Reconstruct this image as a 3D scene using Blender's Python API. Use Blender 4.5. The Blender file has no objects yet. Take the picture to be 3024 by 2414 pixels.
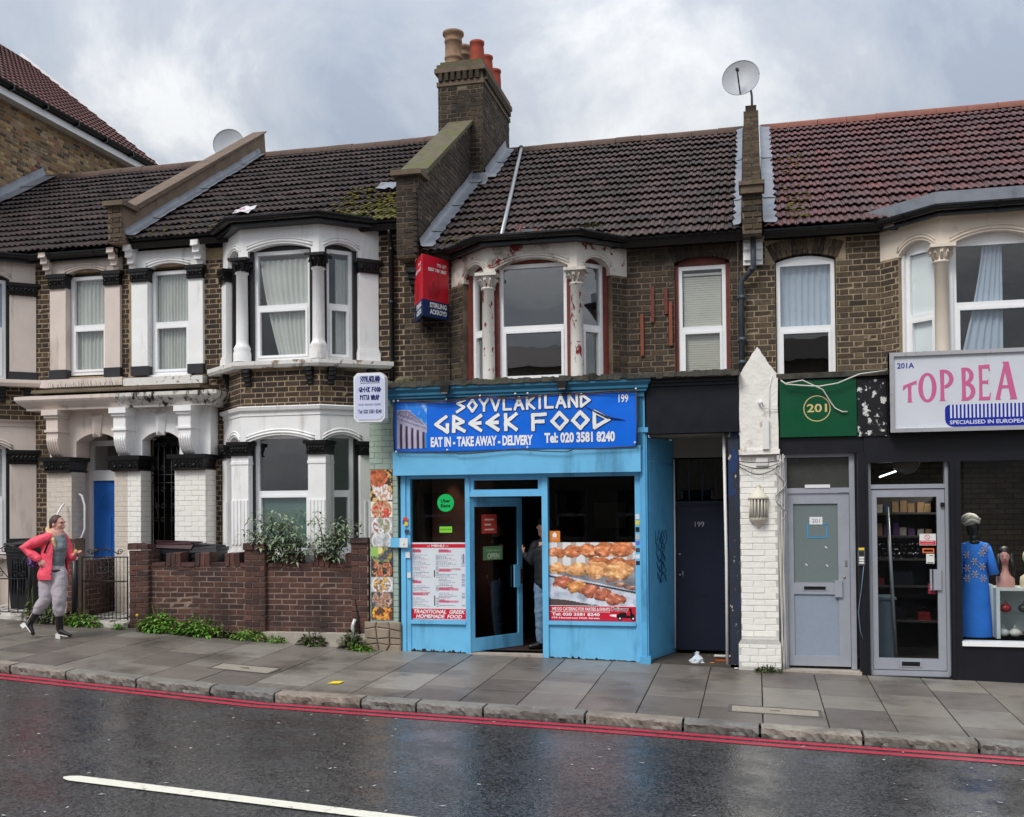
import bpy, bmesh, math, random
import numpy as np
from mathutils import Vector, Matrix, noise as mnoise
R = math.radians
random.seed(7)
SC = bpy.context.scene
COL = SC.collection

# ------------------------------------------------------------------ camera
YAW, PITCH, ROLL = R(13.4), R(.913), R(-.52)
CAM = Vector((0, -12.75, 1.9))
fw = Vector((-math.sin(YAW)*math.cos(PITCH), math.cos(YAW)*math.cos(PITCH), math.sin(PITCH)))
rt = Vector((math.cos(YAW), math.sin(YAW), 0)); up = rt.cross(fw)
rt, up = math.cos(ROLL)*rt + math.sin(ROLL)*up, -math.sin(ROLL)*rt + math.cos(ROLL)*up
cd = bpy.data.cameras.new('camera'); co = bpy.data.objects.new('camera', cd); COL.objects.link(co)
cd.sensor_width = 36; cd.lens = 36.06; cd.shift_y = .0797; cd.clip_start = .1; cd.clip_end = 2000
m = Matrix((rt, up, -fw)).transposed().to_4x4(); m.translation = CAM; co.matrix_world = m
SC.camera = co

# ------------------------------------------------------------------ sky and sun
SUN_EL, SUN_AZ = R(48), R(205)          # azimuth from +Y, clockwise
world = bpy.data.worlds.new('World'); SC.world = world; world.use_nodes = True
nt = world.node_tree; nt.nodes.clear(); N = nt.nodes.new; L = nt.links.new
sky = N('ShaderNodeTexSky'); sky.sky_type = 'NISHITA'; sky.sun_disc = False
sky.sun_elevation = SUN_EL; sky.sun_rotation = SUN_AZ; sky.air_density = 1.4; sky.dust_density = 2.5
tc = N('ShaderNodeTexCoord'); sep = N('ShaderNodeSeparateXYZ'); L(tc.outputs['Generated'], sep.inputs[0])
def mth(op, a, b=None, c=None):
    n = N('ShaderNodeMath'); n.operation = op
    for i, v in enumerate((a, b, c)):
        if v is None: continue
        if isinstance(v, (int, float)): n.inputs[i].default_value = v
        else: L(v, n.inputs[i])
    return n.outputs[0]
zc = mth('ADD', mth('MAXIMUM', sep.outputs[2], 0.0), .42)
cmb = N('ShaderNodeCombineXYZ'); L(mth('DIVIDE', sep.outputs[0], zc), cmb.inputs[0]); L(mth('DIVIDE', sep.outputs[1], zc), cmb.inputs[1])
n1 = N('ShaderNodeTexNoise'); n1.inputs['Scale'].default_value = 2.1; n1.inputs['Detail'].default_value = 9; n1.inputs['Roughness'].default_value = .6; n1.inputs['Distortion'].default_value = .5
mp = N('ShaderNodeMapping'); mp.inputs['Location'].default_value = (2.35, .55, 0); L(cmb.outputs[0], mp.inputs[0]); L(mp.outputs[0], n1.inputs['Vector'])
cr = N('ShaderNodeValToRGB'); L(n1.outputs['Fac'], cr.inputs[0])
e = cr.color_ramp.elements; e[0].position = .37; e[0].color = (3.15, 3.6, 4.4, 1); e[1].position = .61; e[1].color = (7.0, 7.1, 7.2, 1)
x = cr.color_ramp.elements.new(.5); x.color = (4.45, 4.75, 5.25, 1)
grad = mth('MULTIPLY_ADD', mth('MAXIMUM', sep.outputs[2], 0.0), 1.35, .42)     # overcast sky: brighter towards the zenith
vm = N('ShaderNodeVectorMath'); vm.operation = 'SCALE'; L(cr.outputs[0], vm.inputs[0]); L(grad, vm.inputs['Scale'])
mx = N('ShaderNodeMix'); mx.data_type = 'RGBA'; mx.inputs[0].default_value = .93; L(sky.outputs[0], mx.inputs[6]); L(vm.outputs[0], mx.inputs[7])
bg = N('ShaderNodeBackground'); bg.inputs[1].default_value = .105; L(mx.outputs[2], bg.inputs[0])
wo = N('ShaderNodeOutputWorld'); L(bg.outputs[0], wo.inputs[0])
sd = bpy.data.lights.new('sun', 'SUN'); sd.energy = 1.5; sd.angle = R(20); sd.color = (1, .96, .9)
so = bpy.data.objects.new('sun', sd); COL.objects.link(so)
sv = Vector((math.sin(SUN_AZ)*math.cos(SUN_EL), math.cos(SUN_AZ)*math.cos(SUN_EL), math.sin(SUN_EL)))
so.rotation_euler = sv.to_track_quat('Z', 'Y').to_euler(); so.location = (0, -12, 30)
vs = SC.view_settings; SC.display_settings.display_device = 'sRGB'
vs.view_transform = 'Standard'; vs.look = 'None'; vs.exposure = .55; vs.gamma = 1; vs.use_curve_mapping = False
SC.cycles.use_denoising = True; SC.cycles.max_bounces = 7; SC.cycles.transparent_max_bounces = 12

# ------------------------------------------------------------------ materials
def srgb(r, g, b):
    f = lambda c: (c/255/12.92 if c/255 <= .04045 else ((c/255+.055)/1.055)**2.4)
    return (f(r), f(g), f(b), 1)
MATS = {}
def M(name, col, rough=.6, var=.18, vs=7., bump=0., bs=80., metal=0., ramp=None, dirt=None, dirt2=None, spec=.4, coat=0., zstretch=1., attr=None, brush=0.):
    """Principled material; colour varies with world-space noise, 'ramp' gives each piece its own colour,
    dirt = (colour, low, high, scale, zstretch, opt centre, opt radius) mixes a stain in"""
    if name in MATS: return MATS[name]
    mt = bpy.data.materials.new(name); mt.use_nodes = True; t = mt.node_tree; t.nodes.clear()
    N = t.nodes.new; L = t.links.new
    out = N('ShaderNodeOutputMaterial'); p = N('ShaderNodeBsdfPrincipled'); L(p.outputs[0], out.inputs[0])
    p.inputs['Roughness'].default_value = rough; p.inputs['Metallic'].default_value = metal
    p.inputs['Specular IOR Level'].default_value = spec; p.inputs['Coat Weight'].default_value = coat; p.inputs['Coat Roughness'].default_value = .15
    g = N('ShaderNodeNewGeometry')
    def nz(scale, zs=1., detail=5, rough=.6):
        mpn = N('ShaderNodeMapping'); mpn.inputs['Scale'].default_value = (1, 1, zs); L(g.outputs['Position'], mpn.inputs[0])
        n = N('ShaderNodeTexNoise'); n.inputs['Scale'].default_value = scale; n.inputs['Detail'].default_value = detail; n.inputs['Roughness'].default_value = rough
        L(mpn.outputs[0], n.inputs['Vector']); return n.outputs['Fac']
    def mix(kind, f, a, b):
        mx = N('ShaderNodeMix'); mx.data_type = 'RGBA'; mx.blend_type = kind
        for i, v in ((0, f), (6, a), (7, b)):
            if isinstance(v, (int, float, tuple)): mx.inputs[i].default_value = v
            else: L(v, mx.inputs[i])
        return mx.outputs[2]
    if ramp:
        oi = N('ShaderNodeObjectInfo'); at = N('ShaderNodeAttribute'); at.attribute_name = 'rnd'
        ad = N('ShaderNodeMath'); ad.operation = 'ADD'; L(oi.outputs['Random'], ad.inputs[0]); L(at.outputs['Fac'], ad.inputs[1])
        fr = N('ShaderNodeMath'); fr.operation = 'FRACT'; L(ad.outputs[0], fr.inputs[0])
        rp = N('ShaderNodeValToRGB'); L(fr.outputs[0], rp.inputs[0]); el = rp.color_ramp.elements
        el[0].position = 0; el[0].color = ramp[0]; el[1].position = 1; el[1].color = ramp[-1]
        for i, c in enumerate(ramp[1:-1]): el.new((i+1)/(len(ramp)-1)).color = c
        c = rp.outputs[0]
    elif attr:
        at = N('ShaderNodeAttribute'); at.attribute_name = attr; c = at.outputs['Color']
    else: c = col
    if var:
        rm = N('ShaderNodeMapRange'); rm.inputs[1].default_value = .3; rm.inputs[2].default_value = .7
        rm.inputs[3].default_value = 1-var; rm.inputs[4].default_value = 1+var*.6; L(nz(vs, zstretch), rm.inputs[0])
        cb = N('ShaderNodeCombineColor'); [L(rm.outputs[0], cb.inputs[i]) for i in range(3)]
        c = mix('MULTIPLY', 1., c, cb.outputs[0])
    for d in (dirt, dirt2):
        if not d: continue
        rm = N('ShaderNodeMapRange'); rm.inputs[1].default_value = d[1]; rm.inputs[2].default_value = d[2]; rm.clamp = True
        src = nz(d[3], d[4], 7, .65)
        if len(d) > 5:
            ds = N('ShaderNodeVectorMath'); ds.operation = 'DISTANCE'; L(g.outputs['Position'], ds.inputs[0]); ds.inputs[1].default_value = d[5]
            r2 = N('ShaderNodeMapRange'); r2.inputs[1].default_value = 0; r2.inputs[2].default_value = d[6]; r2.inputs[3].default_value = .22; r2.inputs[4].default_value = -.12; L(ds.outputs['Value'], r2.inputs[0])
            a = N('ShaderNodeMath'); L(src, a.inputs[0]); L(r2.outputs[0], a.inputs[1]); src = a.outputs[0]
        L(src, rm.inputs[0]); c = mix('MIX', rm.outputs[0], c, d[0])
    if isinstance(c, tuple): p.inputs['Base Color'].default_value = c
    else: L(c, p.inputs['Base Color'])
    if rough > .12:
        rr = N('ShaderNodeMapRange'); rr.inputs[3].default_value = max(.03, rough-.12); rr.inputs[4].default_value = min(1, rough+.12); L(nz(vs*2.3), rr.inputs[0]); L(rr.outputs[0], p.inputs['Roughness'])
    if bump:
        b = N('ShaderNodeBump'); b.inputs['Strength'].default_value = min(1, bump*40); b.inputs['Distance'].default_value = bump; L(nz(bs), b.inputs['Height']); L(b.outputs[0], p.inputs['Normal'])
    MATS[name] = mt; return mt

def emis(name, col, s):
    if name in MATS: return MATS[name]
    mt = bpy.data.materials.new(name); mt.use_nodes = True; t = mt.node_tree; p = t.nodes['Principled BSDF']
    p.inputs['Base Color'].default_value = col; p.inputs['Emission Color'].default_value = col; p.inputs['Emission Strength'].default_value = s
    MATS[name] = mt; return mt

def glassmat(name, tint=(1, 1, 1, 1), refl=1., rough=.0, wav=.0):
    if name in MATS: return MATS[name]
    mt = bpy.data.materials.new(name); mt.use_nodes = True; t = mt.node_tree; t.nodes.clear(); N = t.nodes.new; L = t.links.new
    out = N('ShaderNodeOutputMaterial'); tr = N('ShaderNodeBsdfTransparent'); tr.inputs[0].default_value = tint
    gl = N('ShaderNodeBsdfGlossy'); gl.inputs['Roughness'].default_value = rough; gl.inputs[0].default_value = (.95, .97, 1, 1)
    fz = N('ShaderNodeFresnel'); fz.inputs[0].default_value = 1.52
    mm = N('ShaderNodeMath'); mm.operation = 'MULTIPLY'; mm.inputs[1].default_value = refl; mm.use_clamp = True; L(fz.outputs[0], mm.inputs[0])
    gb = N('ShaderNodeNewGeometry'); nb = N('ShaderNodeMath'); nb.operation = 'SUBTRACT'; nb.inputs[0].default_value = 1; L(gb.outputs['Backfacing'], nb.inputs[1]); m3 = N('ShaderNodeMath'); m3.operation = 'MULTIPLY'; L(mm.outputs[0], m3.inputs[0]); L(nb.outputs[0], m3.inputs[1]); mm = m3      # a thin pane: no total reflection on the way out
    mx = N('ShaderNodeMixShader'); L(mm.outputs[0], mx.inputs[0]); L(tr.outputs[0], mx.inputs[1]); L(gl.outputs[0], mx.inputs[2]); L(mx.outputs[0], out.inputs[0])
    if wav:
        g = N('ShaderNodeNewGeometry'); n = N('ShaderNodeTexNoise'); n.inputs['Scale'].default_value = 2.2; L(g.outputs['Position'], n.inputs['Vector'])
        b = N('ShaderNodeBump'); b.inputs['Strength'].default_value = 1; b.inputs['Distance'].default_value = wav; L(n.outputs['Fac'], b.inputs['Height']); L(b.outputs[0], gl.inputs['Normal']); L(b.outputs[0], fz.inputs['Normal'])
    MATS[name] = mt; return mt

# ------------------------------------------------------------------ objects
ORG = {}
def thing(name, label, cat, loc=(0, 0, 0), group=None, rz=0., kind=None):
    o = bpy.data.objects.new(name, None); COL.objects.link(o); o.location = loc; o.rotation_euler[2] = rz; o.empty_display_size = .1
    tag(o, label, cat, group); ORG[o.name] = (Vector(loc), rz); return o
def tag(o, label, cat, group=None):
    o['label'] = label; o['category'] = cat
    if group: o['group'] = group
    return o
def struct(o): o['kind'] = 'structure'; return o
def stuff(o): o['kind'] = 'stuff'; return o
def link(name, me, mat, parent=None, local=False, smooth=False):
    if smooth: me.polygons.foreach_set('use_smooth', [True]*len(me.polygons))
    o = bpy.data.objects.new(name, me); COL.objects.link(o)
    if mat is not None and not me.materials:
        for x in (mat if isinstance(mat, (list, tuple)) else [mat]): me.materials.append(x)
    if parent is not None:
        o.parent = parent
        if not local and parent.name in ORG:
            l, rz = ORG[parent.name]; o.matrix_parent_inverse = (Matrix.Translation(l) @ Matrix.Rotation(rz, 4, 'Z')).inverted()
    return o
class B:
    """collects shapes into one mesh"""
    def __init__(s): s.v = []; s.f = []; s.mi = []; s.m = 0; s.sm = []; s.rnd = []
    def add(s, vs, fs, smooth=False, rnd=0.):
        o = len(s.v); s.v += [tuple(v) for v in vs]; s.f += [[i+o for i in f] for f in fs]; s.mi += [s.m]*len(fs); s.sm += [smooth]*len(fs); s.rnd += [rnd]*len(vs)
    def box(s, x0, x1, y0, y1, z0, z1, rnd=0.):
        s.add([(x, y, z) for z in (z0, z1) for y in (y0, y1) for x in (x0, x1)], [(0, 2, 3, 1), (4, 5, 7, 6), (0, 1, 5, 4), (2, 6, 7, 3), (0, 4, 6, 2), (1, 3, 7, 5)], rnd=rnd)
    def fbox(s, F, a0, a1, z0, z1, c0, c1, rnd=0., jit=0.):
        j = (lambda: random.uniform(-jit, jit)) if jit else (lambda: 0)
        s.add([F(a+j(), z+j(), c+j()) for z in (z0, z1) for c in (c0, c1) for a in (a0, a1)], [(0, 1, 3, 2), (4, 6, 7, 5), (0, 4, 5, 1), (2, 3, 7, 6), (0, 2, 6, 4), (1, 5, 7, 3)], rnd=rnd)
    def prism(s, F, pts, c0, c1, smooth=False):
        """extrude polygon (a,z) from c0 to c1 along the frame normal"""
        n = len(pts); area = sum(pts[i][0]*pts[(i+1) % n][1]-pts[(i+1) % n][0]*pts[i][1] for i in range(n))
        if area < 0: pts = pts[::-1]
        o = len(s.v)
        from mathutils.geometry import tessellate_polygon
        tris = tessellate_polygon([[Vector((p[0], p[1], 0)) for p in pts]])
        vs = [F(p[0], p[1], c0) for p in pts]+[F(p[0], p[1], c1) for p in pts]
        fs = [(i, (i+1) % n, (i+1) % n+n, i+n) for i in range(n)]
        s.add(vs, fs, smooth)
        vv = [F(p[0], p[1], c1) for p in pts]+[F(p[0], p[1], c0) for p in pts]
        s.add(vv, [tuple(t) for t in tris]+[tuple(i+n for i in t[::-1]) for t in tris])
    def lathe(s, c, prof, seg=14, smooth=True, ax='z', a0=0., a1=2*math.pi):
        full = abs(a1-a0-2*math.pi) < 1e-6; k = seg if full else seg+1
        vs = []
        for r, h in prof:
            for i in range(k):
                a = a0+(a1-a0)*i/seg
                if ax == 'z': vs.append((c[0]+r*math.cos(a), c[1]+r*math.sin(a), c[2]+h))
                elif ax == 'y': vs.append((c[0]+r*math.cos(a), c[1]+h, c[2]+r*math.sin(a)))
                else: vs.append((c[0]+h, c[1]+r*math.cos(a), c[2]+r*math.sin(a)))
        fs = []
        for j in range(len(prof)-1):
            for i in range(seg):
                i2 = (i+1) % k; q = (j*k+i, j*k+i2, (j+1)*k+i2, (j+1)*k+i)
                fs.append(q if ax != 'y' else q[::-1])
        s.add(vs, fs, smooth)
    def tube(s, path, r, seg=8, smooth=True, caps=True, arc=None, upv=None, ell=None):
        """round sweep along a path; r a number or list; arc=(a0,a1) for an open channel"""
        P = [Vector(p) for p in path]; n = len(P); rs = r if isinstance(r, (list, tuple)) else [r]*n
        T = [(P[min(i+1, n-1)]-P[max(i-1, 0)]).normalized() for i in range(n)]
        u = Vector(upv) if upv else (Vector((0, 0, 1)) if abs(T[0].z) < .9 else Vector((0, 1, 0)))
        k = seg if not arc else seg+1; vs = []
        for i in range(n):
            sd = T[i].cross(u)
            if sd.length < 1e-5: sd = T[i].cross(Vector((1, 0, 0)))
            sd.normalize(); w = sd.cross(T[i]).normalized()
            if not upv: u = w
            ex, ey = ell[i] if ell else (1, 1)
            for q in range(k):
                a = (2*math.pi*q/seg) if not arc else arc[0]+(arc[1]-arc[0])*q/seg
                vs.append(P[i]+sd*(rs[i]*ex*math.cos(a))+w*(rs[i]*ey*math.sin(a)))
        fs = []
        for i in range(n-1):
            for q in range(seg):
                q2 = (q+1) % k if not arc else q+1; fs.append((i*k+q, i*k+q2, (i+1)*k+q2, (i+1)*k+q))
        if caps and not arc: fs += [tuple(range(k))[::-1], tuple((n-1)*k+q for q in range(k))]
        s.add(vs, fs, smooth)
    def sph(s, c, r, seg=10, rings=6, smooth=True):
        rx, ry, rz = r if isinstance(r, (list, tuple)) else (r, r, r); vs = []; fs = []
        for j in range(rings+1):
            t = math.pi*j/rings-math.pi/2
            for i in range(seg):
                a = 2*math.pi*i/seg; vs.append((c[0]+rx*math.cos(t)*math.cos(a), c[1]+ry*math.cos(t)*math.sin(a), c[2]+rz*math.sin(t)))
        for j in range(rings):
            for i in range(seg): i2 = (i+1) % seg; fs.append((j*seg+i, j*seg+i2, (j+1)*seg+i2, (j+1)*seg+i))
        s.add(vs, fs, smooth)
    def mesh(s, name='m', merge=False):
        me = bpy.data.meshes.new(name); me.from_pydata(s.v, [], s.f)
        me.polygons.foreach_set('material_index', s.mi); me.polygons.foreach_set('use_smooth', s.sm)
        if any(s.rnd): me.attributes.new('rnd', 'FLOAT', 'POINT').data.foreach_set('value', s.rnd)
        me.validate(); me.update(); return me
    def build(s, name, mat, parent=None, local=False): return link(name, s.mesh(name), mat, parent, local)

class Fr:
    """flat frame: F(a, z, c) = origin + a*along + z*up + c*outward"""
    def __init__(s, o, u, n=None):
        s.o = Vector((o[0], o[1], 0)); s.u = Vector((u[0], u[1], 0)).normalized(); s.n = Vector((s.u.y, -s.u.x, 0))
        if n is not None: s.n = Vector(n).normalized()
    def __call__(s, a, z, c=0.): p = s.o+s.u*a+s.n*c; return (p.x, p.y, z+p.z)
def seg_frame(p, q): return Fr(p, (q[0]-p[0], q[1]-p[1])), math.hypot(q[0]-p[0], q[1]-p[1])
FX = lambda y: Fr((0, y), (1, 0))          # facing the street at depth y, along = world X
def arc_pts(a0, a1, zs, rise, n=10):
    w = (a1-a0)/2
    if rise < 1e-4: return [(a0, zs), (a1, zs)]
    r = (w*w+rise*rise)/(2*rise); cz = zs+rise-r; t = math.asin(min(1, w/r))
    return [((a0+a1)/2+r*math.sin(-t+2*t*i/n), cz+r*math.cos(-t+2*t*i/n)) for i in range(n+1)]

def slab(b, F, u0, u1, z0, z1, holes, thick):
    us = sorted({u0, u1, *[min(max(h[i], u0), u1) for h in holes for i in (0, 1)]}); zs = sorted({z0, z1, *[min(max(h[i], z0), z1) for h in holes for i in (2, 3)]})
    ins = lambda u, z: any(h[0] < u < h[1] and h[2] < z < h[3] for h in holes)
    full = {}
    for i in range(len(us)-1):
        for j in range(len(zs)-1): full[i, j] = not ins((us[i]+us[i+1])/2, (zs[j]+zs[j+1])/2)
    for (i, j), ok in full.items():
        if not ok: continue
        a, c, d, e = us[i], us[i+1], zs[j], zs[j+1]
        b.add([F(a, d, 0), F(c, d, 0), F(c, e, 0), F(a, e, 0)], [(0, 1, 2, 3)]); b.add([F(a, d, -thick), F(c, d, -thick), F(c, e, -thick), F(a, e, -thick)], [(3, 2, 1, 0)])
        for di, dj, q in ((-1, 0, ((a, d), (a, e))), (1, 0, ((c, e), (c, d))), (0, -1, ((c, d), (a, d))), (0, 1, ((a, e), (c, e)))):
            if not full.get((i+di, j+dj), False):
                (p, r), (s, t) = q; b.add([F(p, r, 0), F(s, t, 0), F(s, t, -thick), F(p, r, -thick)], [(0, 1, 2, 3)])

def lay(u0, u1, z0, z1, holes, bond='flemish', course=.075, off=0., zoff=0., L=.225, m=.0135):
    """bricks (a0,a1,z0,z1) of a wall, cut round the holes"""
    out = []; k0 = int(math.floor((z0-zoff)/course))
    for k in range(k0, int((z1-zoff)/course)+2):
        za, zb = zoff+k*course+m*.5, zoff+(k+1)*course-m*.5
        za, zb = max(za, z0), min(zb, z1)
        if zb-za < .02: continue
        if bond == 'flemish': pat = [L, L/2]; o = (k % 2)*.75*L
        elif bond == 'header': pat = [L/2]; o = (k % 2)*L/4
        else: pat = [L]; o = (k % 2)*L/2
        u = u0-1-((u0-1-off-o) % sum(pat)) ; i = 0
        while u < u1:
            w = pat[i % len(pat)]; i += 1; a, c = max(u+m*.5, u0), min(u+w-m*.5, u1); u += w
            if c-a < .025: continue
            parts = [(a, c)]
            for h in holes:
                if h[2] < (za+zb)/2 < h[3]:
                    nw = []
                    for p, q in parts:
                        if q <= h[0] or p >= h[1]: nw.append((p, q))
                        else:
                            if h[0]-p > .02: nw.append((p, h[0]-.004))
                            if q-h[1] > .02: nw.append((h[1]+.004, q))
                    parts = nw
            out += [(p, q, za, zb) for p, q in parts]
    return out
_cub = []
def jbox():
    """unit brick with worn corners, five variants shared by all bricks"""
    if not _cub:
        rs = random.Random(3)
        for k in range(6):
            b = B(); jj = lambda s: rs.uniform(-s, s)
            vs = []
            for z in (-.5, .5):
                for y in (-.5, .5):
                    for x in (-.5, .5):
                        vs.append((x*(1+jj(.02)), y*(1+jj(.12)), z*(1+jj(.08))))
            ins = .93; fr = [(v[0]*ins, -.5-.07+jj(.05), v[2]*.86) for v in (vs[0], vs[1], vs[5], vs[4])]
            b.add(vs+fr, [(2, 6, 7, 3), (0, 2, 3, 1), (4, 5, 7, 6), (0, 4, 6, 2), (1, 3, 7, 5), (0, 1, 9, 8), (1, 5, 10, 9), (5, 4, 11, 10), (4, 0, 8, 11), (8, 9, 10, 11)])
            _cub.append(b.v and (b.v, b.f))
    return _cub
_bm = {}
def bricks(wall, lst, mat, nmax=300, depth=.05, proud=.001, name='brick', jit=.003):
    """lst of (F,a0,a1,z0,z1): the nearest nmax as objects, the rest joined"""
    cub = jbox()
    lst = sorted(lst, key=lambda q: (Vector(q[0]((q[1]+q[2])/2, (q[3]+q[4])/2))-CAM).length-(.8 if q[2]-q[1] > .18 else 0))
    key = mat.name
    if key not in _bm:
        _bm[key] = []
        for v, f in cub:
            me = bpy.data.meshes.new('brick'); me.from_pydata(v, [], f); me.materials.append(mat); me.update(); _bm[key].append(me)
    for i, (F, a0, a1, z0, z1) in enumerate(lst[:nmax]):
        pr = proud+random.uniform(-jit, jit)
        o = bpy.data.objects.new(name, _bm[key][i % 6]); COL.objects.link(o)
        c = Vector(F((a0+a1)/2, (z0+z1)/2, pr-depth/2)); ax = F.u.to_3d(); n = -F.n.to_3d()
        mt = Matrix((ax*(a1-a0), n*depth, Vector((0, 0, z1-z0)))).transposed().to_4x4(); mt = Matrix.Translation(c) @ mt
        o.parent = wall
        if wall.name in ORG: l, rz = ORG[wall.name]; o.matrix_parent_inverse = (Matrix.Translation(l) @ Matrix.Rotation(rz, 4, 'Z')).inverted()
        o.matrix_basis = mt
    if len(lst) > nmax:
        b = B()
        for (F, a0, a1, z0, z1) in lst[nmax:]:
            v, f = random.choice(cub); pr = proud+random.uniform(-jit, jit); ca, cz = (a0+a1)/2, (z0+z1)/2
            b.add([F(ca+x*(a1-a0), cz+z*(z1-z0), pr-depth/2-y*depth) for x, y, z in v], f, rnd=random.random())
        stuff(b.build('brickwork', mat, wall))

def text_mesh(s, bold=.0, align='CENTER', sp=1.0):
    c = bpy.data.curves.new('t', 'FONT'); c.body = s; c.size = 1; c.offset = bold; c.align_x = align; c.resolution_u = 3; c.space_character = sp
    o = bpy.data.objects.new('t', c); COL.objects.link(o); dg = bpy.context.evaluated_depsgraph_get()
    me = bpy.data.meshes.new_from_object(o.evaluated_get(dg)); bpy.data.objects.remove(o); bpy.data.curves.remove(c)
    V = [tuple(v.co) for v in me.vertices]; Fc = [tuple(p.vertices) for p in me.polygons]; bpy.data.meshes.remove(me); return V, Fc
_tc = {}
def put_text(b, F, s, a0, a1, z0, z1, c, bold=.0, slant=0., sp=1.0):
    """text stretched into the box a0..a1, z0..z1 of frame F at height c"""
    k = (s, bold, sp)
    if k not in _tc: _tc[k] = text_mesh(s, bold, sp=sp)
    V, Fc = _tc[k]; xs = [v[0] for v in V]; ys = [v[1] for v in V]; x0, x1, y0, y1 = min(xs), max(xs), min(ys), max(ys)
    vs = []
    for v in V:
        tx, ty = (v[0]-x0)/(x1-x0), (v[1]-y0)/(y1-y0); vs.append(F(a0+(a1-a0)*tx+slant*ty, z0+(z1-z0)*ty, c))
    fs = []
    for f in Fc:
        p = [Vector(vs[i]) for i in f[:3]]; nn = (p[1]-p[0]).cross(p[2]-p[0]); fs.append(f if nn.dot(F.n.to_3d()) >= 0 else f[::-1])
    b.add(vs, fs)
def paint(name, F, a0, a1, z0, z1, c, nx, nz, fn, parent=None, rough=.35, thick=.004):
    """flat print: grid whose colours come from fn(u,v) (u right, v up, 0..1)"""
    b = B(); cols = []
    for j in range(nz+1):
        for i in range(nx+1): b.v.append(F(a0+(a1-a0)*i/nx, z0+(z1-z0)*j/nz, c)); b.rnd.append(0); cols.append(fn(i/nx, j/nz))
    for j in range(nz):
        for i in range(nx): b.f.append([j*(nx+1)+i, j*(nx+1)+i+1, (j+1)*(nx+1)+i+1, (j+1)*(nx+1)+i]); b.mi.append(0); b.sm.append(False)
    o4 = [F(a, z, c-thick) for a, z in ((a0, z0), (a1, z0), (a1, z1), (a0, z1))]; k = [0, nx, (nz+1)*(nx+1)-1, nz*(nx+1)]
    n0 = len(b.v); b.v += o4; b.rnd += [0]*4; cols += [(.5, .5, .5)]*4
    for q in range(4): b.f.append([k[q], n0+q, n0+(q+1) % 4, k[(q+1) % 4]]); b.mi.append(0); b.sm.append(False)
    b.f.append([n0+3, n0+2, n0+1, n0]); b.mi.append(0); b.sm.append(False)
    me = b.mesh(name); at = me.color_attributes.new('pcol', 'FLOAT_COLOR', 'POINT')
    flat = []
    for q in cols: flat += [q[0], q[1], q[2], 1]
    at.data.foreach_set('color', flat)
    return link(name, me, M('print'+str(rough), (1, 1, 1, 1), rough, var=.04, attr='pcol'), parent)
fbm = lambda x, y, z=0., o=4: mnoise.fractal(Vector((x, y, z)), 1., 2., o)
def zf(X):      # pavement level along the building line; the street falls to the right
    return float(np.interp(X, [-200, -40, -20, -12, -8.5, -5, -1.4, .2, 3, 8, 20, 40, 200], [1.4, 1.1, .72, .43, .25, .04, -.045, -.1, -.17, -.29, -.6, -1.0, -1.3]))
def zp(X, Y): return zf(X)+.024*min(0, Y)      # the pavement falls to the kerb
def zr(X, Y):                                   # road: kerb drop plus camber
    t = -2.93-Y; return zf(X)-.07-.085+.022*min(t, 4.2)-.022*max(0, t-4.2)
S = srgb
soot = S(34, 30, 27)
m_mortar_b = M('mortar_pale', S(158, 140, 114), .9, .25, 9, .002, 200, dirt=(S(70, 60, 50), .5, .74, 1.3, 1))
m_mortar_c = M('mortar_grey', S(120, 106, 90), .9, .3, 6, .002, 200, dirt=(S(46, 40, 36), .47, .66, 1.1, 1))
m_mortar_d = M('mortar_buff', S(158, 142, 118), .9, .3, 6, .002, 200, dirt=(S(60, 52, 44), .52, .74, 1.1, 1))
m_mortar_r = M('mortar_garden', S(140, 121, 109), .9, .3, 6, .002, 200, dirt=(S(54, 45, 42), .48, .66, 1.6, 1))
BR = [S(48, 40, 37), S(68, 55, 47), S(54, 45, 41), S(82, 65, 50), S(42, 37, 36), S(72, 57, 48), S(58, 47, 42), S(92, 74, 55), S(46, 39, 37)]
m_brick_b = M('brick_stock_brown', S(80, 66, 52), .88, .35, 28, .004, 120, ramp=BR, dirt=(soot, .52, .78, 1.2, 1))
m_brick_c = M('brick_stock_sooty', S(80, 66, 52), .88, .38, 28, .004, 120, ramp=[S(52, 45, 39), S(68, 58, 48), S(46, 40, 37), S(76, 64, 51), S(58, 49, 43), S(84, 71, 55), S(48, 42, 38)], dirt=(soot, .5, .72, 1.0, 1), dirt2=(S(140, 126, 104), .63, .74, 9, 1))
m_brick_d = M('brick_stock_yellow', S(80, 66, 52), .88, .38, 28, .004, 120, ramp=[S(64, 55, 46), S(88, 75, 60), S(56, 48, 43), S(98, 84, 65), S(75, 63, 52), S(112, 98, 80), S(60, 51, 45)], dirt=(soot, .54, .78, 1.0, 1), dirt2=(S(165, 150, 128), .62, .74, 9, 1))
m_brick_y = M('brick_london_stock', S(150, 120, 80), .88, .3, 24, .004, 120, ramp=[S(116, 96, 70), S(176, 148, 104), S(72, 60, 56), S(128, 106, 76), S(188, 160, 112), S(70, 58, 50), S(150, 112, 62), S(110, 90, 66), S(172, 148, 122), S(58, 50, 48), S(140, 116, 82), S(150, 100, 84)], dirt=(S(52, 44, 38), .55, .8, .9, 1))
m_mortar_y = M('mortar_stock', S(150, 134, 112), .9, .3, 5, .002, 200)
m_brick_r = M('brick_red_rustic', S(92, 52, 46), .85, .3, 20, .005, 90, ramp=[S(82, 56, 51), S(98, 66, 58), S(72, 51, 48), S(88, 60, 54), S(66, 49, 48), S(104, 70, 60)], dirt=(S(46, 38, 36), .5, .68, 1.6, .6), dirt2=(S(120, 104, 92), .66, .8, 4, 1))
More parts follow.
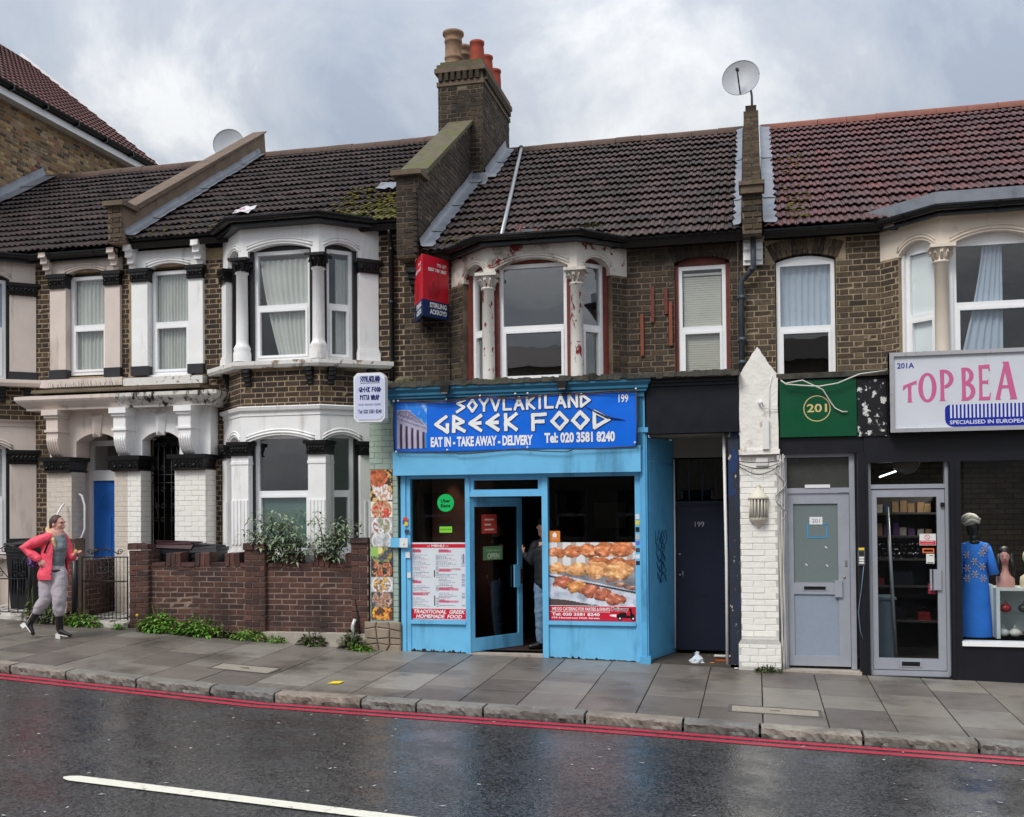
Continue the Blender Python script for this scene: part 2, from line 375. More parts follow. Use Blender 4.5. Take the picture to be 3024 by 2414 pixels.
m_brick_w = M('brick_painted_white', S(238, 236, 230), .55, .07, 14, .002, 140, dirt=(S(120, 110, 98), .66, .8, 5, 1))
m_joint_w = M('joint_painted_white', S(196, 194, 190), .7, .12, 14)
m_brick_cr = M('brick_painted_cream', S(206, 196, 184), .55, .08, 14, .002, 140, dirt=(S(120, 108, 94), .68, .82, 5, 1))
m_joint_cr = M('joint_painted_cream', S(186, 176, 166), .7, .1, 14)
m_brick_mint = M('brick_painted_mint', S(160, 176, 164), .55, .1, 9, .002, 140, dirt=(S(96, 100, 92), .62, .78, 4, 1))
m_joint_mint = M('joint_painted_mint', S(128, 144, 134), .7, .1, 14)
m_white = M('stucco_white', S(240, 240, 240), .55, .07, 3, .003, 22, dirt=(S(160, 154, 146), .56, .8, 5, .14), dirt2=(S(120, 112, 102), .7, .73, 12, .7))
m_beige = M('stucco_pink_beige', S(216, 203, 194), .55, .07, 3, .003, 22, dirt=(S(150, 136, 124), .56, .8, 5, .14), dirt2=(S(116, 104, 94), .7, .73, 12, .7))
m_cream = M('stucco_cream', S(224, 212, 196), .55, .07, 3, .001, 60, dirt=(S(156, 140, 122), .58, .8, 2.4, .5))
m_peel = M('stucco_peeling', S(214, 208, 200), .6, .1, 4, .002, 60, dirt=(S(122, 112, 98), .52, .7, 3.2, 1), dirt2=(S(128, 44, 40), .615, .63, 6.5, .8))
m_peelcol = M('column_paint_peeling', S(222, 218, 212), .6, .07, 5, .002, 60, dirt=(S(132, 42, 40), .575, .585, 13, .45))
m_sillwhite = M('stone_paint_flaking', S(222, 220, 216), .6, .1, 5, .004, 40, dirt=(S(140, 122, 104), .56, .62, 5, 1), dirt2=(S(62, 54, 48), .62, .68, 9, 1))
m_blk = M('gloss_black_paint', S(26, 25, 27), .35, .2, 8, .001, 60)
m_blkpl = M('black_gutter_plastic', S(17, 17, 19), .3, .2, 4, dirt=(S(70, 66, 60), .66, .8, 4, 1))
m_upvc = M('upvc_white', S(240, 241, 243), .3, .04, 5)
m_redtim = M('red_brown_timber', S(112, 52, 46), .55, .25, 10, .001, 80)
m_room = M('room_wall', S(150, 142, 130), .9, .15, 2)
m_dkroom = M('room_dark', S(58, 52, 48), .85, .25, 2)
lich = S(150, 140, 60)
TB = [S(56, 45, 44), S(70, 56, 54), S(47, 39, 39), S(80, 65, 61), S(60, 49, 48), S(52, 43, 42)]
m_tile_a = M('roof_tile_brown', S(70, 55, 50), .72, .25, 12, .002, 120, ramp=TB, dirt=(S(40, 34, 32), .52, .75, 1.1, 1), dirt2=(lich, .69, .72, 7, 1))
m_tile_b = M('roof_tile_mossy', S(70, 55, 50), .72, .25, 12, .002, 120, ramp=TB, dirt=(S(42, 36, 33), .52, .75, 1.1, 1), dirt2=(S(104, 102, 52), .6, .68, 6, 1, (-5.0, .9, 6.0), 2.0))
m_tile_c = M('roof_tile_lichen', S(78, 62, 58), .72, .25, 12, .002, 120, ramp=[S(64, 52, 50), S(80, 64, 61), S(55, 46, 45), S(88, 68, 65), S(68, 56, 54), S(58, 49, 48)], dirt=(S(48, 41, 38), .5, .72, 1.1, 1), dirt2=(S(188, 184, 172), .69, .71, 9, 1))
m_tile_d = M('roof_tile_red', S(120, 72, 68), .7, .22, 12, .002, 120, ramp=[S(88, 60, 62), S(102, 66, 67), S(82, 64, 66), S(112, 71, 70), S(84, 58, 61), S(98, 76, 77), S(106, 66, 66), S(76, 60, 62)], dirt=(S(84, 66, 67), .5, .72, 1.2, 1), dirt2=(S(190, 184, 172), .7, .715, 9, 1))
m_tile_e = M('roof_tile_pink', S(140, 92, 84), .7, .18, 12, ramp=[S(104, 70, 67), S(112, 75, 71), S(95, 65, 64), S(107, 71, 69)])
m_ridge = M('ridge_tile_brown', S(92, 72, 64), .8, .25, 8, .003, 60, dirt=(S(60, 54, 46), .5, .7, 2, 1))
m_ridge_d = M('ridge_tile_red', S(132, 84, 72), .8, .2, 8, .003, 60)
m_lead = M('lead_sheet', S(136, 140, 148), .5, .2, 5, .003, 30, metal=.3, dirt=(S(96, 102, 116), .5, .68, 2.5, 1))
m_render = M('render_brown', S(122, 104, 88), .85, .25, 4, .004, 60, dirt=(S(58, 50, 42), .58, .72, 2.4, .5), dirt2=(S(168, 150, 128), .66, .8, 3, 1))
m_coping = M('coping_stone', S(108, 94, 80), .9, .25, 6, .005, 50, dirt=(S(78, 82, 40), .56, .7, 5, 1))
m_capping = M('capping_grimy', S(78, 76, 68), .9, .3, 8, .006, 40, dirt=(S(70, 78, 46), .6, .75, 4, 1), dirt2=(S(40, 38, 36), .5, .66, 3, 1))
m_moss_coping = M('coping_mossy', S(98, 92, 74), .95, .3, 8, .006, 40, dirt=(S(88, 92, 46), .5, .66, 4, 1), dirt2=(S(150, 146, 124), .66, .76, 9, 1))
m_stone = M('rubble_stone', S(150, 136, 120), .9, .3, 5, .006, 40, dirt=(S(86, 76, 66), .55, .75, 3, 1))
m_blue = M('shop_blue_paint', S(112, 190, 234), .45, .09, 2.5, .0016, 26, dirt=(S(72, 132, 170), .53, .76, 3.2, .16), dirt2=(S(168, 176, 176), .7, .72, 24, .6))
m_blue2 = M('shop_blue_worn', S(92, 172, 218), .5, .1, 4, .001, 50, dirt=(S(52, 108, 146), .58, .8, 2, .4), dirt2=(S(120, 112, 100), .72, .76, 7, .6))
m_teal = M('cornice_teal_paint', S(46, 112, 146), .45, .12, 4, .001, 50, dirt=(S(26, 66, 90), .55, .8, 2, 1))
m_navy = M('navy_paint', S(26, 32, 50), .35, .12, 2.5, .0006, 40)
m_blackfas = M('black_fascia_paint', S(20, 21, 28), .45, .15, 3, .001, 40)
m_alu = M('aluminium_grey', S(168, 172, 182), .38, .08, 4, metal=.25, dirt=(S(126, 122, 120), .62, .85, 3, .4))
m_alup = M('panel_grey_blue', S(140, 152, 168), .5, .05, 20)
m_obsc = M('obscured_glass', S(112, 124, 124), .32, .04, 30, spec=.5)
m_conc = M('concrete_step', S(168, 160, 150), .85, .2, 5, .003, 60, dirt=(S(90, 80, 72), .55, .7, 4, 1))
m_green = M('sign_green', S(12, 78, 50), .3, .06, 2)
m_gold = M('letter_gold', S(206, 190, 130), .4, .05, 5)
m_red = M('print_red', S(206, 34, 56), .35, .05, 4)
m_wtxt = M('print_white', S(238, 240, 242), .4, .03, 5)
m_bann = M('banner_blue', S(8, 106, 226), .35, .05, 2)
m_nvtxt = M('print_navy', S(22, 28, 96), .4, .03, 5)
m_blktxt = M('print_black', S(14, 14, 16), .4, .03, 5)
m_gl = glassmat('window_glass', (.93, .95, .95, 1), 2.2, 0, .0012)
m_gl_d = glassmat('window_glass_dusty', (.84, .88, .86, 1), 4.6, .015, .0012)
m_gl_s = glassmat('shop_glass', (.9, .92, .92, 1), .4)
m_iron = M('wrought_iron_black', S(20, 19, 20), .45, .25, 10, dirt=(S(60, 44, 36), .68, .8, 9, 1))
m_timber = M('oxide_timber', S(134, 70, 48), .6, .2, 9)
m_pvcw = M('pvc_white', S(226, 226, 224), .4, .06, 6)
# ------------------------------------------------------------------ ground, road, pavement
def skew(x, y): return y-.022*(max(-20, min(20, x))+2.7)*min(1.2, max(0, -y/2.93))      # the kerb runs a little askew to the houses
def sheet(name, xs, ys, zfn, mat, parent=None):
    b = B(); n = len(ys)
    b.add([(x, skew(x, y), zfn(x, y)) for x in xs for y in ys], [(i*n+j, (i+1)*n+j, (i+1)*n+j+1, i*n+j+1) for i in range(len(xs)-1) for j in range(n-1)])
    return b.build(name, mat, parent)
XS = [-160, -80, -40, -30, -20, -16]+[-14+.5*i for i in range(45)]+[9, 10, 12, 16, 20, 30, 40, 80, 160]
g = struct(sheet('ground', [-400, -160]+XS[1:-1]+[160, 400], [-400, -60, -15.2, 14, 60, 400], lambda x, y: zf(x)-.42, M('bare_ground', S(96, 92, 84), .95, .2, 2)))
# wet asphalt: dark binder with pale chips, gloss from the rain
mt = M('wet_asphalt', S(52, 52, 53), .42, .2, 1.1, spec=.6); t = mt.node_tree
p = [n for n in t.nodes if n.type == 'BSDF_PRINCIPLED'][0]; g_ = [n for n in t.nodes if n.type == 'NEW_GEOMETRY'][0]
vo = t.nodes.new('ShaderNodeTexVoronoi'); vo.inputs['Scale'].default_value = 58; t.links.new(g_.outputs['Position'], vo.inputs['Vector'])
rp = t.nodes.new('ShaderNodeValToRGB'); t.links.new(vo.outputs['Color'], rp.inputs[0]); rp.color_ramp.elements[0].position = .25; rp.color_ramp.elements[0].color = (.5, .5, .5, 1); rp.color_ramp.elements[1].position = .9; rp.color_ramp.elements[1].color = (2.7, 2.7, 2.7, 1)
old = p.inputs['Base Color'].links[0].from_socket; mxx = t.nodes.new('ShaderNodeMix'); mxx.data_type = 'RGBA'; mxx.blend_type = 'MULTIPLY'; mxx.inputs[0].default_value = 1
t.links.new(old, mxx.inputs[6]); t.links.new(rp.outputs[0], mxx.inputs[7]); t.links.new(mxx.outputs[2], p.inputs['Base Color'])
bp = t.nodes.new('ShaderNodeBump'); bp.inputs['Distance'].default_value = .0022; bp.inputs['Strength'].default_value = .55; t.links.new(vo.outputs['Distance'], bp.inputs['Height']); t.links.new(bp.outputs[0], p.inputs['Normal'])
rr = [n for n in t.nodes if n.type == 'MAP_RANGE' and n.outputs[0].links and n.outputs[0].links[0].to_socket.name == 'Roughness'][0]
rr.inputs[1].default_value = .35; rr.inputs[2].default_value = .65; rr.inputs[3].default_value = .14; rr.inputs[4].default_value = .36
YS = [-2.93-.42*i for i in range(21)]
road = struct(sheet('road', XS, YS[::-1], zr, mt))
m_rl = M('road_paint_red', S(180, 44, 70), .45, .15, 20, .001, 200, dirt=(S(70, 44, 48), .56, .7, 9, 1))
m_wl = M('road_paint_white', S(226, 224, 210), .5, .08, 20, .001, 200, dirt=(S(110, 106, 100), .58, .72, 14, 1))
for y0 in (-3.02, -3.2):
    xs = [-40+.5*i for i in range(120)]; sheet('red_line', xs, [y0-.1, y0], lambda x, y: zr(x, y)+.004, m_rl, road)
for xa, xb in ((-4.93, .8), (-14.6, -9.2)):
    xs = [xa+(xb-xa)*i/24 for i in range(25)]; b = B()
    ends = [(xa+.025*k, .07*math.sqrt(k/4)) for k in range(5)]
    prof = ends+[(x, .07) for x in xs if x > xa+.1]
    ly = lambda x: -6.22-.1*(x+4.93)
    b.add([(x, ly(x)+s*w, zr(x, ly(x)+.15+s*w)+.012) for x, w in prof for s in (-1, 1)], [(2*i, 2*i+2, 2*i+3, 2*i+1) for i in range(len(prof)-1)])
    b.build('centre_line_dash', m_wl, road)
# pavement: bed and paving slabs
pave = struct(sheet('pavement', XS, [-2.73, -1.4, 0, .9, 1.6], lambda x, y: zp(x, y)-.022, M('paving_joint_sand', S(44, 40, 37), .9, .2, 8)))
SL = [S(108, 101, 95), S(119, 111, 104), S(100, 93, 88), S(126, 119, 112), S(105, 98, 93), S(143, 138, 130), S(112, 105, 98), S(132, 126, 118), S(97, 91, 86)]
m_slab = M('paving_slab_damp', S(120, 115, 110), .42, .18, 2.2, .0012, 90, ramp=SL, dirt=(S(76, 69, 63), .5, .68, .9, 1), dirt2=(S(58, 54, 50), .675, .69, 16, 1), spec=.45)
rs = random.Random(11); xcol = -14.366; ncol = 0
def slab_piece(x0, x1, y0, y1):
    b = B(); q = .0055
    def zz(x, y): return zp(x, y)
    dz = rs.uniform(-.002, .002); A = [(x0+q, y0+q), (x1-q, y0+q), (x1-q, y1-q), (x0+q, y1-q)]; I = [(x0+q+.004, y0+q+.004), (x1-q-.004, y0+q+.004), (x1-q-.004, y1-q-.004), (x0+q+.004, y1-q-.004)]
    vs = [(x, skew(x, y), zz(x, y)-.024) for x, y in A]+[(x, skew(x, y), zz(x, y)-.003+dz) for x, y in A]+[(x, skew(x, y), zz(x, y)+dz) for x, y in I]
    b.add(vs, [(i, (i+1) % 4, (i+1) % 4+4, i+4) for i in range(4)]+[(i+4, (i+1) % 4+4, (i+1) % 4+8, i+8) for i in range(4)]+[(8, 9, 10, 11)])
    return b.build('paving_slab', m_slab, pave)
while xcol < 6.5:
    w = .6; y = .0 if xcol < -4.4 else (.02 if not -1.4 < xcol < -.3 else .02); first = True
    while y > -2.72:
        l = rs.choice([.58, .75, .62, .9, .45]) if not first else rs.uniform(.35, .9)
        y1 = max(-2.73, y-l)
        if y1+2.73 < .22: y1 = -2.73
        slab_piece(xcol, xcol+w, y1, y); y = y1; first = False
    xcol += w; ncol += 1
kerb = B()
KX = [-26, -22, -18, -14.2, -11.3, -9.5, -8.196, -7.465, -6.576, -5.672, -4.926, -3.952, -3.356, -2.655, -1.636, -.7, .005, .908, 1.871, 3.0, 4.2, 6, 8, 11, 16, 24]
kb = struct(sheet('kerb', [x for x in XS if -40 <= x <= 40], [-2.925, -2.83, -2.73], lambda x, y: zp(x, y)-.05, M('kerb_bed', S(60, 56, 52), .9, .2, 8)))
m_kerb = M('kerb_granite', S(138, 130, 120), .75, .22, 5, .006, 45, ramp=[S(142, 132, 120), S(126, 122, 116), S(150, 136, 124), S(118, 118, 116), S(146, 140, 130)], dirt=(S(84, 77, 70), .48, .75, 3, .4), dirt2=(S(172, 166, 156), .62, .76, 14, 1))
for a, c in zip(KX, KX[1:]):
    b = B(); n = max(4, int((c-a)/.028)); prof = [(-2.918, -.14), (-2.924, -.09), (-2.93, -.05), (-2.93, -.016), (-2.922, -.002), (-2.905, .001), (-2.83, .003), (-2.736, .002), (-2.736, -.06)]
    vs = []
    for i in range(n+1):
        x = a+.012+(c-a-.024)*i/n
        for k, (y, z) in enumerate(prof):
            w = (0, .03, .026, .018, .01, .006, .005, .003, 0)[k]
            vs.append((x, skew(x, y)+w*(.6*fbm(x*6, k*1.7)+.7*fbm(x*24, k*2.9, 3)), zp(x, y)+z+w*.8*fbm(x*17, k*2.1, 5)))
    m_ = len(prof); fs = [(i*m_+k, (i+1)*m_+k, (i+1)*m_+k+1, i*m_+k+1) for i in range(n) for k in range(m_-1)]
    fs += [tuple(range(m_)), tuple(n*m_+k for k in range(m_))[::-1]]
    b.add(vs, [f[::-1] for f in fs]); o = b.build('kerb_stone', m_kerb, kb)
# the pavement behind the camera
struct(sheet('far_pavement', XS, [-15.2, -11.6], lambda x, y: zr(x, -11.5)+.1, M('far_paving', S(112, 108, 102), .6, .2, 2)))
# front gardens: ground inside the walls, path tiles by the gates
gar = struct(sheet('front_garden', [-14+.4*i for i in range(25)], [.02, .5, 1.3, 2.4], lambda x, y: zf(x)+.05+.03*max(0, y), M('garden_soil', S(84, 76, 66), .95, .3, 5, .01, 20)))
m_tilew = M('path_tile_white', S(196, 192, 186), .6, .15, 6, .002, 60, ramp=[S(204, 200, 194), S(186, 180, 174), S(214, 210, 204)], dirt=(S(92, 84, 78), .55, .7, 4, 1))
for xa, xb in ((-9.4, -8.58), (-11.2, -9.72)):
    x = xa
    while x < xb-.02:
        y = .0; w = min(rs.uniform(.13, .2), xb-x)
        while y < 1.2:
            l = rs.uniform(.16, .28); b = B(); zb = zf(x+w/2)+.055+.03*y
            b.fbox(Fr((0, 0), (1, 0)), x+.006, x+w-.006, zb-.01, zb+.012+rs.uniform(0, .01), -y-l+.006, -y-.006, jit=.004); b.build('path_tile', m_tilew, gar); y += l
        x += w
    b = B(); z0 = zf((xa+xb)/2); b.fbox(Fr((0, 0), (1, 0)), xa, xb, z0-.1, z0+.05, 0.0, .11, jit=.006); b.build('threshold_stone', m_tilew, gar)
# inspection covers set into the slabs
def cover(x0, x1, y0, y1, label):
    t = thing('inspection_cover', label, 'manhole cover', ((x0+x1)/2, (y0+y1)/2, zp((x0+x1)/2, (y0+y1)/2)))
    b = B(); z = lambda x, y: zp(x, y)+.0055
    fr = .03
    for a0, a1, c0, c1 in ((x0, x1, y0, y0+fr), (x0, x1, y1-fr, y1), (x0, x0+fr, y0+fr, y1-fr), (x1-fr, x1, y0+fr, y1-fr)):
        b.add([(x, y, z(x, y)-d) for d in (.006, 0) for x, y in ((a0, c0), (a1, c0), (a1, c1), (a0, c1))], [(4, 5, 6, 7), (0, 1, 5, 4), (1, 2, 6, 5), (2, 3, 7, 6), (3, 0, 4, 7)])
    b.build('frame', M('cover_iron', S(92, 88, 82), .6, .25, 8, .001, 90), t)
    b = B(); a0, a1, c0, c1 = x0+fr+.006, x1-fr-.006, y0+fr+.006, y1-fr-.006
    b.add([(x, y, z(x, y)-d) for d in (.006, .001) for x, y in ((a0, c0), (a1, c0), (a1, c1), (a0, c1))], [(4, 5, 6, 7), (0, 1, 5, 4), (1, 2, 6, 5), (2, 3, 7, 6), (3, 0, 4, 7)])
    b.build('lid', M('cover_infill', S(150, 142, 130), .8, .2, 30, .002, 160), t)
    b = B(); xm, ym = (x0+x1)/2, (y0+y1)/2; b.box(xm-.05, xm+.05, ym-.012, ym+.012, z(xm, ym)-.004, z(xm, ym)+.003); b.build('key_slot', m_blk, t)
cover(-6.2, -5.42, -2.02, -1.66, 'rectangular concrete-filled inspection cover in the pavement before the garden wall')
cover(-.3, .6, -2.4, -2.08, 'long narrow inspection cover in the pavement before the white pillar')
# ------------------------------------------------------------------ house pieces
def make_window(th, F, a0, a1, z0, z1, zm, c=-.1, fr=.05, gm=None, fm=None, arch=0., open_low=True):
    gm = gm or m_gl; fm = fm or m_upvc; b = B(); d = .07
    b.fbox(F, a0, a0+fr, z0, z1, c-d, c); b.fbox(F, a1-fr, a1, z0, z1, c-d, c); b.fbox(F, a0+fr, a1-fr, z0, z0+fr, c-d, c); 
    if arch:
        top = arc_pts(a0, a1, z1, arch, 8); b.prism(F, [(a0+fr, z1-fr)]+[(a1-fr, z1-fr), (a1, z1)]+top[::-1][1:-1]+[(a0, z1)], c-d, c-.001)
    else: b.fbox(F, a0+fr, a1-fr, z1-fr, z1, c-d, c)
    b.fbox(F, a0+fr, a1-fr, zm-.03, zm+.03, c-d, c+.004)
    w = b.build('window', fm, th); f2 = .035
    if open_low:
        b = B(); A0, A1, Z0, Z1 = a0+fr, a1-fr, z0+fr, zm-.03
        b.fbox(F, A0, A0+f2, Z0, Z1, c-.05, c+.012); b.fbox(F, A1-f2, A1, Z0, Z1, c-.05, c+.012); b.fbox(F, A0+f2, A1-f2, Z0, Z0+f2, c-.05, c+.012); b.fbox(F, A0+f2, A1-f2, Z1-f2, Z1, c-.05, c+.012)
        b.build('sash', fm, w)
    e = f2 if open_low else 0
    for q0, q1, r0, r1 in ((a0+fr, a1-fr, zm+.03, z1-fr), (a0+fr+e, a1-fr-e, z0+fr+e, zm-.03-e)):
        b = B(); b.fbox(F, q0, q1, r0, r1, c-.04, c-.034); b.build('pane', gm, w)
    return w
def jambs(th, mat, qs, name='window_jamb'):
    for F, *q in qs: b = B(); b.fbox(F, *q); b.build(name, mat, th)
def lintel(th, F, W, zs, zt, a0, a1, rise, mat, hood=True, c0=-.22, c1=0., shoulder=.0, name='lintel'):
    b = B(); arch = arc_pts(a0, a1, zs+shoulder, rise)
    pts = [(0, zs), (a0, zs)]+([(a0, zs+shoulder)] if 0 else [])+arch+[(a1, zs), (W, zs), (W, zt), (0, zt)]
    q = [pts[0]]
    for p in pts[1:]:
        if math.hypot(p[0]-q[-1][0], p[1]-q[-1][1]) > 1e-4: q.append(p)
    b.prism(F, q, c0, c1); o = b.build(name, mat, th)
    if hood:
        b = B()
        for k, (off, r) in enumerate(((.035, .016), (.075, .013))):
            ar = arc_pts(a0-.02, a1+.02, zs+shoulder+off, rise, 12); b.tube([F(x, z, c1) for x, z in ar], r, 6)
        b.build('hood_mould', mat, o)
    return o
def capital(th, F, a, w, z0, z1, c0, c1, mat, lumps=9, seed=0):
    """carved block: flared body, abacus, leaf bosses"""
    rs = random.Random(seed); b = B(); h = z1-z0; wl = w*.86
    vs = []
    for z, k in ((z0, .86), (z0+h*.12, .98), (z0+h*.16, .84), (z0+h*.72, .96), (z0+h*.74, 1.1), (z1, 1.14)):
        hw = w/2*k; dd = (c1-c0)*(k-.86)*.6
        vs += [F(a-hw, z, c0), F(a+hw, z, c0), F(a+hw, z, c1+dd), F(a-hw, z, c1+dd)]
    fs = []
    for j in range(5):
        for i in range(4): fs.append((j*4+i, j*4+(i+1) % 4, (j+1)*4+(i+1) % 4, (j+1)*4+i))
    fs += [(3, 2, 1, 0), (20, 21, 22, 23)]; b.add(vs, [f[::-1] for f in fs])
    for i in range(lumps):
        x = a-w*.42+w*.84*(i+.5)/lumps; z = z0+h*(.3+.28*((i*.618) % 1)); p = F(x, z, c1-.002)
        b.sph(p, (w*.07, .02, h*.13), 6, 4)
        b.tube([F(x-.03, z0+h*.2, c1), F(x-.01, z0+h*.45, c1+.015), F(x+.025, z0+h*.6, c1+.02), F(x+.03, z0+h*.5, c1+.022)], .009, 5)
    return b.build('capital', mat, th)
def round_col(th, x, y, z0, z1, zc, r, mat, cmat, seed=0, base=True):
    """column with moulded base at z0, capital from zc to z1"""
    b = B(); p = [(r*1.5, 0), (r*1.5, .12), (r*1.35, .16), (r*1.45, .19), (r*1.18, .23), (r*1.02, .26)] if base else [(r, 0)]
    p += [(r, .3), (r*.94, zc-z0), (r*1.15, zc-z0+.01), (r*1.15, zc-z0+.03)]
    b.lathe((x, y, z0), p, 16); o = b.build('column', mat, th)
    h = z1-zc; b = B(); b.lathe((x, y, zc), [(r*1.2, .02), (r*.95, .05), (r*1.0, h*.45), (r*1.35, h*.72), (r*1.5, h*.8)], 16)
    hw = r*1.7; b.box(x-hw, x+hw, y-hw, y+hw, z1-h*.18, z1)
    for i in range(10):
        a = i*math.pi/5+.2; rr = r*1.1
        b.tube([(x+rr*math.cos(a)*.9, y+rr*math.sin(a)*.9, zc+.05), (x+rr*1.05*math.cos(a), y+rr*1.05*math.sin(a), zc+h*.5), (x+rr*1.42*math.cos(a), y+rr*1.42*math.sin(a), zc+h*.66), (x+rr*1.35*math.cos(a), y+rr*1.35*math.sin(a), zc+h*.52)], r*.22, 5)
    b.build('capital', cmat, o); return o
def sweep(b, path, prof, close=False):
    """mitred moulding: prof = (out, z) points, path of (x,y) going left to right, outward = towards the street"""
    P = [Vector((p[0], p[1])) for p in path]; n = len(P); vs = []
    for i in range(n):
        d1 = (P[i]-P[i-1]).normalized() if i else None; d2 = (P[i+1]-P[i]).normalized() if i < n-1 else None
        nn = [Vector((d.y, -d.x)) for d in (d1, d2) if d is not None]
        k = nn[0] if len(nn) == 1 else (nn[0]+nn[1])/(1+nn[0].dot(nn[1]))
        vs += [(P[i].x+k.x*o, P[i].y+k.y*o, z) for o, z in prof]
    m = len(prof); fs = [(i*m+j, (i+1)*m+j, (i+1)*m+(j+1) % m, i*m+(j+1) % m) for i in range(n-1) for j in range(m)]
    fs += [tuple(range(m)), tuple((n-1)*m+j for j in range(m))[::-1]]; b.add(vs, [f[::-1] for f in fs])
def gutter(th, path, z, name='gutter'):
    P = [(x, y, z) for x, y in path]; b = B()
    b.tube(P, .062, 10, arc=(math.pi, 2*math.pi), upv=(0, 0, 1)); b.tube(P, .056, 10, arc=(math.pi, 2*math.pi), upv=(0, 0, 1))
    off = [(x, y, z+.004) for x, y in path]; sweep(b, path, [(.064, z-.014), (.064, z+.008), (.05, z+.008), (.05, z-.014)])
    sweep(b, path, [(-.05, z-.11), (-.05, z+.02), (-.075, z+.02), (-.075, z-.11)])
    g = b.build(name, m_blkpl, th)
    for (x0, y0), (x1, y1) in zip(path, path[1:]):
        l = math.hypot(x1-x0, y1-y0); k = int(l/.75)
        for i in range(k):
            t = (i+.5)/k; x, y = x0+(x1-x0)*t, y0+(y1-y0)*t; d = Vector((x1-x0, y1-y0, 0)).normalized()*.02
            b = B(); b.tube([Vector((x, y, z))-d, Vector((x, y, z))+d], .069, 10, arc=(math.pi, 2*math.pi), upv=(0, 0, 1)); b.build('gutter_clip', m_blkpl, g)
    return g
def tile_mesh(mat, w=.2, l=.40, t=.012):
    prof = [(0, .0), (.02, .004), (.032, .02), (.07, .02), (.082, .004), (.098, .002), (.118, .004), (.13, .02), (.168, .02), (.18, .004), (.2, .0)]
    k = w/.2; b = B(); vs = []
    for y, dz in ((0, 0), (l, 0)):
        for x, h in prof: vs.append((x*k-w/2, y, h))
    n = len(prof); fs = [(i, i+1, n+i+1, n+i) for i in range(n-1)]
    vs += [(x*k-w/2, 0, h-t) for x, h in prof]; fs += [(2*n+i, 2*n+i+1, i+1, i) for i in range(n-1)]
    b.add(vs, fs); me = b.mesh('tile'); me.materials.append(mat); return me, (vs, fs)
def roof(th, x0, x1, ye, ze, yr, zr_, mat, ridge_mat, rows=None, vis=lambda x, y: True, gauge=None, name='roof', tw=.2):
    sl = math.hypot(yr-ye, zr_-ze); rows = rows or int(sl/.31); gauge = sl/rows; pitch = math.atan2(zr_-ze, yr-ye)
    b = B(); up_ = Vector((0, math.cos(pitch), math.sin(pitch))); nn = Vector((0, -math.sin(pitch), math.cos(pitch)))
    c = [Vector((x0, ye, ze)), Vector((x1, ye, ze)), Vector((x1, yr, zr_)), Vector((x0, yr, zr_))]
    bk = [Vector((x1, 2*yr-ye, ze)), Vector((x0, 2*yr-ye, ze))]
    b.add([p-nn*.03 for p in c]+[p-nn*.12 for p in c]+bk, [(0, 1, 2, 3), (7, 6, 5, 4), (0, 4, 5, 1), (3, 2, 8, 9)])
    ro = b.build(name, M('roof_underlay', S(38, 34, 32), .9, .2, 4), th)
    me, (V, Fc) = tile_mesh(mat, tw); n = int((x1-x0)/tw); w = (x1-x0)/n; tiles = []; tilt = .125
    for r in range(rows):
        for i in range(n):
            x = x0+w*(i+.5)+random.uniform(-.003, .003); s = r*gauge
            base = Vector((x, ye, ze))+up_*(s-.03+random.uniform(-.006, .006)-(.05 if random.random() < .012 else 0))+nn*(.056+random.uniform(-.005, .005))
            if not vis(x, base.y): continue
            ang = pitch-tilt+random.uniform(-.008, .008)
            mtx = Matrix.Translation(base) @ Matrix.Rotation(ang, 4, 'X') @ Matrix.Rotation(random.uniform(-.012, .012), 4, 'Z') @ Matrix.Diagonal((w/tw*.99, (gauge+.07)/.40, 1.0, 1))
            tiles.append(((base-CAM).length, mtx))
    tiles.sort(key=lambda q: q[0])
    for d, mtx in tiles[:300]:
        o = bpy.data.objects.new('roof_tile', me); COL.objects.link(o); o.parent = ro; o.matrix_basis = mtx
    if tiles[300:]:
        b = B()
        for d, mtx in tiles[300:]: b.add([mtx @ Vector(v) for v in V], Fc, rnd=random.random())
        stuff(b.build('roof_tiling', mat, ro))
    L_ = x1-x0; k = max(1, round(L_/.45))
    for i in range(k):
        b = B(); xa, xb = x0+L_*i/k+.003, x0+L_*(i+1)/k-.003; dz = random.uniform(-.006, .006)
        b.tube([(xa, yr, zr_-.02+dz), (xb, yr, zr_-.02+dz)], .13, 10, arc=(0, math.pi), upv=(0, 0, 1)); b.tube([(xa, yr, zr_-.02+dz), (xb, yr, zr_-.02+dz)], .112, 10, arc=(0, math.pi), upv=(0, 0, 1))
        b.build('ridge_tile', ridge_mat, ro)
    return ro, pitch
def flashing(th, x0, x1, ye, ze, pitch, s0, s1, name='lead_flashing', steps=6, up=.16, side=1):
    """stepped lead: pieces lying on the tiles and turned up the wall at x0"""
    for i in range(steps):
        b = B(); a0, a1 = s0+(s1-s0)*i/steps, s0+(s1-s0)*(i+1)/steps+.03; U = Vector((0, math.cos(pitch), math.sin(pitch))); Nn = Vector((0, -math.sin(pitch), math.cos(pitch)))
        k = 8; vs = []
        for j in range(k+1):
            s = a0+(a1-a0)*j/k; p = Vector((x0, ye, ze))+U*s; wob = .012*math.sin(s*21)+.01*fbm(s*3, i)
            h = .088+.012*(i % 2)
            vs += [p+Nn*(h+up)+Vector((side*.004, 0, 0)), p+Nn*(h+.03)+Vector((side*.006, 0, 0)), p+Nn*(h+.012)+Vector((side*.03, 0, 0)), p+Nn*(h+.004+wob*.5)+Vector((x1-x0+wob*2*side, 0, 0))]
        fs = [(j*4+q, (j+1)*4+q, (j+1)*4+q+1, j*4+q+1) for j in range(k) for q in range(3)]
        b.add(vs, fs, True); b.build(name, m_lead, th)
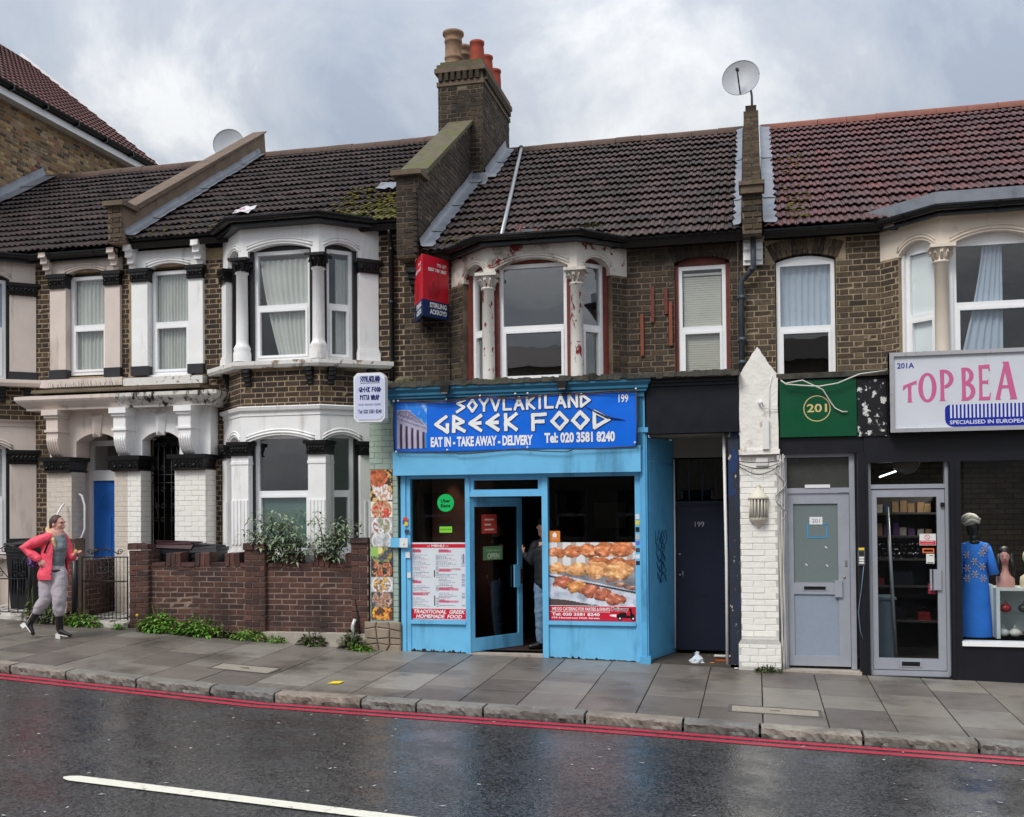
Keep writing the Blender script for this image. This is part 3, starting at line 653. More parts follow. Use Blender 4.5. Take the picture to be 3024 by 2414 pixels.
def room(th, x0, x1, y0, y1, z0, z1, mat=None, name='interior'):
    b = B(); v = [(x, y, z) for z in (z0, z1) for y in (y0, y1) for x in (x0, x1)]
    b.add(v, [(0, 1, 3, 2), (4, 6, 7, 5), (2, 3, 7, 6), (0, 2, 6, 4), (1, 5, 7, 3)]); return b.build(name, mat or m_room, th)
def voussoirs(th, wall, F, a0, a1, zs, rise, h, mat, n=13):
    ar = arc_pts(a0, a1, zs, rise, n); w = (a1-a0)/2; r = (w*w+rise*rise)/(2*rise); cz = zs+rise-r; ca = (a0+a1)/2
    for i in range(n):
        p, q = ar[i], ar[i+1]
        def out(t, e): d = math.hypot(t[0]-ca, t[1]-cz); return (ca+(t[0]-ca)*(d+e)/d, cz+(t[1]-cz)*(d+e)/d)
        sh = lambda u, v, k: (u[0]+(v[0]-u[0])*k, u[1]+(v[1]-u[1])*k)
        a, c = sh(p, q, .06), sh(p, q, .94); b = B(); e = h+random.uniform(-.01, .015)
        b.prism(F, [a, c, out(c, e), out(a, e)], -.2, .006+random.uniform(0, .005)); b.build('arch_brick', mat, wall)
def corbel_bracket(th, F, a, w, z0, z1, d, mat, name='bracket', steps=4):
    b = B(); pts = []; h = z1-z0
    for i in range(steps):
        zt = z1-h*i/steps; zb = z1-h*(i+1)/steps; o = d*(1-i/steps)
        b.fbox(F, a-w/2*(1-.06*i), a+w/2*(1-.06*i), zb, zt-.001, -.02, o); b.tube([F(a-w/2*(1-.06*i), zb+.012, o-.002), F(a+w/2*(1-.06*i), zb+.012, o-.002)], .012, 6)
    return b.build(name, mat, th)
def net(label, F, a0, a1, z0, z1, c, folds, mat, amp=.03, a0b=None, cat='curtain', name='net_curtain', group=None):
    """hanging cloth: pleated sheet; a0b = left edge at the hem (drawn aside)"""
    b = B(); nu, nz = max(24, folds*6), 14; vs = []
    for j in range(nz+1):
        t = j/nz; z = z1+(z0-z1)*t; la = a0+((a0b if a0b is not None else a0)-a0)*t**1.3
        for i in range(nu+1):
            u = i/nu; ph = u*folds*2*math.pi; vs.append(F(la+(a1-la)*u, z, c+amp*math.sin(ph+.4*math.sin(t*3+u*7))*(.6+.4*fbm(u*5, t*1.2))))
    b.add(vs, [(j*(nu+1)+i, j*(nu+1)+i+1, (j+1)*(nu+1)+i+1, (j+1)*(nu+1)+i) for j in range(nz) for i in range(nu)], True)
    return tag(b.build(name, mat, None), label, cat, group)
def clothmat(name, col, alpha):
    mt = bpy.data.materials.new(name); mt.use_nodes = True; t = mt.node_tree; t.nodes.clear(); N = t.nodes.new; L = t.links.new
    o = N('ShaderNodeOutputMaterial'); d = N('ShaderNodeBsdfDiffuse'); d.inputs[0].default_value = col; tl = N('ShaderNodeBsdfTranslucent'); tl.inputs[0].default_value = col
    m1 = N('ShaderNodeMixShader'); m1.inputs[0].default_value = .12; L(d.outputs[0], m1.inputs[1]); L(tl.outputs[0], m1.inputs[2])
    tr = N('ShaderNodeBsdfTransparent'); m2 = N('ShaderNodeMixShader'); m2.inputs[0].default_value = alpha; L(tr.outputs[0], m2.inputs[1]); L(m1.outputs[0], m2.inputs[2]); L(m2.outputs[0], o.inputs[0]); return mt
m_net = clothmat('net_cloth', S(226, 225, 220), .9); m_curt = clothmat('curtain_grey_blue', S(196, 206, 222), .98)
WY = 1.0                                             # depth of the house fronts

# ================================================================== house 197: white stucco bay, porch door
hB = thing('terraced_house', 'brown brick terraced house with white stucco bay windows and black-painted capitals', 'house', (-6.9, 1.0, zf(-6.9)), 'terraced houses in the row')
FB = FX(WY); holes = [(-7.65, -5.2, 0, 5.95), (-8.9, -8.17, 3.9, 5.56), (-8.84, -8.3, 0, 3.2)]
b = B(); slab(b, FB, -9.22, -4.82, -.2, 5.78, holes, .28); wB = b.build('wall', m_mortar_b, hB); bl = [(FB, *q) for q in lay(-9.14, -8.86, 3.75, 5.75, holes)+lay(-7.95, -7.65, .3, 5.6, holes)+lay(-5.2, -4.82, .3, 5.75, holes)]
room(hB, -9.1, -4.8, 1.29, 4.6, 3.55, 5.75); room(hB, -8.0, -4.8, 1.29, 4.6, .5, 3.4, name='interior')
BX = [(-7.65, 1.0), (-7.05, .4), (-5.85, .4), (-5.2, 1.0)]
seg = [seg_frame(BX[i], BX[i+1]) for i in range(3)]
# spandrel brickwork of the bay
for F, W in seg:
    b = B(); slab(b, F, 0, W, 3.33, 3.86, [], .2); o = b.build('bay_wall', m_mortar_b, hB); bl += [(F, *q) for q in lay(.004, W-.004, 3.335, 3.85, [])]
bricks(wB, bl, m_brick_b)
b = B(); sweep(b, [(-7.78, 1.0)]+BX[1:3]+[(-5.02, 1.0)], [(-.3, 3.86), (.10, 3.86), (.125, 3.9), (.125, 3.955), (-.3, 3.965)]); b.build('bay_sill', m_sillwhite, hB)
b = B(); sweep(b, BX, [(-.2, 3.2), (.012, 3.2), (.012, 3.26), (.05, 3.275), (.065, 3.32), (.03, 3.335), (-.2, 3.34)]); b.build('bay_cornice', m_white, hB)
for F, a in ((seg[0][0], .25), (seg[1][0], .12), (seg[1][0], 1.06), (seg[2][0], .16), (seg[2][0], .74)): corbel_bracket(hB, F, a, .11, 3.62, 3.855, .09, m_blk)
# upper and lower faces
for (F, W), (wa, wb), nm in ((seg[0], (.3, .72), 'l'), (seg[1], (.17, 1.03), 'f'), (seg[2], (.13, .52), 'r')):
    lintel(hB, F, W, 5.42, 5.88, wa-.05, wb+.05, .09, m_white, shoulder=.1); make_window(hB, F, wa, wb, 3.975, 5.53, 4.74, c=-.11, arch=0)
    lintel(hB, F, W, 2.83, 3.2, wa-.07, wb+.07, .1, m_white, shoulder=.0); make_window(hB, F, wa, wb, 1.26, 2.93, 2.12, c=-.11, gm=m_gl_d)
    for z0, z1 in ((3.967, 5.53), (1.2, 2.9)): jambs(hB, m_blk, [(F, wa-.06, wa, z0, z1, -.24, -.06), (F, wb, wb+.06, z0, z1, -.24, -.06), (F, wa-.06, wb+.06, z1, z1+.1, -.24, -.125)])
    b = B(); b.fbox(F, 0, W, .1, 1.2, -.2, -.02); b.build('bay_plinth', m_white, hB)
    b = B(); b.fbox(F, wa-.1, wb+.1, 1.2, 1.262, -.2, .05); b.build('window_sill', m_white, hB)
# wide pilasters at the wall side of the cants
for F, W, a0, a1 in ((seg[0][0], seg[0][1], .0, .22), (seg[2][0], seg[2][1], .58, .87)):
    b = B(); b.fbox(F, a0, a1, 4.12, 5.24, -.2, .02); b.fbox(F, a0-.015, a1+.015, 3.966, 4.1, -.2, .045); b.fbox(F, a0-.008, a1+.008, 4.1, 4.14, -.2, .032); b.build('pilaster', m_white, hB); capital(hB, F, (a0+a1)/2, a1-a0+.05, 5.22, 5.41, -.15, .05, m_blk, 6, 4)
    b = B(); b.fbox(F, a0, a1, 1.25, 2.66, -.2, .02); b.fbox(F, a0-.02, a1+.02, .2, 1.25, -.2, .05)
    for k in range(3): b.fbox(F, a0+.06+.07*k, a0+.085+.07*k, 1.4, 2.0, .0, .03)
    b.build('pilaster', m_white, hB); capital(hB, F, (a0+a1)/2, a1-a0+.05, 2.64, 2.835, -.15, .05, m_blk, 6, 5)
for x, y, sd in ((-7.03, .42, 1), (-5.87, .42, 2)):
    round_col(hB, x, y, 3.966, 5.42, 5.2, .085, m_white, m_blk, sd)
    b = B(); r = .13       # square lower pier with fluted foot
    b.box(x-r*1.25, x+r*1.25, y-r*.9, y+.2, .2, 1.26); b.box(x-r*1.12, x+r*1.12, y-r*.75, y+.2, 1.26, 1.34)
    for k in range(5): b.box(x-r+.004+k*.053, x-r+.036+k*.053, y-.105, y-.05, 1.4, 2.02)
    b.box(x-r, x+r, y-.09, y+.2, 1.34, 2.52); b.box(x-r*1.05, x+r*1.05, y-.1, y+.2, 2.52, 2.56); b.box(x-r, x+r, y-.09, y+.2, 2.56, 2.66); b.build('pier', m_white, hB)
    capital(hB, FX(y), x, .3, 2.64, 2.835, -.2, .12, m_blk, 6, sd+7)
# window over the porch with its own pilasters
b = B(); b.fbox(FB, -8.95, -8.12, 3.88, 3.93, -.2, .0); b.build('window_sill', m_white, hB); make_window(hB, FB, -8.86, -8.2, 3.93, 5.5, 4.7, c=-.06)
for a0, a1 in ((-9.14, -8.87), (-8.19, -7.95)):
    b = B(); b.fbox(FB, a0, a1, 4.06, 5.33, -.1, .06); b.build('pilaster', m_white, hB); b = B(); b.fbox(FB, a0-.01, a1+.01, 3.92, 4.06, -.1, .075); b.build('pilaster_foot', M('plinth_black', S(44, 44, 48), .5, .2, 6), hB); capital(hB, FB, (a0+a1)/2, a1-a0+.04, 5.33, 5.53, -.05, .09, m_blk, 6, 11)
F2 = Fr((-9.16, WY-.05), (1, 0)); lintel(hB, F2, 1.23, 5.53, 5.8, .28, .98, .07, m_white, c0=-.15, name='window_lintel')
for a in (-9.1, -7.98): corbel_bracket(hB, FX(WY-.05), a, .12, 5.5, 5.86, .2, m_white)
b = B(); b.box(-9.22, -7.9, .84, .98, 3.76, 3.875); b.build('porch_window_sill', m_sillwhite, hB)
for x in (-8.95, -8.1): corbel_bracket(hB, FX(WY), x, .09, 3.64, 3.755, .1, m_white)
gutter(hB, [(-9.18, .82), (-7.72, .82), (-7.12, .2), (-5.78, .2), (-5.12, .82), (-4.86, .82)], 5.95)
b = B(); sweep(b, [(-9.2, 1.0), (-7.68, 1.0), (-7.05, .4), (-5.85, .4), (-5.17, 1.0), (-4.84, 1.0)], [(-.05, 5.84), (.13, 5.84), (.13, 5.89), (-.05, 5.91)]); b.build('eaves_soffit', m_blk, hB)
b = B(); b.add([(-7.7, 1.0, 5.915), (-7.1, .26, 5.915), (-5.8, .26, 5.915), (-5.1, 1.0, 5.915)], [(0, 1, 2, 3)]); b.build('bay_roof', m_lead, hB)
roB, pB = roof(hB, -9.07, -4.83, .75, 5.9, 5.0, 8.54, m_tile_b, m_ridge)

# ================================================================== house 195: pink-beige stucco
hA = thing('terraced_house', 'brown brick terraced house with pinkish beige stucco and lace-curtained window over the porch', 'house', (-11.2, 1.0, zf(-11.2)), 'terraced houses in the row')
holes = [(-14, -10.86, 0, 5.9), (-10.3, -9.58, 3.95, 5.56), (-10.16, -9.3, 0, 3.2)]
b = B(); slab(b, FB, -13.8, -9.22, -.2, 5.78, holes, .28); wA = b.build('wall', m_mortar_b, hA); bl = [(FB, *q) for q in lay(-10.86, -10.57, .4, 5.7, holes)+lay(-9.34, -9.22, 3.75, 5.75, holes)]
AX = [(-13.4, 1.0), (-12.75, .4), (-11.55, .4), (-10.86, 1.0)]; sgA = [seg_frame(AX[i], AX[i+1]) for i in range(3)]
for F, W in sgA: b = B(); slab(b, F, 0, W, 3.3, 3.84, [], .2); b.build('bay_wall', m_mortar_b, hA); bl += [(F, *q) for q in lay(.004, W-.004, 3.305, 3.83, [])]
bricks(wA, bl, m_brick_b)
room(hA, -13.6, -9.3, 1.29, 4.6, 3.55, 5.7); room(hA, -13.6, -10.6, 1.29, 4.6, .5, 3.4)
b = B(); sweep(b, AX[:3]+[(-10.62, 1.0)], [(-.3, 3.8), (.10, 3.8), (.125, 3.85), (.125, 3.9), (-.3, 3.91)]); b.build('bay_sill', m_beige, hA)
b = B(); sweep(b, AX, [(-.2, 3.2), (.012, 3.2), (.012, 3.26), (.05, 3.275), (.065, 3.3), (-.2, 3.31)]); b.build('bay_cornice', m_beige, hA)
for (F, W), (wa, wb) in ((sgA[1], (.17, 1.03)), (sgA[2], (.1, .5))):
    lintel(hA, F, W, 5.4, 5.8, wa-.05, wb+.05, .09, m_beige, shoulder=.06); make_window(hA, F, wa, wb, 3.93, 5.46, 4.7, c=-.11)
    lintel(hA, F, W, 2.83, 3.2, wa-.07, wb+.07, .1, m_beige); make_window(hA, F, wa, wb, 1.24, 2.9, 2.1, c=-.11)
    for z0, z1 in ((3.915, 5.46), (1.2, 2.86)): jambs(hA, m_blk, [(F, wa-.06, wa, z0, z1, -.24, -.06), (F, wb, wb+.05, z0, z1, -.24, -.06), (F, wa-.06, wb+.05, z1, z1+.1, -.24, -.125)])
    b = B(); b.fbox(F, 0, W, .1, 1.2, -.2, -.02); b.fbox(F, wa-.1, wb+.1, 1.17, 1.24, -.2, .06); b.build('bay_plinth', m_beige, hA)
F, W = sgA[2]; a0, a1 = .55, .92
b = B(); b.fbox(F, a0, a1, 4.04, 5.24, -.2, .02); b.build('pilaster', m_beige, hA); b = B(); b.fbox(F, a0-.015, a1+.015, 3.912, 4.04, -.2, .045); b.build('pilaster_foot', MATS['plinth_black'], hA); capital(hA, F, (a0+a1)/2, a1-a0+.05, 5.22, 5.41, -.15, .05, m_blk, 6, 4)
b = B(); b.fbox(F, a0, a1, 1.3, 2.64, -.2, .02); b.fbox(F, a0-.02, a1+.02, .2, 1.3, -.2, .045); b.build('pilaster', m_beige, hA); capital(hA, F, (a0+a1)/2, a1-a0+.05, 2.62, 2.835, -.15, .05, m_blk, 6, 5)
for x in (-12.73, -11.57): round_col(hA, x, .42, 3.915, 5.42, 5.2, .085, m_beige, m_blk)
for a in (.45, .8): corbel_bracket(hA, F, a, .11, 3.58, 3.795, .09, m_blk)
make_window(hA, FB, -10.27, -9.61, 3.98, 5.5, 4.72, c=-.06)
for a0, a1 in ((-10.56, -10.28), (-9.6, -9.34)):
    b = B(); b.fbox(FB, a0, a1, 4.06, 5.33, -.1, .06); b.build('pilaster', m_beige, hA); b = B(); b.fbox(FB, a0-.01, a1+.01, 3.92, 4.06, -.1, .075); b.build('pilaster_foot', MATS['plinth_black'], hA); capital(hA, FB, (a0+a1)/2, a1-a0+.04, 5.31, 5.53, -.05, .09, m_blk, 6, 12)
F2 = Fr((-10.58, WY-.05), (1, 0)); lintel(hA, F2, 1.26, 5.53, 5.77, .3, .98, .07, m_beige, c0=-.15, name='window_lintel')
for a in (-10.56, -9.38): corbel_bracket(hA, FX(WY-.05), a, .12, 5.5, 5.84, .2, m_beige)
b = B(); b.box(-10.66, -9.24, .84, .98, 3.78, 3.9); b.build('porch_window_sill', m_beige, hA)
gutter(hA, [(-13.8, .82), (-13.46, .82), (-12.8, .2), (-11.5, .2), (-10.82, .82), (-9.3, .82)], 5.82)
b = B(); sweep(b, AX+[(-9.24, 1.0)], [(-.05, 5.74), (.13, 5.74), (.13, 5.78), (-.05, 5.8)]); b.build('eaves_soffit', m_blk, hA)
b = B(); b.add([(-13.4, 1.0, 5.8), (-12.8, .26, 5.8), (-11.5, .26, 5.8), (-10.8, 1.0, 5.8)], [(0, 1, 2, 3)]); b.build('bay_roof', m_lead, hA)
roA, pA = roof(hA, -13.8, -9.3, .75, 5.84, 5.0, 8.5, m_tile_a, m_ridge)
flashing(hA, -13.78, -13.45, .75, 5.84, pA, 1.6, 5.05, steps=4)

# ================================================================== house 199: bay over the blue shop
hC = thing('terraced_house', 'sooty brick terraced house with flaking bay columns above the blue shop', 'house', (-2.33, 1.0, zf(-2.33)), 'terraced houses in the row')
holes = [(-4.12, -1.66, 0, 5.45), (-1.03, -.31, 3.3, 5.21)]
b = B(); slab(b, FB, -1.66, -.13, 3.0, 5.35, holes, .28); wC = b.build('wall', m_mortar_c, hC); b = B(); slab(b, FB, -4.82, -4.12, 3.0, 5.35, [], .28); b.build('wall', m_mortar_c, hC)
hb = holes+[(-1.15, -.19, 5.13, 5.4)]
bl = [(FB, *q) for q in lay(-4.82, -.13, 3.42, 5.34, hb)]
CX = [(-4.12, 1.0), (-3.46, .4), (-2.24, .4), (-1.66, 1.0)]; sgC = [seg_frame(CX[i], CX[i+1]) for i in range(3)]
room(hC, -4.5, -.15, 1.29, 4.6, 3.3, 5.3)
for (F, W), (wa, wb), (pa, pb) in ((sgC[0], (.36, .8), (0, .3)), (sgC[1], (.15, 1.07), None or (0, 0)), (sgC[2], (.14, .52), (.58, sgC[2][1]))):
    lintel(hC, F, W, 4.97, 5.39, wa-.03, wb+.03, .13, m_peel, shoulder=.08); make_window(hC, F, wa, wb, 3.55, 5.12, 4.27, c=-.13, gm=m_gl_d)
    jambs(hC, m_redtim, [(F, wa-.075, wa, 3.5, 5.1, -.24, -.08), (F, wb, wb+.075, 3.5, 5.1, -.24, -.08), (F, wa, wb, 5.122, 5.2, -.24, -.14)])
    if pb > pa:
        b = B(); slab(b, F, pa, pb, 3.4, 4.975, [], .2); b.build('bay_pier', m_mortar_c, hC); bl += [(F, *q) for q in lay(pa+.003, pb-.003, 3.45, 4.97, [])]
bricks(wC, bl, m_brick_c)
for x, sd in ((-3.44, 1), (-2.25, 2)): round_col(hC, x, .42, 3.4, 4.99, 4.77, .085, m_peelcol, m_peel, sd, base=False)
make_window(hC, FB, -.98, -.36, 3.5, 5.08, 4.24, c=-.08); jambs(hC, m_redtim, [(FB, -1.03, -.98, 3.45, 5.1, -.2, -.06), (FB, -.36, -.31, 3.45, 5.1, -.2, -.06), (FB, -.98, -.36, 5.08, 5.2, -.2, -.09)])
voussoirs(hC, wC, FB, -1.04, -.3, 5.12, .075, .2, m_brick_c)
gutter(hC, [(-4.46, .82), (-4.16, .82), (-3.52, .2), (-2.18, .2), (-1.6, .82), (-.14, .82)], 5.44)
b = B(); sweep(b, [(-4.5, 1.0)]+CX+[(-.13, 1.0)], [(-.05, 5.34), (.13, 5.34), (.13, 5.38), (-.05, 5.4)]); b.build('eaves_soffit', m_blk, hC)
b = B(); b.add([(-4.2, 1.0, 5.41), (-3.52, .26, 5.41), (-2.18, .26, 5.41), (-1.58, 1.0, 5.41)], [(0, 1, 2, 3)]); b.build('bay_roof', m_lead, hC)
roC, pC = roof(hC, -4.47, -.13, .75, 5.42, 5.0, 8.2, m_tile_c, m_ridge)
corbel_bracket(hC, FB, -4.62, .2, 4.95, 5.25, .2, m_blk, name='party_bracket')
# ================================================================== house 201: cream bay, red tiles
hD = thing('terraced_house', 'brick terraced house with cream bay and reddish tiles above the two small shops', 'house', (2.33, 1.0, zf(2.33)), 'terraced houses in the row')
holes = [(1.57, 4.05, 0, 5.45), (.27, 1.03, 3.3, 5.2)]
b = B(); slab(b, FB, -.13, 1.57, 3.0, 5.35, holes, .28); wD = b.build('wall', m_mortar_d, hD); b = B(); slab(b, FB, 4.03, 4.7, 3.0, 5.35, [], .28); b.build('wall', m_mortar_d, hD)
bl = [(FB, *q) for q in lay(-.13, 4.6, 3.42, 5.34, holes+[(.15, 1.15, 5.06, 5.4)])]
DX = [(1.57, 1.0), (2.19, .4), (3.41, .4), (4.03, 1.0)]; sgD = [seg_frame(DX[i], DX[i+1]) for i in range(3)]
room(hD, .05, 4.5, 1.29, 4.6, 3.3, 5.3)
for (F, W), (wa, wb), (pa, pb) in ((sgD[0], (.3, .75), (0, .27)), (sgD[1], (.14, 1.08), (0, 0)), (sgD[2], (.14, .56), (.6, sgD[2][1]))):
    lintel(hD, F, W, 4.97, 5.34, wa-.02, wb+.02, .13, m_cream, shoulder=.03); make_window(hD, F, wa, wb, 3.5, 5.04, 4.2 if W < 1 else 4.28, c=-.11, arch=.09, gm=m_gl if W > 1 else m_gl)
    jambs(hD, m_upvc, [(F, wa-.06, wa, 3.4, 5.0, -.24, -.06), (F, wb, wb+.06, 3.4, 5.0, -.24, -.06)])
    if pb > pa: b = B(); slab(b, F, pa, pb, 3.4, 4.975, [], .2); b.build('bay_pier', m_mortar_d, hD); bl += [(F, *q) for q in lay(pa+.003, pb-.003, 3.45, 4.97, [])]
bricks(wD, bl, m_brick_d)
for x, sd in ((2.2, 1), (3.4, 2)): round_col(hD, x, .42, 3.4, 4.99, 4.77, .085, m_cream, m_cream, sd, base=False)
make_window(hD, FB, .285, 1.015, 3.45, 5.05, 4.18, c=-.06, arch=.07); voussoirs(hD, wD, FB, .25, 1.05, 5.06, .085, .22, m_brick_d)
gutter(hD, [(.14, .82), (1.5, .82), (2.13, .2), (3.47, .2), (4.1, .82), (4.66, .82)], 5.42)
b = B(); sweep(b, [(.12, 1.0)]+DX+[(4.66, 1.0)], [(-.05, 5.34), (.13, 5.34), (.13, 5.37), (-.05, 5.39)]); b.build('eaves_soffit', M('soffit_cream', S(186, 176, 160), .6, .2, 4), hD)
b = B(); sweep(b, [(1.42, .98), (2.13, .28), (3.47, .28), (4.2, .98)], [(.0, 5.46), (.03, 5.46), (.03, 5.6), (-.5, 5.75), (-.5, 5.6)]); b.build('bay_lead_apron', m_lead, hD)
roD, pD = roof(hD, .14, 4.75, .75, 5.42, 5.0, 8.2, m_tile_d, m_ridge_d)
b = B(); b.fbox(FB, -.13, .12, 5.02, 5.36, .0, .06); b.fbox(FB, -.12, .11, 5.22, 5.3, .06, .1); b.fbox(FB, -.12, .11, 5.08, 5.14, .06, .09); b.build('party_bracket', m_white, hD)
# ================================================================== tall neighbour on the left
hT = thing('tall_house', 'tall yellow stock brick building with red tiled roof rising behind the terrace', 'house', (-15.5, 6, zf(-15)))
FT = Fr((-13.82, 0), (0, 1)); FT.n = Vector((1, 0, 0))
b = B(); slab(b, FT, .6, 8.6, 4.0, 9.78, [], .4); wT = b.build('wall', m_mortar_y, hT); b = B()
bricks(wT, [(FT, *q) for q in lay(2.4, 8.6, 7.0, 9.7, []) if q[2] > 7.0+max(0, (3-q[0])*.2)], m_brick_y)
b = B(); b.box(-14.0, -13.62, .6, 8.75, 9.70, 9.745); b.box(-13.66, -13.63, .6, 8.75, 9.745, 9.9); b.build('fascia_board', m_upvc, hT)
b = B(); P = [(-13.57, 8.85, 9.93), (-13.57, .6, 9.93)]; b.tube(P, .07, 10, arc=(math.pi, 2*math.pi), upv=(0, 0, 1)); b.tube(P, .062, 10, arc=(math.pi, 2*math.pi), upv=(0, 0, 1)); b.box(-13.63, -13.6, .6, 8.8, 9.84, 9.96); b.build('gutter', m_blkpl, hT)
b = B()
for i in range(9): b.box(-13.66, -13.5, .9+i*.95, .94+i*.95, 9.83, 9.94)
b.build('gutter_bracket', m_blkpl, hT)
b = B(); Y0, Y1 = .5, 8.9; b.add([(-13.55, Y0, 9.95), (-13.55, Y1, 9.95), (-17.5, Y1, 13.1), (-17.5, Y0, 13.1), (-21.5, Y0, 9.95), (-21.5, Y1, 9.95)], [(0, 1, 2, 3), (3, 2, 5, 4), (1, 5, 2), (0, 3, 4)]); ro = b.build('roof', MATS['roof_underlay'], hT)
b = B(); b.add([(-13.6, Y1+.02, 9.93), (-13.6, Y1-.03, 9.93), (-17.5, Y1-.03, 13.06), (-17.5, Y1+.02, 13.06), (-13.6, Y1+.02, 10.02), (-13.6, Y1-.03, 10.02), (-17.5, Y1-.03, 13.19), (-17.5, Y1+.02, 13.19)], [(0, 1, 2, 3), (7, 6, 5, 4), (0, 4, 5, 1), (2, 6, 7, 3), (0, 3, 7, 4), (1, 5, 6, 2)]); b.build('verge_board', m_upvc, hT)
me, (V, Fc) = tile_mesh(m_tile_e, .3); pit = math.atan2(3.15, 3.95); tl = []
for r in range(15):
    for i in range(28):
        s = r*.335-.03; base = Vector((-13.55-math.cos(pit)*s, Y1-.15-.3*i, 9.97+math.sin(pit)*s)); tl.append(((base-CAM).length-i*.0, Matrix.Translation(base) @ Matrix.Rotation(math.pi/2, 4, 'Z') @ Matrix.Rotation(pit-.1, 4, 'X') @ Matrix.Diagonal((.99, 1.0, 1, 1))))
tl.sort(key=lambda q: q[0])
for d, mt_ in tl[:300]: o = bpy.data.objects.new('roof_tile', me); COL.objects.link(o); o.parent = ro; o.matrix_basis = mt_
b = B(); [b.add([q[1] @ Vector(v) for v in V], Fc, rnd=random.random()) for q in tl[300:]]; stuff(b.build('roof_tiling', m_tile_e, ro))
# ------------------------------------------------------------------ parapets and chimney
def rz_(ye, ze, pitch, y): return ze+(y-ye)*math.tan(pitch)
# between 195 and 197: rendered parapet
pw = thing('parapet_wall', 'brown rendered party parapet climbing the roof between the two stucco houses', 'parapet', (-9.19, .6, 5.5), 'party walls above the roofs')
Fp = Fr((-9.31, 0), (0, 1)); Fp.n = Vector((-1, 0, 0))
tp = lambda y: 6.42+(y-.95)*math.tan(pB)*1.02
b = B(); Fp2 = lambda a, z, c=0.: (-9.31+c, a, z)
b.prism(Fp2, [(.62, 5.86), (.62, 6.4), (.95, 6.4), (5.15, tp(5.15)), (5.3, 7.9), (1.2, 5.86)], 0, .24); b.build('render_face', m_render, pw)
b = B(); b.prism(Fp2, [(.93, 6.41), (5.15, tp(5.15)+.005), (5.2, tp(5.15)+.06), (.93, 6.5)], -.03, .27); b.build('coping', M('coping_brown', S(112, 96, 84), .9, .25, 6, .004, 50), pw)
b = B(); b.box(-9.36, -9.02, .54, .96, 6.4, 6.47); b.build('coping_slab', m_coping, pw)
flashing(pw, -9.07, -8.93, .75, 5.9, pB, .0, 5.0, steps=6, up=.1)
bl = [(FX(.62), *q) for q in lay(-9.31, -9.07, 5.88, 6.39, [])]; bricks(pw, bl, m_brick_d, proud=.012)
# between 197 and 199: brick parapet up to the chimney
pw = thing('parapet_wall', 'dark brick party parapet with mossy coping running up to the chimney stack', 'parapet', (-4.66, .6, 5.2), 'party walls above the roofs')
FpR = Fr((-4.5, 0), (0, 1)); FpR.n = Vector((1, 0, 0)); tp = lambda y: 6.62+(y-1.0)*math.tan(pC)
b = B(); Fq = lambda a, z, c=0.: (-4.82+c, a, z); b.prism(Fq, [(.7, 5.36), (.7, 6.5), (.98, 6.5), (.98, 6.6), (3.5, tp(3.5)), (3.5, 6.6), (1.2, 5.36)], 0, .32); wl = b.build('wall', m_mortar_c, pw)
dirn = Vector((0, math.cos(pC), math.sin(pC)))
bl = [(FX(.7), *q) for q in lay(-4.82, -4.5, 5.37, 6.49, [])]
bl += [(FpR, *q) for q in lay(.6, 3.45, 5.4, 8.3, []) if q[3] < tp((q[0]+q[1])/2)-.02 and q[3] < 6.49+max(0, (q[0]-.95)*9) and q[2] > rz_(.75, 5.42, pC, q[0])-.05]
bricks(pw, bl, m_brick_c)
b = B(); b.box(-4.88, -4.44, .62, 1.02, 6.5, 6.57); b.build('coping_slab', m_coping, pw)
b = B(); b.prism(Fq, [(1.0, 6.61), (3.46, tp(3.46)+.005), (3.46, tp(3.46)+.06), (.98, 6.68)], -.05, .37); b.build('coping', m_moss_coping, pw)
flashing(pw, -4.47, -4.3, .75, 5.42, pC, .0, 3.6, steps=6, up=.12)
b = B(); z0 = rz_(.75, 5.42, pC, 3.38)
b.add([(-4.5, 3.37, z0+.22), (-4.2, 3.37, z0+.22), (-4.2, 3.36, z0+.08), (-4.5, 3.36, z0+.08), (-4.2, 3.2, z0-.03), (-4.52, 3.2, z0-.03)], [(0, 3, 2, 1), (3, 5, 4, 2)]); b.build('lead_apron', m_lead, pw)
flashing(pw, -4.25, -4.1, .75, 5.42, pC, 3.3, 5.0, steps=2)
# between 199 and 201
pw = thing('parapet_wall', 'narrow brick party parapet with the satellite dish on its top', 'parapet', (-.01, .6, 5.2), 'party walls above the roofs')
b = B(); Fq = lambda a, z, c=0.: (-.13+c, a, z); tp = lambda y: 5.99+(y-.95)*math.tan(pC)*.95
b.prism(Fq, [(.62, 5.35), (.62, 5.95), (.95, 5.95), (4.75, tp(4.75)), (5.2, tp(4.75)), (5.2, 7.9), (1.2, 5.35)], 0, .24); wl = b.build('wall', m_mortar_c, pw)
bl = [(FX(.62), *q) for q in lay(-.13, .11, 5.4, 5.93, [])]
k = 0
for i in range(44):     # courses of the raked top seen end-on
    y = 1.0+i*.085; F = FX(y); bl.append((F, -.125, -.02 if i % 2 else .03, tp(y)-.02, tp(y)+.055)); bl.append((F, .0 if i % 2 else .04, .105, tp(y)-.02, tp(y)+.055))
bricks(pw, bl, m_brick_d, depth=.09, proud=.01)
b = B(); b.box(-.17, .15, .52, .98, 5.95, 6.0); b.box(-.15, .13, .55, .62, 5.85, 5.95); b.build('ledge', m_coping, pw)
b = B(); b.box(-.13, .11, 4.7, 5.2, tp(4.75), tp(4.75)+.1); b.box(-.1, .08, 4.72, 5.1, tp(4.75)+.1, tp(4.75)+.2); b.build('end_cap', m_coping, pw)
flashing(pw, .12, .29, .75, 5.42, pD, .0, 5.0, steps=5, up=.1); flashing(pw, -.14, -.24, .75, 5.42, pC, .0, 5.0, steps=5, up=.1, side=-1)
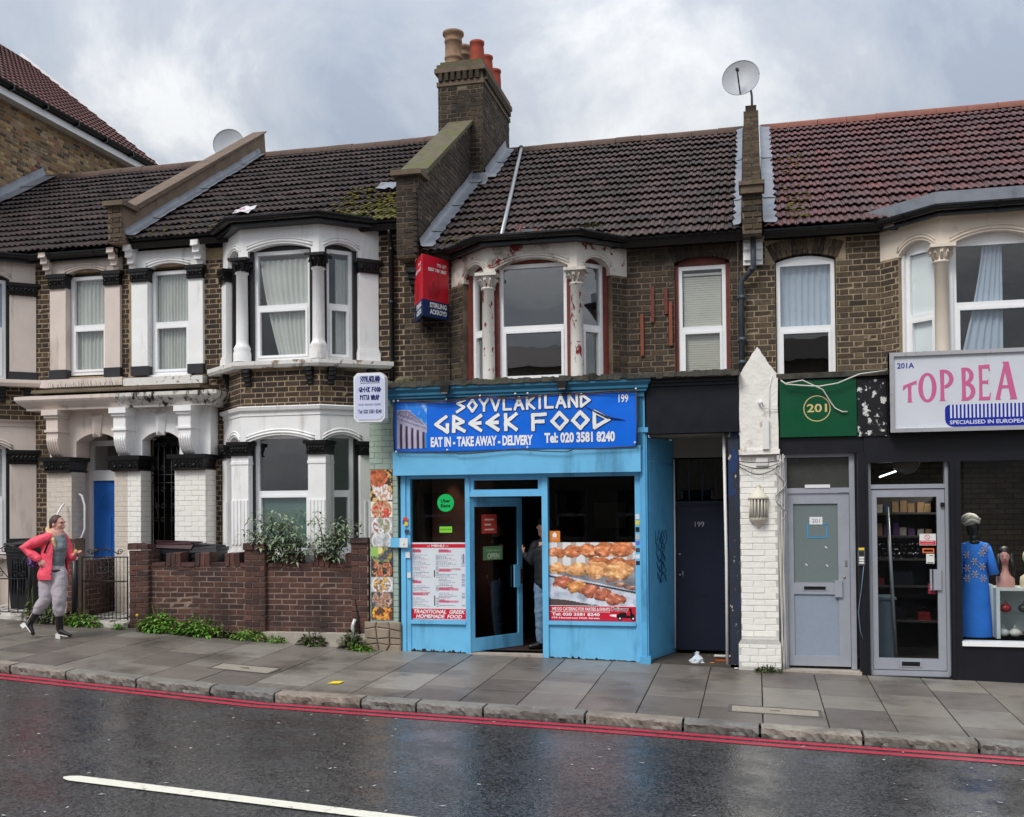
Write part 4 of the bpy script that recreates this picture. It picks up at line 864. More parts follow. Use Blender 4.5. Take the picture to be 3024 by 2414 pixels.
DISHZ = tp(4.75)+.2
# chimney stack
ch = thing('chimney_stack', 'tall dark brick chimney stack with corbelled cap and six clay pots', 'chimney', (-4.66, 4.3, 7.0))
x0, x1, y0, y1, zt = -5.05, -4.28, 3.42, 5.25, 8.86
b = B(); b.box(x0, x1, y0, y1, 6.8, zt); wl = b.build('shaft', m_mortar_c, ch)
FR = Fr((x1, 0), (0, 1)); FR.n = Vector((1, 0, 0))
bl = [(FX(y0), *q) for q in lay(x0, x1, 7.3, zt, [(-4.72, -4.55, zt-.12, zt)])]+[(FR, *q) for q in lay(y0, y1, 7.3, zt, []) ]
bricks(wl, bl, m_brick_c)
for k, (e, za, zb) in enumerate(((.02, 0, .075), (.05, .215, .29), (.02, .29, .36), (-.03, .36, .42))):
    b = B(); b.box(x0-e, x1+e, y0-e, y1+e, zt+za, zt+zb); b.build('corbel_course', m_moss_coping if k > 1 else m_coping, ch)
b = B(); b.box(x0+.01, x1-.01, y0+.01, y1-.01, zt+.075, zt+.215); b.build('frieze', m_mortar_c, ch)
b = B()
for i in range(7): b.box(x0+.02+i*.105, x0+.085+i*.105, y0-.05, y0+.05, zt+.08, zt+.21)
for i in range(16): b.box(x1-.05, x1+.05, y0+.06+i*.11, y0+.125+i*.11, zt+.08, zt+.21)
b.build('dentil', m_brick_c, ch)
m_pot = M('clay_pot_buff', S(142, 114, 92), .8, .15, 6, .002, 50, dirt=(S(92, 76, 64), .5, .72, 4, 1)); m_potr = M('clay_pot_red', S(150, 66, 48), .8, .15, 6, .002, 50, dirt=(S(96, 56, 46), .52, .75, 5, 1))
for i, y in enumerate((3.72, 4.3, 4.88)):
    b = B(); h = .62 if i == 0 else .6; b.lathe((-4.87, y, zt+.4), [(.2, -.02), (.15, .06), (.135, .1), (.14, .16), (.15, .17), (.15, .2), (.138, .21), (.138, .44), (.15, .45), (.15, .48), (.14, .49), (.15, .55), (.18, .58), (.18, .62), (.13, .62), (.12, .45)], 18); b.build('chimney_pot', m_pot, ch)
    b = B(); b.lathe((-4.47, y+.05, zt+.4), [(.13, -.02), (.118, .3), (.112, .38), (.125, .4), (.125, .44), (.095, .44), (.09, .3)], 18); b.build('chimney_pot', m_potr, ch)
b = B()
for z in (8.3, 7.86): b.tube([(x1, 5.2, z), (x1+.05, 5.2, z-.01), (x1+.25, 5.2, z+.02)], .015, 6)
b.build('aerial_bracket', m_iron, ch)
# ------------------------------------------------------------------ dishes, pole and pipes
def dish(c, r, name, label, aim, full=True):
    t = thing(name, label, 'satellite dish', c if full else c); b = B(); q = Vector(aim).normalized(); mt = q.to_track_quat('Z', 'Y').to_matrix(); C = Vector(c)
    vs = []; fs = []; n = 28
    for j in range(7):
        rr = r*j/6
        for i in range(n): a = 2*math.pi*i/n; vs.append(C+mt @ Vector((rr*math.cos(a)*.96, rr*math.sin(a), .22*r*(j/6)**2)))
    for j in range(6):
        for i in range(n): fs.append((j*n+i, j*n+(i+1) % n, (j+1)*n+(i+1) % n, (j+1)*n+i))
    b.add(vs, fs, True); b.tube([C+mt @ Vector((r*.965*math.cos(2*math.pi*i/n), r*1.005*math.sin(2*math.pi*i/n), .22*r)) for i in range(n+1)], .008, 5); b.build('reflector', M('dish_grey', S(168, 172, 178), .45, .08, 4), t); return t, C, mt
t, C, mt = dish((-.16, 4.62, DISHZ+.4), .315, 'satellite_dish', 'grey satellite dish on a pole above the narrow party parapet', (-.12, -.95, .2))
b = B(); b.tube([(.01, 4.9, DISHZ-.02), (.01, 4.9, DISHZ+.22), (-.01, 4.86, DISHZ+.34), (-.08, 4.76, DISHZ+.39), (-.14, 4.68, DISHZ+.4)], .02, 8); b.build('mast', M('galvanised', S(150, 152, 156), .4, .1, 8, metal=.6), t)
b = B(); p0 = C+mt @ Vector((.0, -.3, .06)); p1 = C+mt @ Vector((-.02, -.02, .34)); b.tube([p0, p1], .012, 6); b.tube([p1, p1+(mt @ Vector((0, .02, -.07)))], .028, 8); b.build('feed_arm', m_blkpl, t)
t, C, mt = dish((-9.62, 4.8, 8.78), .3, 'satellite_dish', 'pale satellite dish peeping from behind the brown rendered parapet', (.25, -.95, .2))
b = B(); b.tube([(-9.3, 5.05, 8.3), (-9.4, 4.95, 8.6), C], .018, 6); b.build('mast', MATS['galvanised'], t)
t = thing('scaffold_pole', 'grey metal pole lying up the lichened roof slope', 'pole', (-3.6, .9, 5.5))
U = Vector((0, math.cos(pC), math.sin(pC))); Nn = Vector((0, -math.sin(pC), math.cos(pC)))
b = B(); b.tube([Vector((-3.34, .75, 5.42))+Nn*.1+U*.05, Vector((-3.98, .75, 5.42))+Nn*.1+U*5.05], .032, 10); b.build('pole', MATS['galvanised'], t)
b = B(); b.tube([Vector((-3.98, .75, 5.42))+Nn*.1+U*4.95, Vector((-3.99, .75, 5.42))+Nn*.1+U*5.07], .045, 8); b.build('clamp', m_iron, t)
t = thing('roof_hatch', 'small broken rust-brown roof opening beside the grey pole', 'roof hatch', (-3.1, 1.0, 5.7))
o_ = Vector((-3.1, .75, 5.42)); b = B()
def rp_(x, s, h): return o_+Vector((x, 0, 0))+U*s+Nn*h
b.add([rp_(-.13, .18, .075), rp_(.2, .14, .075), rp_(.13, .5, .075), rp_(-.1, .52, .075)], [(0, 1, 2, 3)]); b.build('opening', m_blk, t)
b = B(); b.tube([rp_(-.13, .18, .09), rp_(.2, .14, .09), rp_(.22, .3, .12)], .022, 6); b.tube([rp_(-.02, .2, .1), rp_(-.02, .42, .16)], .02, 6); b.build('frame', m_redtim, t)
def pipe(label, pts, r, mat, clips, name='drainpipe'):
    t = thing(name, label, 'drainpipe', (pts[-1][0], pts[-1][1], pts[-1][2])); b = B(); b.tube(pts, r, 10); b.build('pipe', mat, t)
    for z in clips:
        p = min(pts, key=lambda q: abs(q[2]-z)); y = [q for q in pts]; 
        for a_, c_ in zip(pts, pts[1:]):
            if min(a_[2], c_[2]) <= z <= max(a_[2], c_[2]): k = (z-a_[2])/((c_[2]-a_[2]) or 1); p = [a_[i]+(c_[i]-a_[i])*k for i in range(3)]
        b = B(); b.tube([(p[0], p[1], z-.025), (p[0], p[1], z+.025)], r*1.25, 10); b.box(p[0]-r*1.7, p[0]+r*1.7, p[1]+r*.3, p[1]+r*1.3, z-.015, z+.015); b.build('bracket', mat, t)
pipe('black rainwater pipe on the brick beside the white bay', [(-4.98, .84, 5.84), (-4.98, .84, 5.75), (-4.98, .92, 5.6), (-4.98, .93, 3.62)], .036, m_blkpl, (5.55, 4.8, 3.66))
pipe('grey-black rainwater pipe with a swan neck below the narrow parapet', [(.0, .82, 5.38), (.0, .83, 4.98), (-.02, .86, 4.94), (-.14, .9, 4.82), (-.155, .92, 4.78), (-.155, .92, 3.5)], .036, M('pipe_grey', S(74, 80, 88), .4, .3, 3, dirt=(S(40, 42, 46), .5, .7, 4, 1)), (4.95, 4.6, 4.05, 3.75))
b = B(); b.tube([(-.19, .78, 5.5), (-.195, .9, 5.3), (-.2, .97, 5.0), (-.21, .975, 4.2), (-.2, .975, 3.5)], .006, 5); tag(b.build('cable', M('cable_grey', S(120, 118, 114), .6, .1, 5)), 'thin grey aerial cable hanging down beside the swan-neck pipe', 'cable')
# red oxide battens left screwed to the wall
for x, z0, z1, lab in ((-1.46, 3.9, 4.46, 'long rust-red batten with a blue scrap left on the brick wall'), (-1.32, 4.34, 4.82, 'dark maroon batten high on the brick wall beside the flaking bay'), (-1.14, 4.44, 4.78, 'short dark batten beside the window with the blinds'), (-1.08, 4.02, 4.6, 'bright rust-red batten nearest the window with the blinds')):
    b = B(); b.fbox(FB, x-.022, x+.022, z0, z1, .01, .035, jit=.003); tag(b.build('timber_batten', m_timber if z0 < 4.3 else m_redtim), lab, 'batten', 'battens left on the brick wall')
# ------------------------------------------------------------------ blinds, curtains
net('thin white net curtain drawn aside in the first-floor white bay', seg[1][0], .22, 1.0, 4.0, 5.42, -.19, 9, m_net, a0b=.52)
net('pale curtain strip in the narrow cant of the white bay', seg[2][0], .3, .48, 4.02, 5.42, -.2, 3, m_net)
net('ribbed net curtain in the window above the white porch', FB, -8.81, -8.24, 3.98, 5.46, -.15, 11, m_net)
net('lace net curtain in the window above the beige porch', FB, -10.22, -9.66, 4.02, 5.46, -.15, 8, m_net)
net('grey-blue curtain in the upper window of the beige bay', sgA[2][0], .1, .5, 3.96, 5.42, -.19, 6, m_curt)  # the pale grey-blue is the cloth's own colour
net('grey curtain in the ground-floor window of the beige bay', sgA[2][0], .1, .5, 1.3, 2.85, -.19, 6, m_net)
net('pale blue curtain half drawn in the window above the green sign', FB, .33, .97, 4.22, 5.06, -.15, 8, m_curt, .022)
net('long pale curtain gathered inside the cream bay', sgD[1][0], .5, .72, 3.55, 5.0, -.2, 5, m_curt, a0b=.22)
b = B(); b.fbox(sgD[0][0], .34, .71, 3.52, 4.98, -.165, -.16); tag(b.build('paper_blind', M('paper_white', S(250, 250, 250), .7, .05, 3)), 'torn white paper covering the cant window of the cream bay', 'blind')
b = B(); b.fbox(seg[1][0], .24, .98, 1.3, 2.06, -.17, -.165); tag(b.build('window_film', M('film_teal', S(128, 156, 152), .5, .05, 4)), 'sea-green privacy film inside the lower bay window behind the shrub', 'window film')
bt = thing('venetian_blind', 'off-white venetian blind in the brick-arched window above the navy door', 'blind', (-.67, 1.2, 3.5))
m_bl = M('blind_slat', S(206, 200, 190), .5, .04, 6); b = B(); b.fbox(FB, -.92, -.42, 4.96, 4.99, -.15, -.12); b.build('head_rail', m_bl, bt)
me = B(); me.fbox(FB, -.92, -.42, -.0135, .0135, -.142, -.14); sm = me.mesh('slat'); sm.materials.append(m_bl)
for i in range(46):
    o = bpy.data.objects.new('slat', sm); COL.objects.link(o); o.parent = bt; o.matrix_parent_inverse = Matrix.Translation(-Vector(bt.location))
    o.location = (0, 0, 3.56+i*.0305); o.rotation_euler = (0, 0, 0)
# ------------------------------------------------------------------ shared porch
po = thing('double_porch', 'stucco double porch with fluted consoles, keystones and heavy blistered cornice', 'porch', (-9.1, .75, zf(-9.1)))
PY = .7
def pillar(xa, xb, split, z0):
    for q0, q1, mb, mj in split:
        b = B(); b.box(q0, q1, PY+.01, PY+.33, z0, 2.48); w = b.build('pillar', mj, po); F = FX(PY+.01); FR = Fr((q1, 0), (0, 1)); FR.n = Vector((1, 0, 0))
        bl = [(F, *q) for q in lay(q0, q1, z0+.1, 2.47, [], 'stretcher', off=q0+.05, m=.007)]
        if abs(q1-xb) < .01: bl += [(FR, *q) for q in lay(PY+.02, PY+.33, z0+.1, 2.47, [], 'stretcher', off=.3, m=.007)]
        bricks(w, bl, mb, depth=.02, proud=.001, jit=.0008)
pillar(-10.44, -10.01, [(-10.44, -10.01, m_brick_cr, m_joint_cr)], .2)
pillar(-9.28, -8.84, [(-9.28, -9.06, m_brick_cr, m_joint_cr), (-9.06, -8.84, m_brick_w, m_joint_w)], .15)
pillar(-8.28, -7.78, [(-8.28, -7.78, m_brick_w, m_joint_w)], .12)
for i, (xa, xb) in enumerate(((-10.44, -10.01), (-9.28, -8.84), (-8.28, -7.78))): capital(po, FX(PY), (xa+xb)/2, xb-xa+.05, 2.47, 2.7, -.38, .05, m_blk, 8, 20+i)
for xa, xb, zs, mt_ in ((-10.44, -9.06, 2.7, m_beige), (-9.06, -7.74, 2.7, m_white)):
    F = Fr((xa, PY+.08), (1, 0)); W = xb-xa; l0, l1 = (.46, W-.2) if mt_ is m_beige else (.2, W-.5)
    pts = [(0, zs), (l0, zs), (l0, 2.93)]+arc_pts(l0, l1, 2.93, .13)[1:-1]+[(l1, 2.93), (l1, zs), (W, zs), (W, 3.4), (0, 3.4)]
    b = B(); b.prism(F, pts, -.3, 0); b.build('arch_face', mt_, po)
    kx = (l0+l1)/2; b = B(); b.add([F(kx-.06, 3.0, .02), F(kx+.06, 3.0, .02), F(kx+.11, 3.34, .02), F(kx-.11, 3.34, .02), F(kx, 3.06, .07), F(kx, 3.28, .09), F(kx-.06, 3.0, -.02), F(kx+.06, 3.0, -.02), F(kx+.11, 3.34, -.02), F(kx-.11, 3.34, -.02)], [(0, 1, 4), (1, 2, 5, 4), (2, 3, 5), (3, 0, 4, 5), (0, 6, 7, 1), (1, 7, 8, 2), (2, 8, 9, 3), (3, 9, 6, 0)]); b.build('keystone', mt_, po)
    # door recess: ceiling and side walls
    b = B(); b.box(xa+.02, xb-.02, PY+.38, 1.75, 3.1, 3.2); b.build('porch_ceiling', mt_, po)
for xc, mt_ in ((-10.22, m_beige), (-9.08, m_white), (-8.02, m_white)):        # consoles
    b = B(); F = FX(PY+.08); w = .2
    b.fbox(F, xc-w/2-.04, xc+w/2+.04, 3.32, 3.4, 0, .3); b.fbox(F, xc-w/2-.02, xc+w/2+.02, 3.28, 3.32, 0, .27); b.fbox(F, xc-w/2, xc+w/2, 3.1, 3.28, 0, .24); b.fbox(F, xc-w/2-.02, xc+w/2+.02, 3.07, 3.1, 0, .26); b.fbox(F, xc-w/2, xc+w/2, 2.98, 3.07, 0, .235)
    pr = [(.235, 2.98), (.23, 2.92), (.205, 2.84), (.16, 2.76), (.10, 2.71), (.0, 2.7)]
    b.prism(lambda a, z, c=0.: F(xc-w/2+c, z, a), [(0, 2.7)]+pr[::-1][1:]+[(0, 2.98)], 0, w)
    for k in range(5): b.tube([F(xc-w/2+.02+.04*k, z, a+.004) for a, z in pr], .014, 5)
    b.build('console', mt_, po)
b = B(); sweep(b, [(-10.5, PY+.3), (-10.5, PY), (-9.1, PY)], [(-.1, 3.4), (.16, 3.4), (.16, 3.43), (.2, 3.46), (.26, 3.52), (.28, 3.55), (.28, 3.6), (-.1, 3.66)]); b.build('cornice', m_beige, po)
b = B(); sweep(b, [(-9.1, PY), (-7.72, PY), (-7.72, PY+.32)], [(-.1, 3.4), (.16, 3.4), (.16, 3.43), (.2, 3.46), (.26, 3.52), (.28, 3.55), (.28, 3.6), (-.1, 3.66)])
b.build('cornice', M('stucco_blistered', S(212, 208, 202), .7, .15, 8, .006, 30, dirt=(S(40, 36, 32), .5, .6, 10, .35)), po)
b = B(); b.fbox(FX(PY-.05), -10.5, -7.72, 3.64, 3.7, -.35, .2, jit=.01); b.build('cornice_weathering', m_coping, po)
b = B(); rs = random.Random(5)
for i in range(44):
    x = -10.35+i*.028; z = 3.7; b.tube([(x, .66, z), (x+rs.uniform(-.03, .03), .62, z+rs.uniform(.08, .13))], .002, 4, caps=False); b.tube([(x+.01, .7, z), (x+.01+rs.uniform(-.04, .04), .72, z+rs.uniform(.08, .12))], .002, 4, caps=False)
tag(b.build('bird_spikes', M('wire_steel', S(120, 112, 104), .4, .1, 5, metal=.5)), 'row of wire bird spikes along the ledge under the lace-curtained window', 'bird spikes')
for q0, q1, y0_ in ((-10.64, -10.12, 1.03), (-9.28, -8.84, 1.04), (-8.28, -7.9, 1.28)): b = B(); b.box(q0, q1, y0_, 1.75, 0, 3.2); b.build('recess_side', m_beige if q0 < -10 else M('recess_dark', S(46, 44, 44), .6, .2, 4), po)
# doors
def front_door(th, x0, x1, y, z0, z1, mat, fm, z2):
    b = B(); F = FX(y); b.fbox(F, x0-.08, x0, z0, z2, -.06, .03); b.fbox(F, x1, x1+.08, z0, z2, -.06, .03); b.fbox(F, x0, x1, z2-.08, z2, -.06, .03); b.fbox(F, x0, x1, z1, z1+.16, -.06, .035); fr = b.build('door_frame', fm, th)
    b = B(); b.fbox(F, x0, x1, z1+.16, z2-.08, -.04, -.03); b.build('fanlight', m_gl_s, fr)
    b = B(); b.fbox(F, x0+.004, x1-.004, z0, z1-.004, -.05, -.01); d = b.build('door', mat, th); return d, F
d, F = front_door(hA, -10.06, -9.34, 1.3, .38, 2.36, M('door_blue', S(44, 112, 204), .35, .08, 4), m_upvc, 2.98)
b = B()
for a0, a1, z0, z1 in ((-9.96, -9.74, .5, 1.05), (-9.66, -9.43, .5, 1.05), (-9.96, -9.74, 1.15, 1.8), (-9.66, -9.43, 1.15, 1.8)):
    b.fbox(F, a0, a1, z0, z1, -.012, .004)
b.build('panel', MATS['door_blue'], d); b = B(); b.prism(F, [(-9.7-.27*math.cos(t*math.pi/8), 1.9+.3*math.sin(t*math.pi/8)) for t in range(9)], -.012, .002); b.build('fan_pane', m_gl_s, d)
b = B(); b.sph(F(-10.0, 1.28, .03), .03, 8, 6); b.build('knob', M('brass', S(170, 146, 84), .3, .1, 9, metal=.8), d)
b = B(); b.box(-10.2, -10.13, 1.0, 1.03, 1.82, 2.06); tag(b.build('door_buzzer', m_blk), 'small black entry unit beside the blue front door', 'door buzzer')
d, F = front_door(hB, -8.86, -8.16, 1.6, .35, 2.3, M('door_dark', S(24, 22, 24), .4, .1, 4), m_blk, 2.9)
b = B(); b.fbox(F, -8.66, -8.42, 1.02, 1.14, -.01, .01); b.fbox(F, -8.63, -8.45, 1.05, 1.11, .01, .014); b.build('letter_plate', MATS['brass'], d)
b = B(); b.sph(F(-8.3, 1.2, .03), .03, 8, 6); b.build('knob', MATS['brass'], d)
# wrought iron security gate in the white porch
def scroll(b, F, a, z, r, s, c=.0, turns=1.3, th0=0., rr=.006):
    n = 18; b.tube([F(a+s*r*(1-.75*k/n)*math.cos(th0+turns*2*math.pi*k/n), z+r*(1-.75*k/n)*math.sin(th0+turns*2*math.pi*k/n), c) for k in range(n+1)], rr, 5)
sg = thing('security_gate', 'black wrought-iron security gate with scrolls filling the white porch arch', 'gate', (-8.56, .98, .3)); F = FX(.98)
b = B()
for z in (.45, 1.25, 2.3, 2.42, 2.98): b.tube([F(-8.83, z), F(-8.29, z)], .011, 6)
for a in (-8.83, -8.29): b.tube([F(a, .4), F(a, 3.0)], .014, 6)
b.build('frame', m_iron, sg)
for a in (-8.72, -8.62, -8.5, -8.4): b = B(); b.tube([F(a, .45), F(a, 2.98)], .007, 6); b.build('bar', m_iron, sg)
b = B()
for a in (-8.75, -8.64, -8.48, -8.37):
    for z in (.6, 1.1, 1.36, 1.75, 1.95, 2.2, 2.52, 2.88): scroll(b, F, a, z, .045, 1 if z*7 % 2 > 1 else -1, th0=z*3)
for a, c_ in ((-8.78, -8.68), (-8.34, -8.44)): b.tube([F(a, 2.45), F(c_, 2.95)], .006, 5); b.tube([F(a, 2.1), F(c_, 1.5)], .006, 5)
b.build('scrollwork', m_iron, sg)
b = B()
for p in ([(-10.1, .66, 2.0), (-10.1, .6, 1.96), (-10.12, .54, 1.86), (-10.12, .54, 1.5), (-10.1, .6, 1.38), (-10.1, .68, 1.34)], ): b.tube(p, .017, 8)
tag(b.build('grab_rail', m_pvcw), 'white cranked grab rail on the front of the beige porch pillar', 'grab rail', 'grab rails by the blue door')
b = B(); b.tube([(-9.98, .84, 2.15), (-9.93, .84, 2.12), (-9.88, .84, 1.98), (-9.88, .84, 1.62), (-9.93, .84, 1.5), (-9.99, .84, 1.46)], .017, 8); tag(b.build('grab_rail', m_pvcw), 'white cranked grab rail on the inner side of the beige porch pillar', 'grab rail', 'grab rails by the blue door')
# ------------------------------------------------------------------ garden walls
gw = thing('garden_wall', 'dark red brick garden wall with crenellated coping and three piers', 'garden wall', (-6.8, .1, zf(-6.8)))
F0 = FX(.0); Fw = FX(.06); b = B(); zb = .0
b.box(-8.27, -6.78, .06, .27, 0, 1.12); w = b.build('wall', m_mortar_r, gw); bl = []; b = B(); b.box(-6.5, -5.22, .06, .27, -.1, 1.12); b.build('wall', m_mortar_r, gw)
for q0, q1, zt_ in ((-8.56, -8.26, 1.36), (-6.79, -6.49, 1.4), (-5.24, -5.0, 1.47)): b = B(); b.box(q0, q1, .006, .3, -.1, zt_-.04); b.build('pier', m_mortar_r, gw)
for q0, q1 in ((-8.26, -6.79), (-6.49, -5.24)): bl += [(Fw, *q) for q in lay(q0, q1, zf((q0+q1)/2)+.02, 1.095, [], 'stretcher', off=.03)]
for q0, q1, zt_ in ((-8.56, -8.26, 1.33), (-6.79, -6.49, 1.33), (-5.24, -5.0, 1.42)):
    bl += [(F0, *q) for q in lay(q0, q1, zf(q0), zt_, [], 'stretcher', off=q0, L=.225)]
    Fs = Fr((q1, 0), (0, 1)); Fs.n = Vector((1, 0, 0)); bl += [(Fs, *q) for q in lay(.01, .3, .2, zt_, [], 'stretcher', off=.1)]
# crenels: three soldier bricks, then a low pair
cren = []
for q0, q1 in ((-8.24, -6.8), (-6.47, -5.26)):
    x = q0; k = 0
    while x < q1-.05:
        w_ = min(.225, q1-x)
        if k % 2 == 1:
            for i in range(3): cren.append((Fw, x+i*w_/3+.003, x+(i+1)*w_/3-.003, 1.105, 1.29+.006*i))
        else: cren.append((Fw, x+.004, x+w_-.004, 1.105, 1.16))
        x += w_; k += 1
for q0, q1 in ((-8.58, -8.25), (-6.81, -6.48)): cren += [(FX(-.01), q0+.003, (q0+q1)/2-.003, 1.34, 1.43), (FX(-.01), (q0+q1)/2+.003, q1-.003, 1.345, 1.42)]
cren.append((FX(-.01), -5.25, -4.99, 1.43, 1.5))
bricks(w, bl, m_brick_r, nmax=230)
bricks(w, cren, m_brick_r, depth=.2, proud=.0, jit=.002)
b = B(); b.fbox(FX(0), -6.5, -5.0, -.1, zf(-5.7)+.16, -.05, .07, jit=.012); b.build('footing', m_conc, gw)
gl_ = thing('garden_wall', 'low brick wall dividing the two front gardens beside the black gate', 'garden wall', (-9.52, .4, zf(-9.5)))
b = B(); b.box(-9.58, -9.44, .01, .24, .1, 1.5); b.box(-9.56, -9.46, .24, 1.2, .1, 1.18); w = b.build('wall', m_mortar_r, gl_); Fs = Fr((-9.46, 0), (0, 1)); Fs.n = Vector((1, 0, 0))
bricks(w, [(FX(.01), *q) for q in lay(-9.58, -9.44, .3, 1.49, [], 'stretcher')]+[(Fs, *q) for q in lay(.0, 1.2, .3, 1.17, [], 'stretcher')], m_brick_r)
# iron gate and railing
gt = thing('garden_gate', 'black wrought-iron garden gate with scroll crest between brick piers', 'gate', (-8.98, .05, zf(-9)+.05)); F = FX(.05); zg = zf(-9)+.1
b = B()
for z in (zg+.0, zg+.52, zg+.86): b.tube([F(-9.35, z), F(-8.62, z)], .009, 6)
for a in (-9.35, -8.62): b.tube([F(a, zg-.03), F(a, zg+.87)], .012, 6)
b.build('frame', m_iron, gt)
for i in range(11): b = B(); a = -9.29+i*.061; b.tube([F(a, zg-.02), F(a, zg+.86)], .005, 5); b.build('bar', m_iron, gt)
b = B()
for a in (-9.1, -8.98, -8.86):
    for z in (.6, .69, .78): scroll(b, F, a, zg+z, .04, 1 if a > -9 else -1, .012, th0=z*9)
b.tube([F(-9.2, zg+.9, 0), F(-9.1, zg+.95), F(-8.98, zg+1.0), F(-8.86, zg+.95), F(-8.76, zg+.9)], .007, 5); scroll(b, F, -9.22, zg+.93, .045, -1); scroll(b, F, -8.74, zg+.93, .045, 1); scroll(b, F, -9.03, zg+.95, .04, 1); scroll(b, F, -8.93, zg+.95, .04, -1)
b.build('scroll_crest', m_iron, gt)
t = thing('gate_post', 'round black gate post with a white tape band', 'post', (-9.42, .0, zf(-9.4))); b = B(); b.tube([(-9.41, -.03, zf(-9.4)), (-9.41, -.03, 1.3)], .042, 12); b.build('post', m_blk, t); b = B(); b.tube([(-9.41, -.03, 1.2), (-9.41, -.03, 1.24)], .044, 12); b.build('tape', m_pvcw, t)
rl = thing('garden_railing', 'black iron railing panel with scrolls before the wheelie bin', 'railing', (-10.6, .05, zf(-10.6))); zg = zf(-10.6)+.06
b = B()
for z in (.02, .5, .85): b.tube([F(-11.6, zg+z), F(-10.22, zg+z)], .01, 6)
for a in (-10.93, -10.22): b.tube([F(a, zg-.08), F(a, zg+.86)], .013, 6)
b.build('frame', m_iron, rl)
for i in range(9): b = B(); a = -11.5+i*.155; b.tube([F(a, zg-.05), F(a, zg+.5)], .007, 5); b.build('bar', m_iron, rl)
b = B()
for i, a in enumerate((-10.82, -10.7, -10.45, -10.33)):
    for z in (.58, .77): scroll(b, F, a, zg+z, .05, 1 if i % 2 else -1, th0=z*5)
b.tube([F(-10.9, zg+.85), F(-10.58, zg+.52)], .006, 5); b.tube([F(-10.25, zg+.85), F(-10.58, zg+.52)], .006, 5); b.tube([F(-10.85, zg+.87), F(-10.58, zg+1.0), F(-10.3, zg+.87)], .007, 5); scroll(b, F, -10.65, zg+.92, .05, 1); scroll(b, F, -10.5, zg+.92, .05, -1)
b.build('scrollwork', m_iron, rl)
def bin_(x, y, label, mat, w=.56, h=1.05, rz=0, lid=None, wx=1.):
    z0 = zf(x)+.07; t = thing('wheelie_bin', label, 'bin', (x, y, z0), 'wheelie bins in the front gardens', rz)
    b = B(); p = [(-.42*w, -.36*w, 0), (.42*w, -.36*w, 0), (.42*w, .36*w, 0), (-.42*w, .36*w, 0), (-.5*w, -.5*w, h), (.5*w, -.5*w, h), (.5*w, .5*w, h), (-.5*w, .5*w, h)]
    b.add(p, [(3, 2, 1, 0), (0, 1, 5, 4), (1, 2, 6, 5), (2, 3, 7, 6), (3, 0, 4, 7)]); b.box(-.52*w, .52*w, -.52*w, -.46*w, h-.09, h); [b.box(-.3*w+.1*k*w, -.27*w+.1*k*w, -.49*w, -.44*w, .25*h, .8*h) for k in range(7)]; b.build('body', mat, t, True)
    b = B(); b.fbox(Fr((0, 0), (1, 0)), -.54*w, .54*w, h, h+.05, -.52*w, .55*w, jit=.015); b.fbox(Fr((0, 0), (1, 0)), -.48*w, .48*w, h+.05, h+.1, -.45*w, .45*w, jit=.02); b.build('lid', lid or mat, t, True)
    t.scale = (wx, 1, 1)
    for s in (-1, 1): b = B(); b.lathe((s*.47*w, .4*w, .1), [(.1, -.03), (.1, .03)], 12, ax='x'); b.lathe((s*.47*w, .4*w, .1), [(.0, .03), (.1, .03)], 12, ax='x'); b.build('wheel', m_blk, t, True)
m_bin = M('bin_plastic_black', S(30, 31, 36), .45, .15, 5); m_binl = M('bin_lid_maroon', S(74, 52, 58), .4, .2, 5)
bin_(-10.6, .55, 'black wheelie bin behind the iron railing', m_bin, .48, .95)
bin_(-8.06, .47, 'wheelie bin with a maroon lid showing over the crenellated wall', m_bin, .36, 1.06, .0, m_binl, 1.6)
bin_(-7.58, .47, 'black-lidded wheelie bin between the maroon-lidded one and the bay', m_bin, .34, 1.04, .0, None, 1.1)

# ------------------------------------------------------------------ moss and scraps on the roofs
def on_roof(x, s, h, ye, ze, p): return Vector((x, ye, ze))+Vector((0, math.cos(p), math.sin(p)))*s+Vector((0, -math.sin(p), math.cos(p)))*h
m_moss = M('moss_olive', S(92, 94, 42), .95, .35, 30, .006, 60, ramp=[S(84, 88, 36), S(116, 108, 46), S(66, 72, 34), S(132, 116, 44)])
def moss(n, x0, x1, s0, s1, ye, ze, p, label, seed, big=1.):
    rs = random.Random(seed); b = B()
    for i in range(n):
        x = x0+(x1-x0)*rs.random(); s = s0+(s1-s0)*rs.random()**1.5; c = on_roof(x, s, .075, ye, ze, p); r = rs.uniform(.012, .045)*big; v0 = len(b.v); b.sph(c, (r, r*.8, r*.45), 6, 4); b.rnd[v0:] = [rs.random()]*(len(b.v)-v0)
    stuff(tag(b.build('moss', m_moss), label, 'moss'))
moss(260, -6.1, -4.88, .15, 1.9, .75, 5.9, pB, 'olive moss clumps on the roof corner beside the chimney parapet', 1)
moss(60, -8.8, -6.2, .05, .5, .75, 5.9, pB, 'scattered moss along the eaves of the white-bay house', 2, .7)
moss(70, .4, .75, .2, 3.2, .75, 5.42, pD, 'dark moss on the red tiles beside the lead flashing', 3, .8)
moss(40, -4.2, -3.4, .1, 1.2, .75, 5.42, pC, 'moss specks on the lichened roof near the lead flashing', 4, .7)
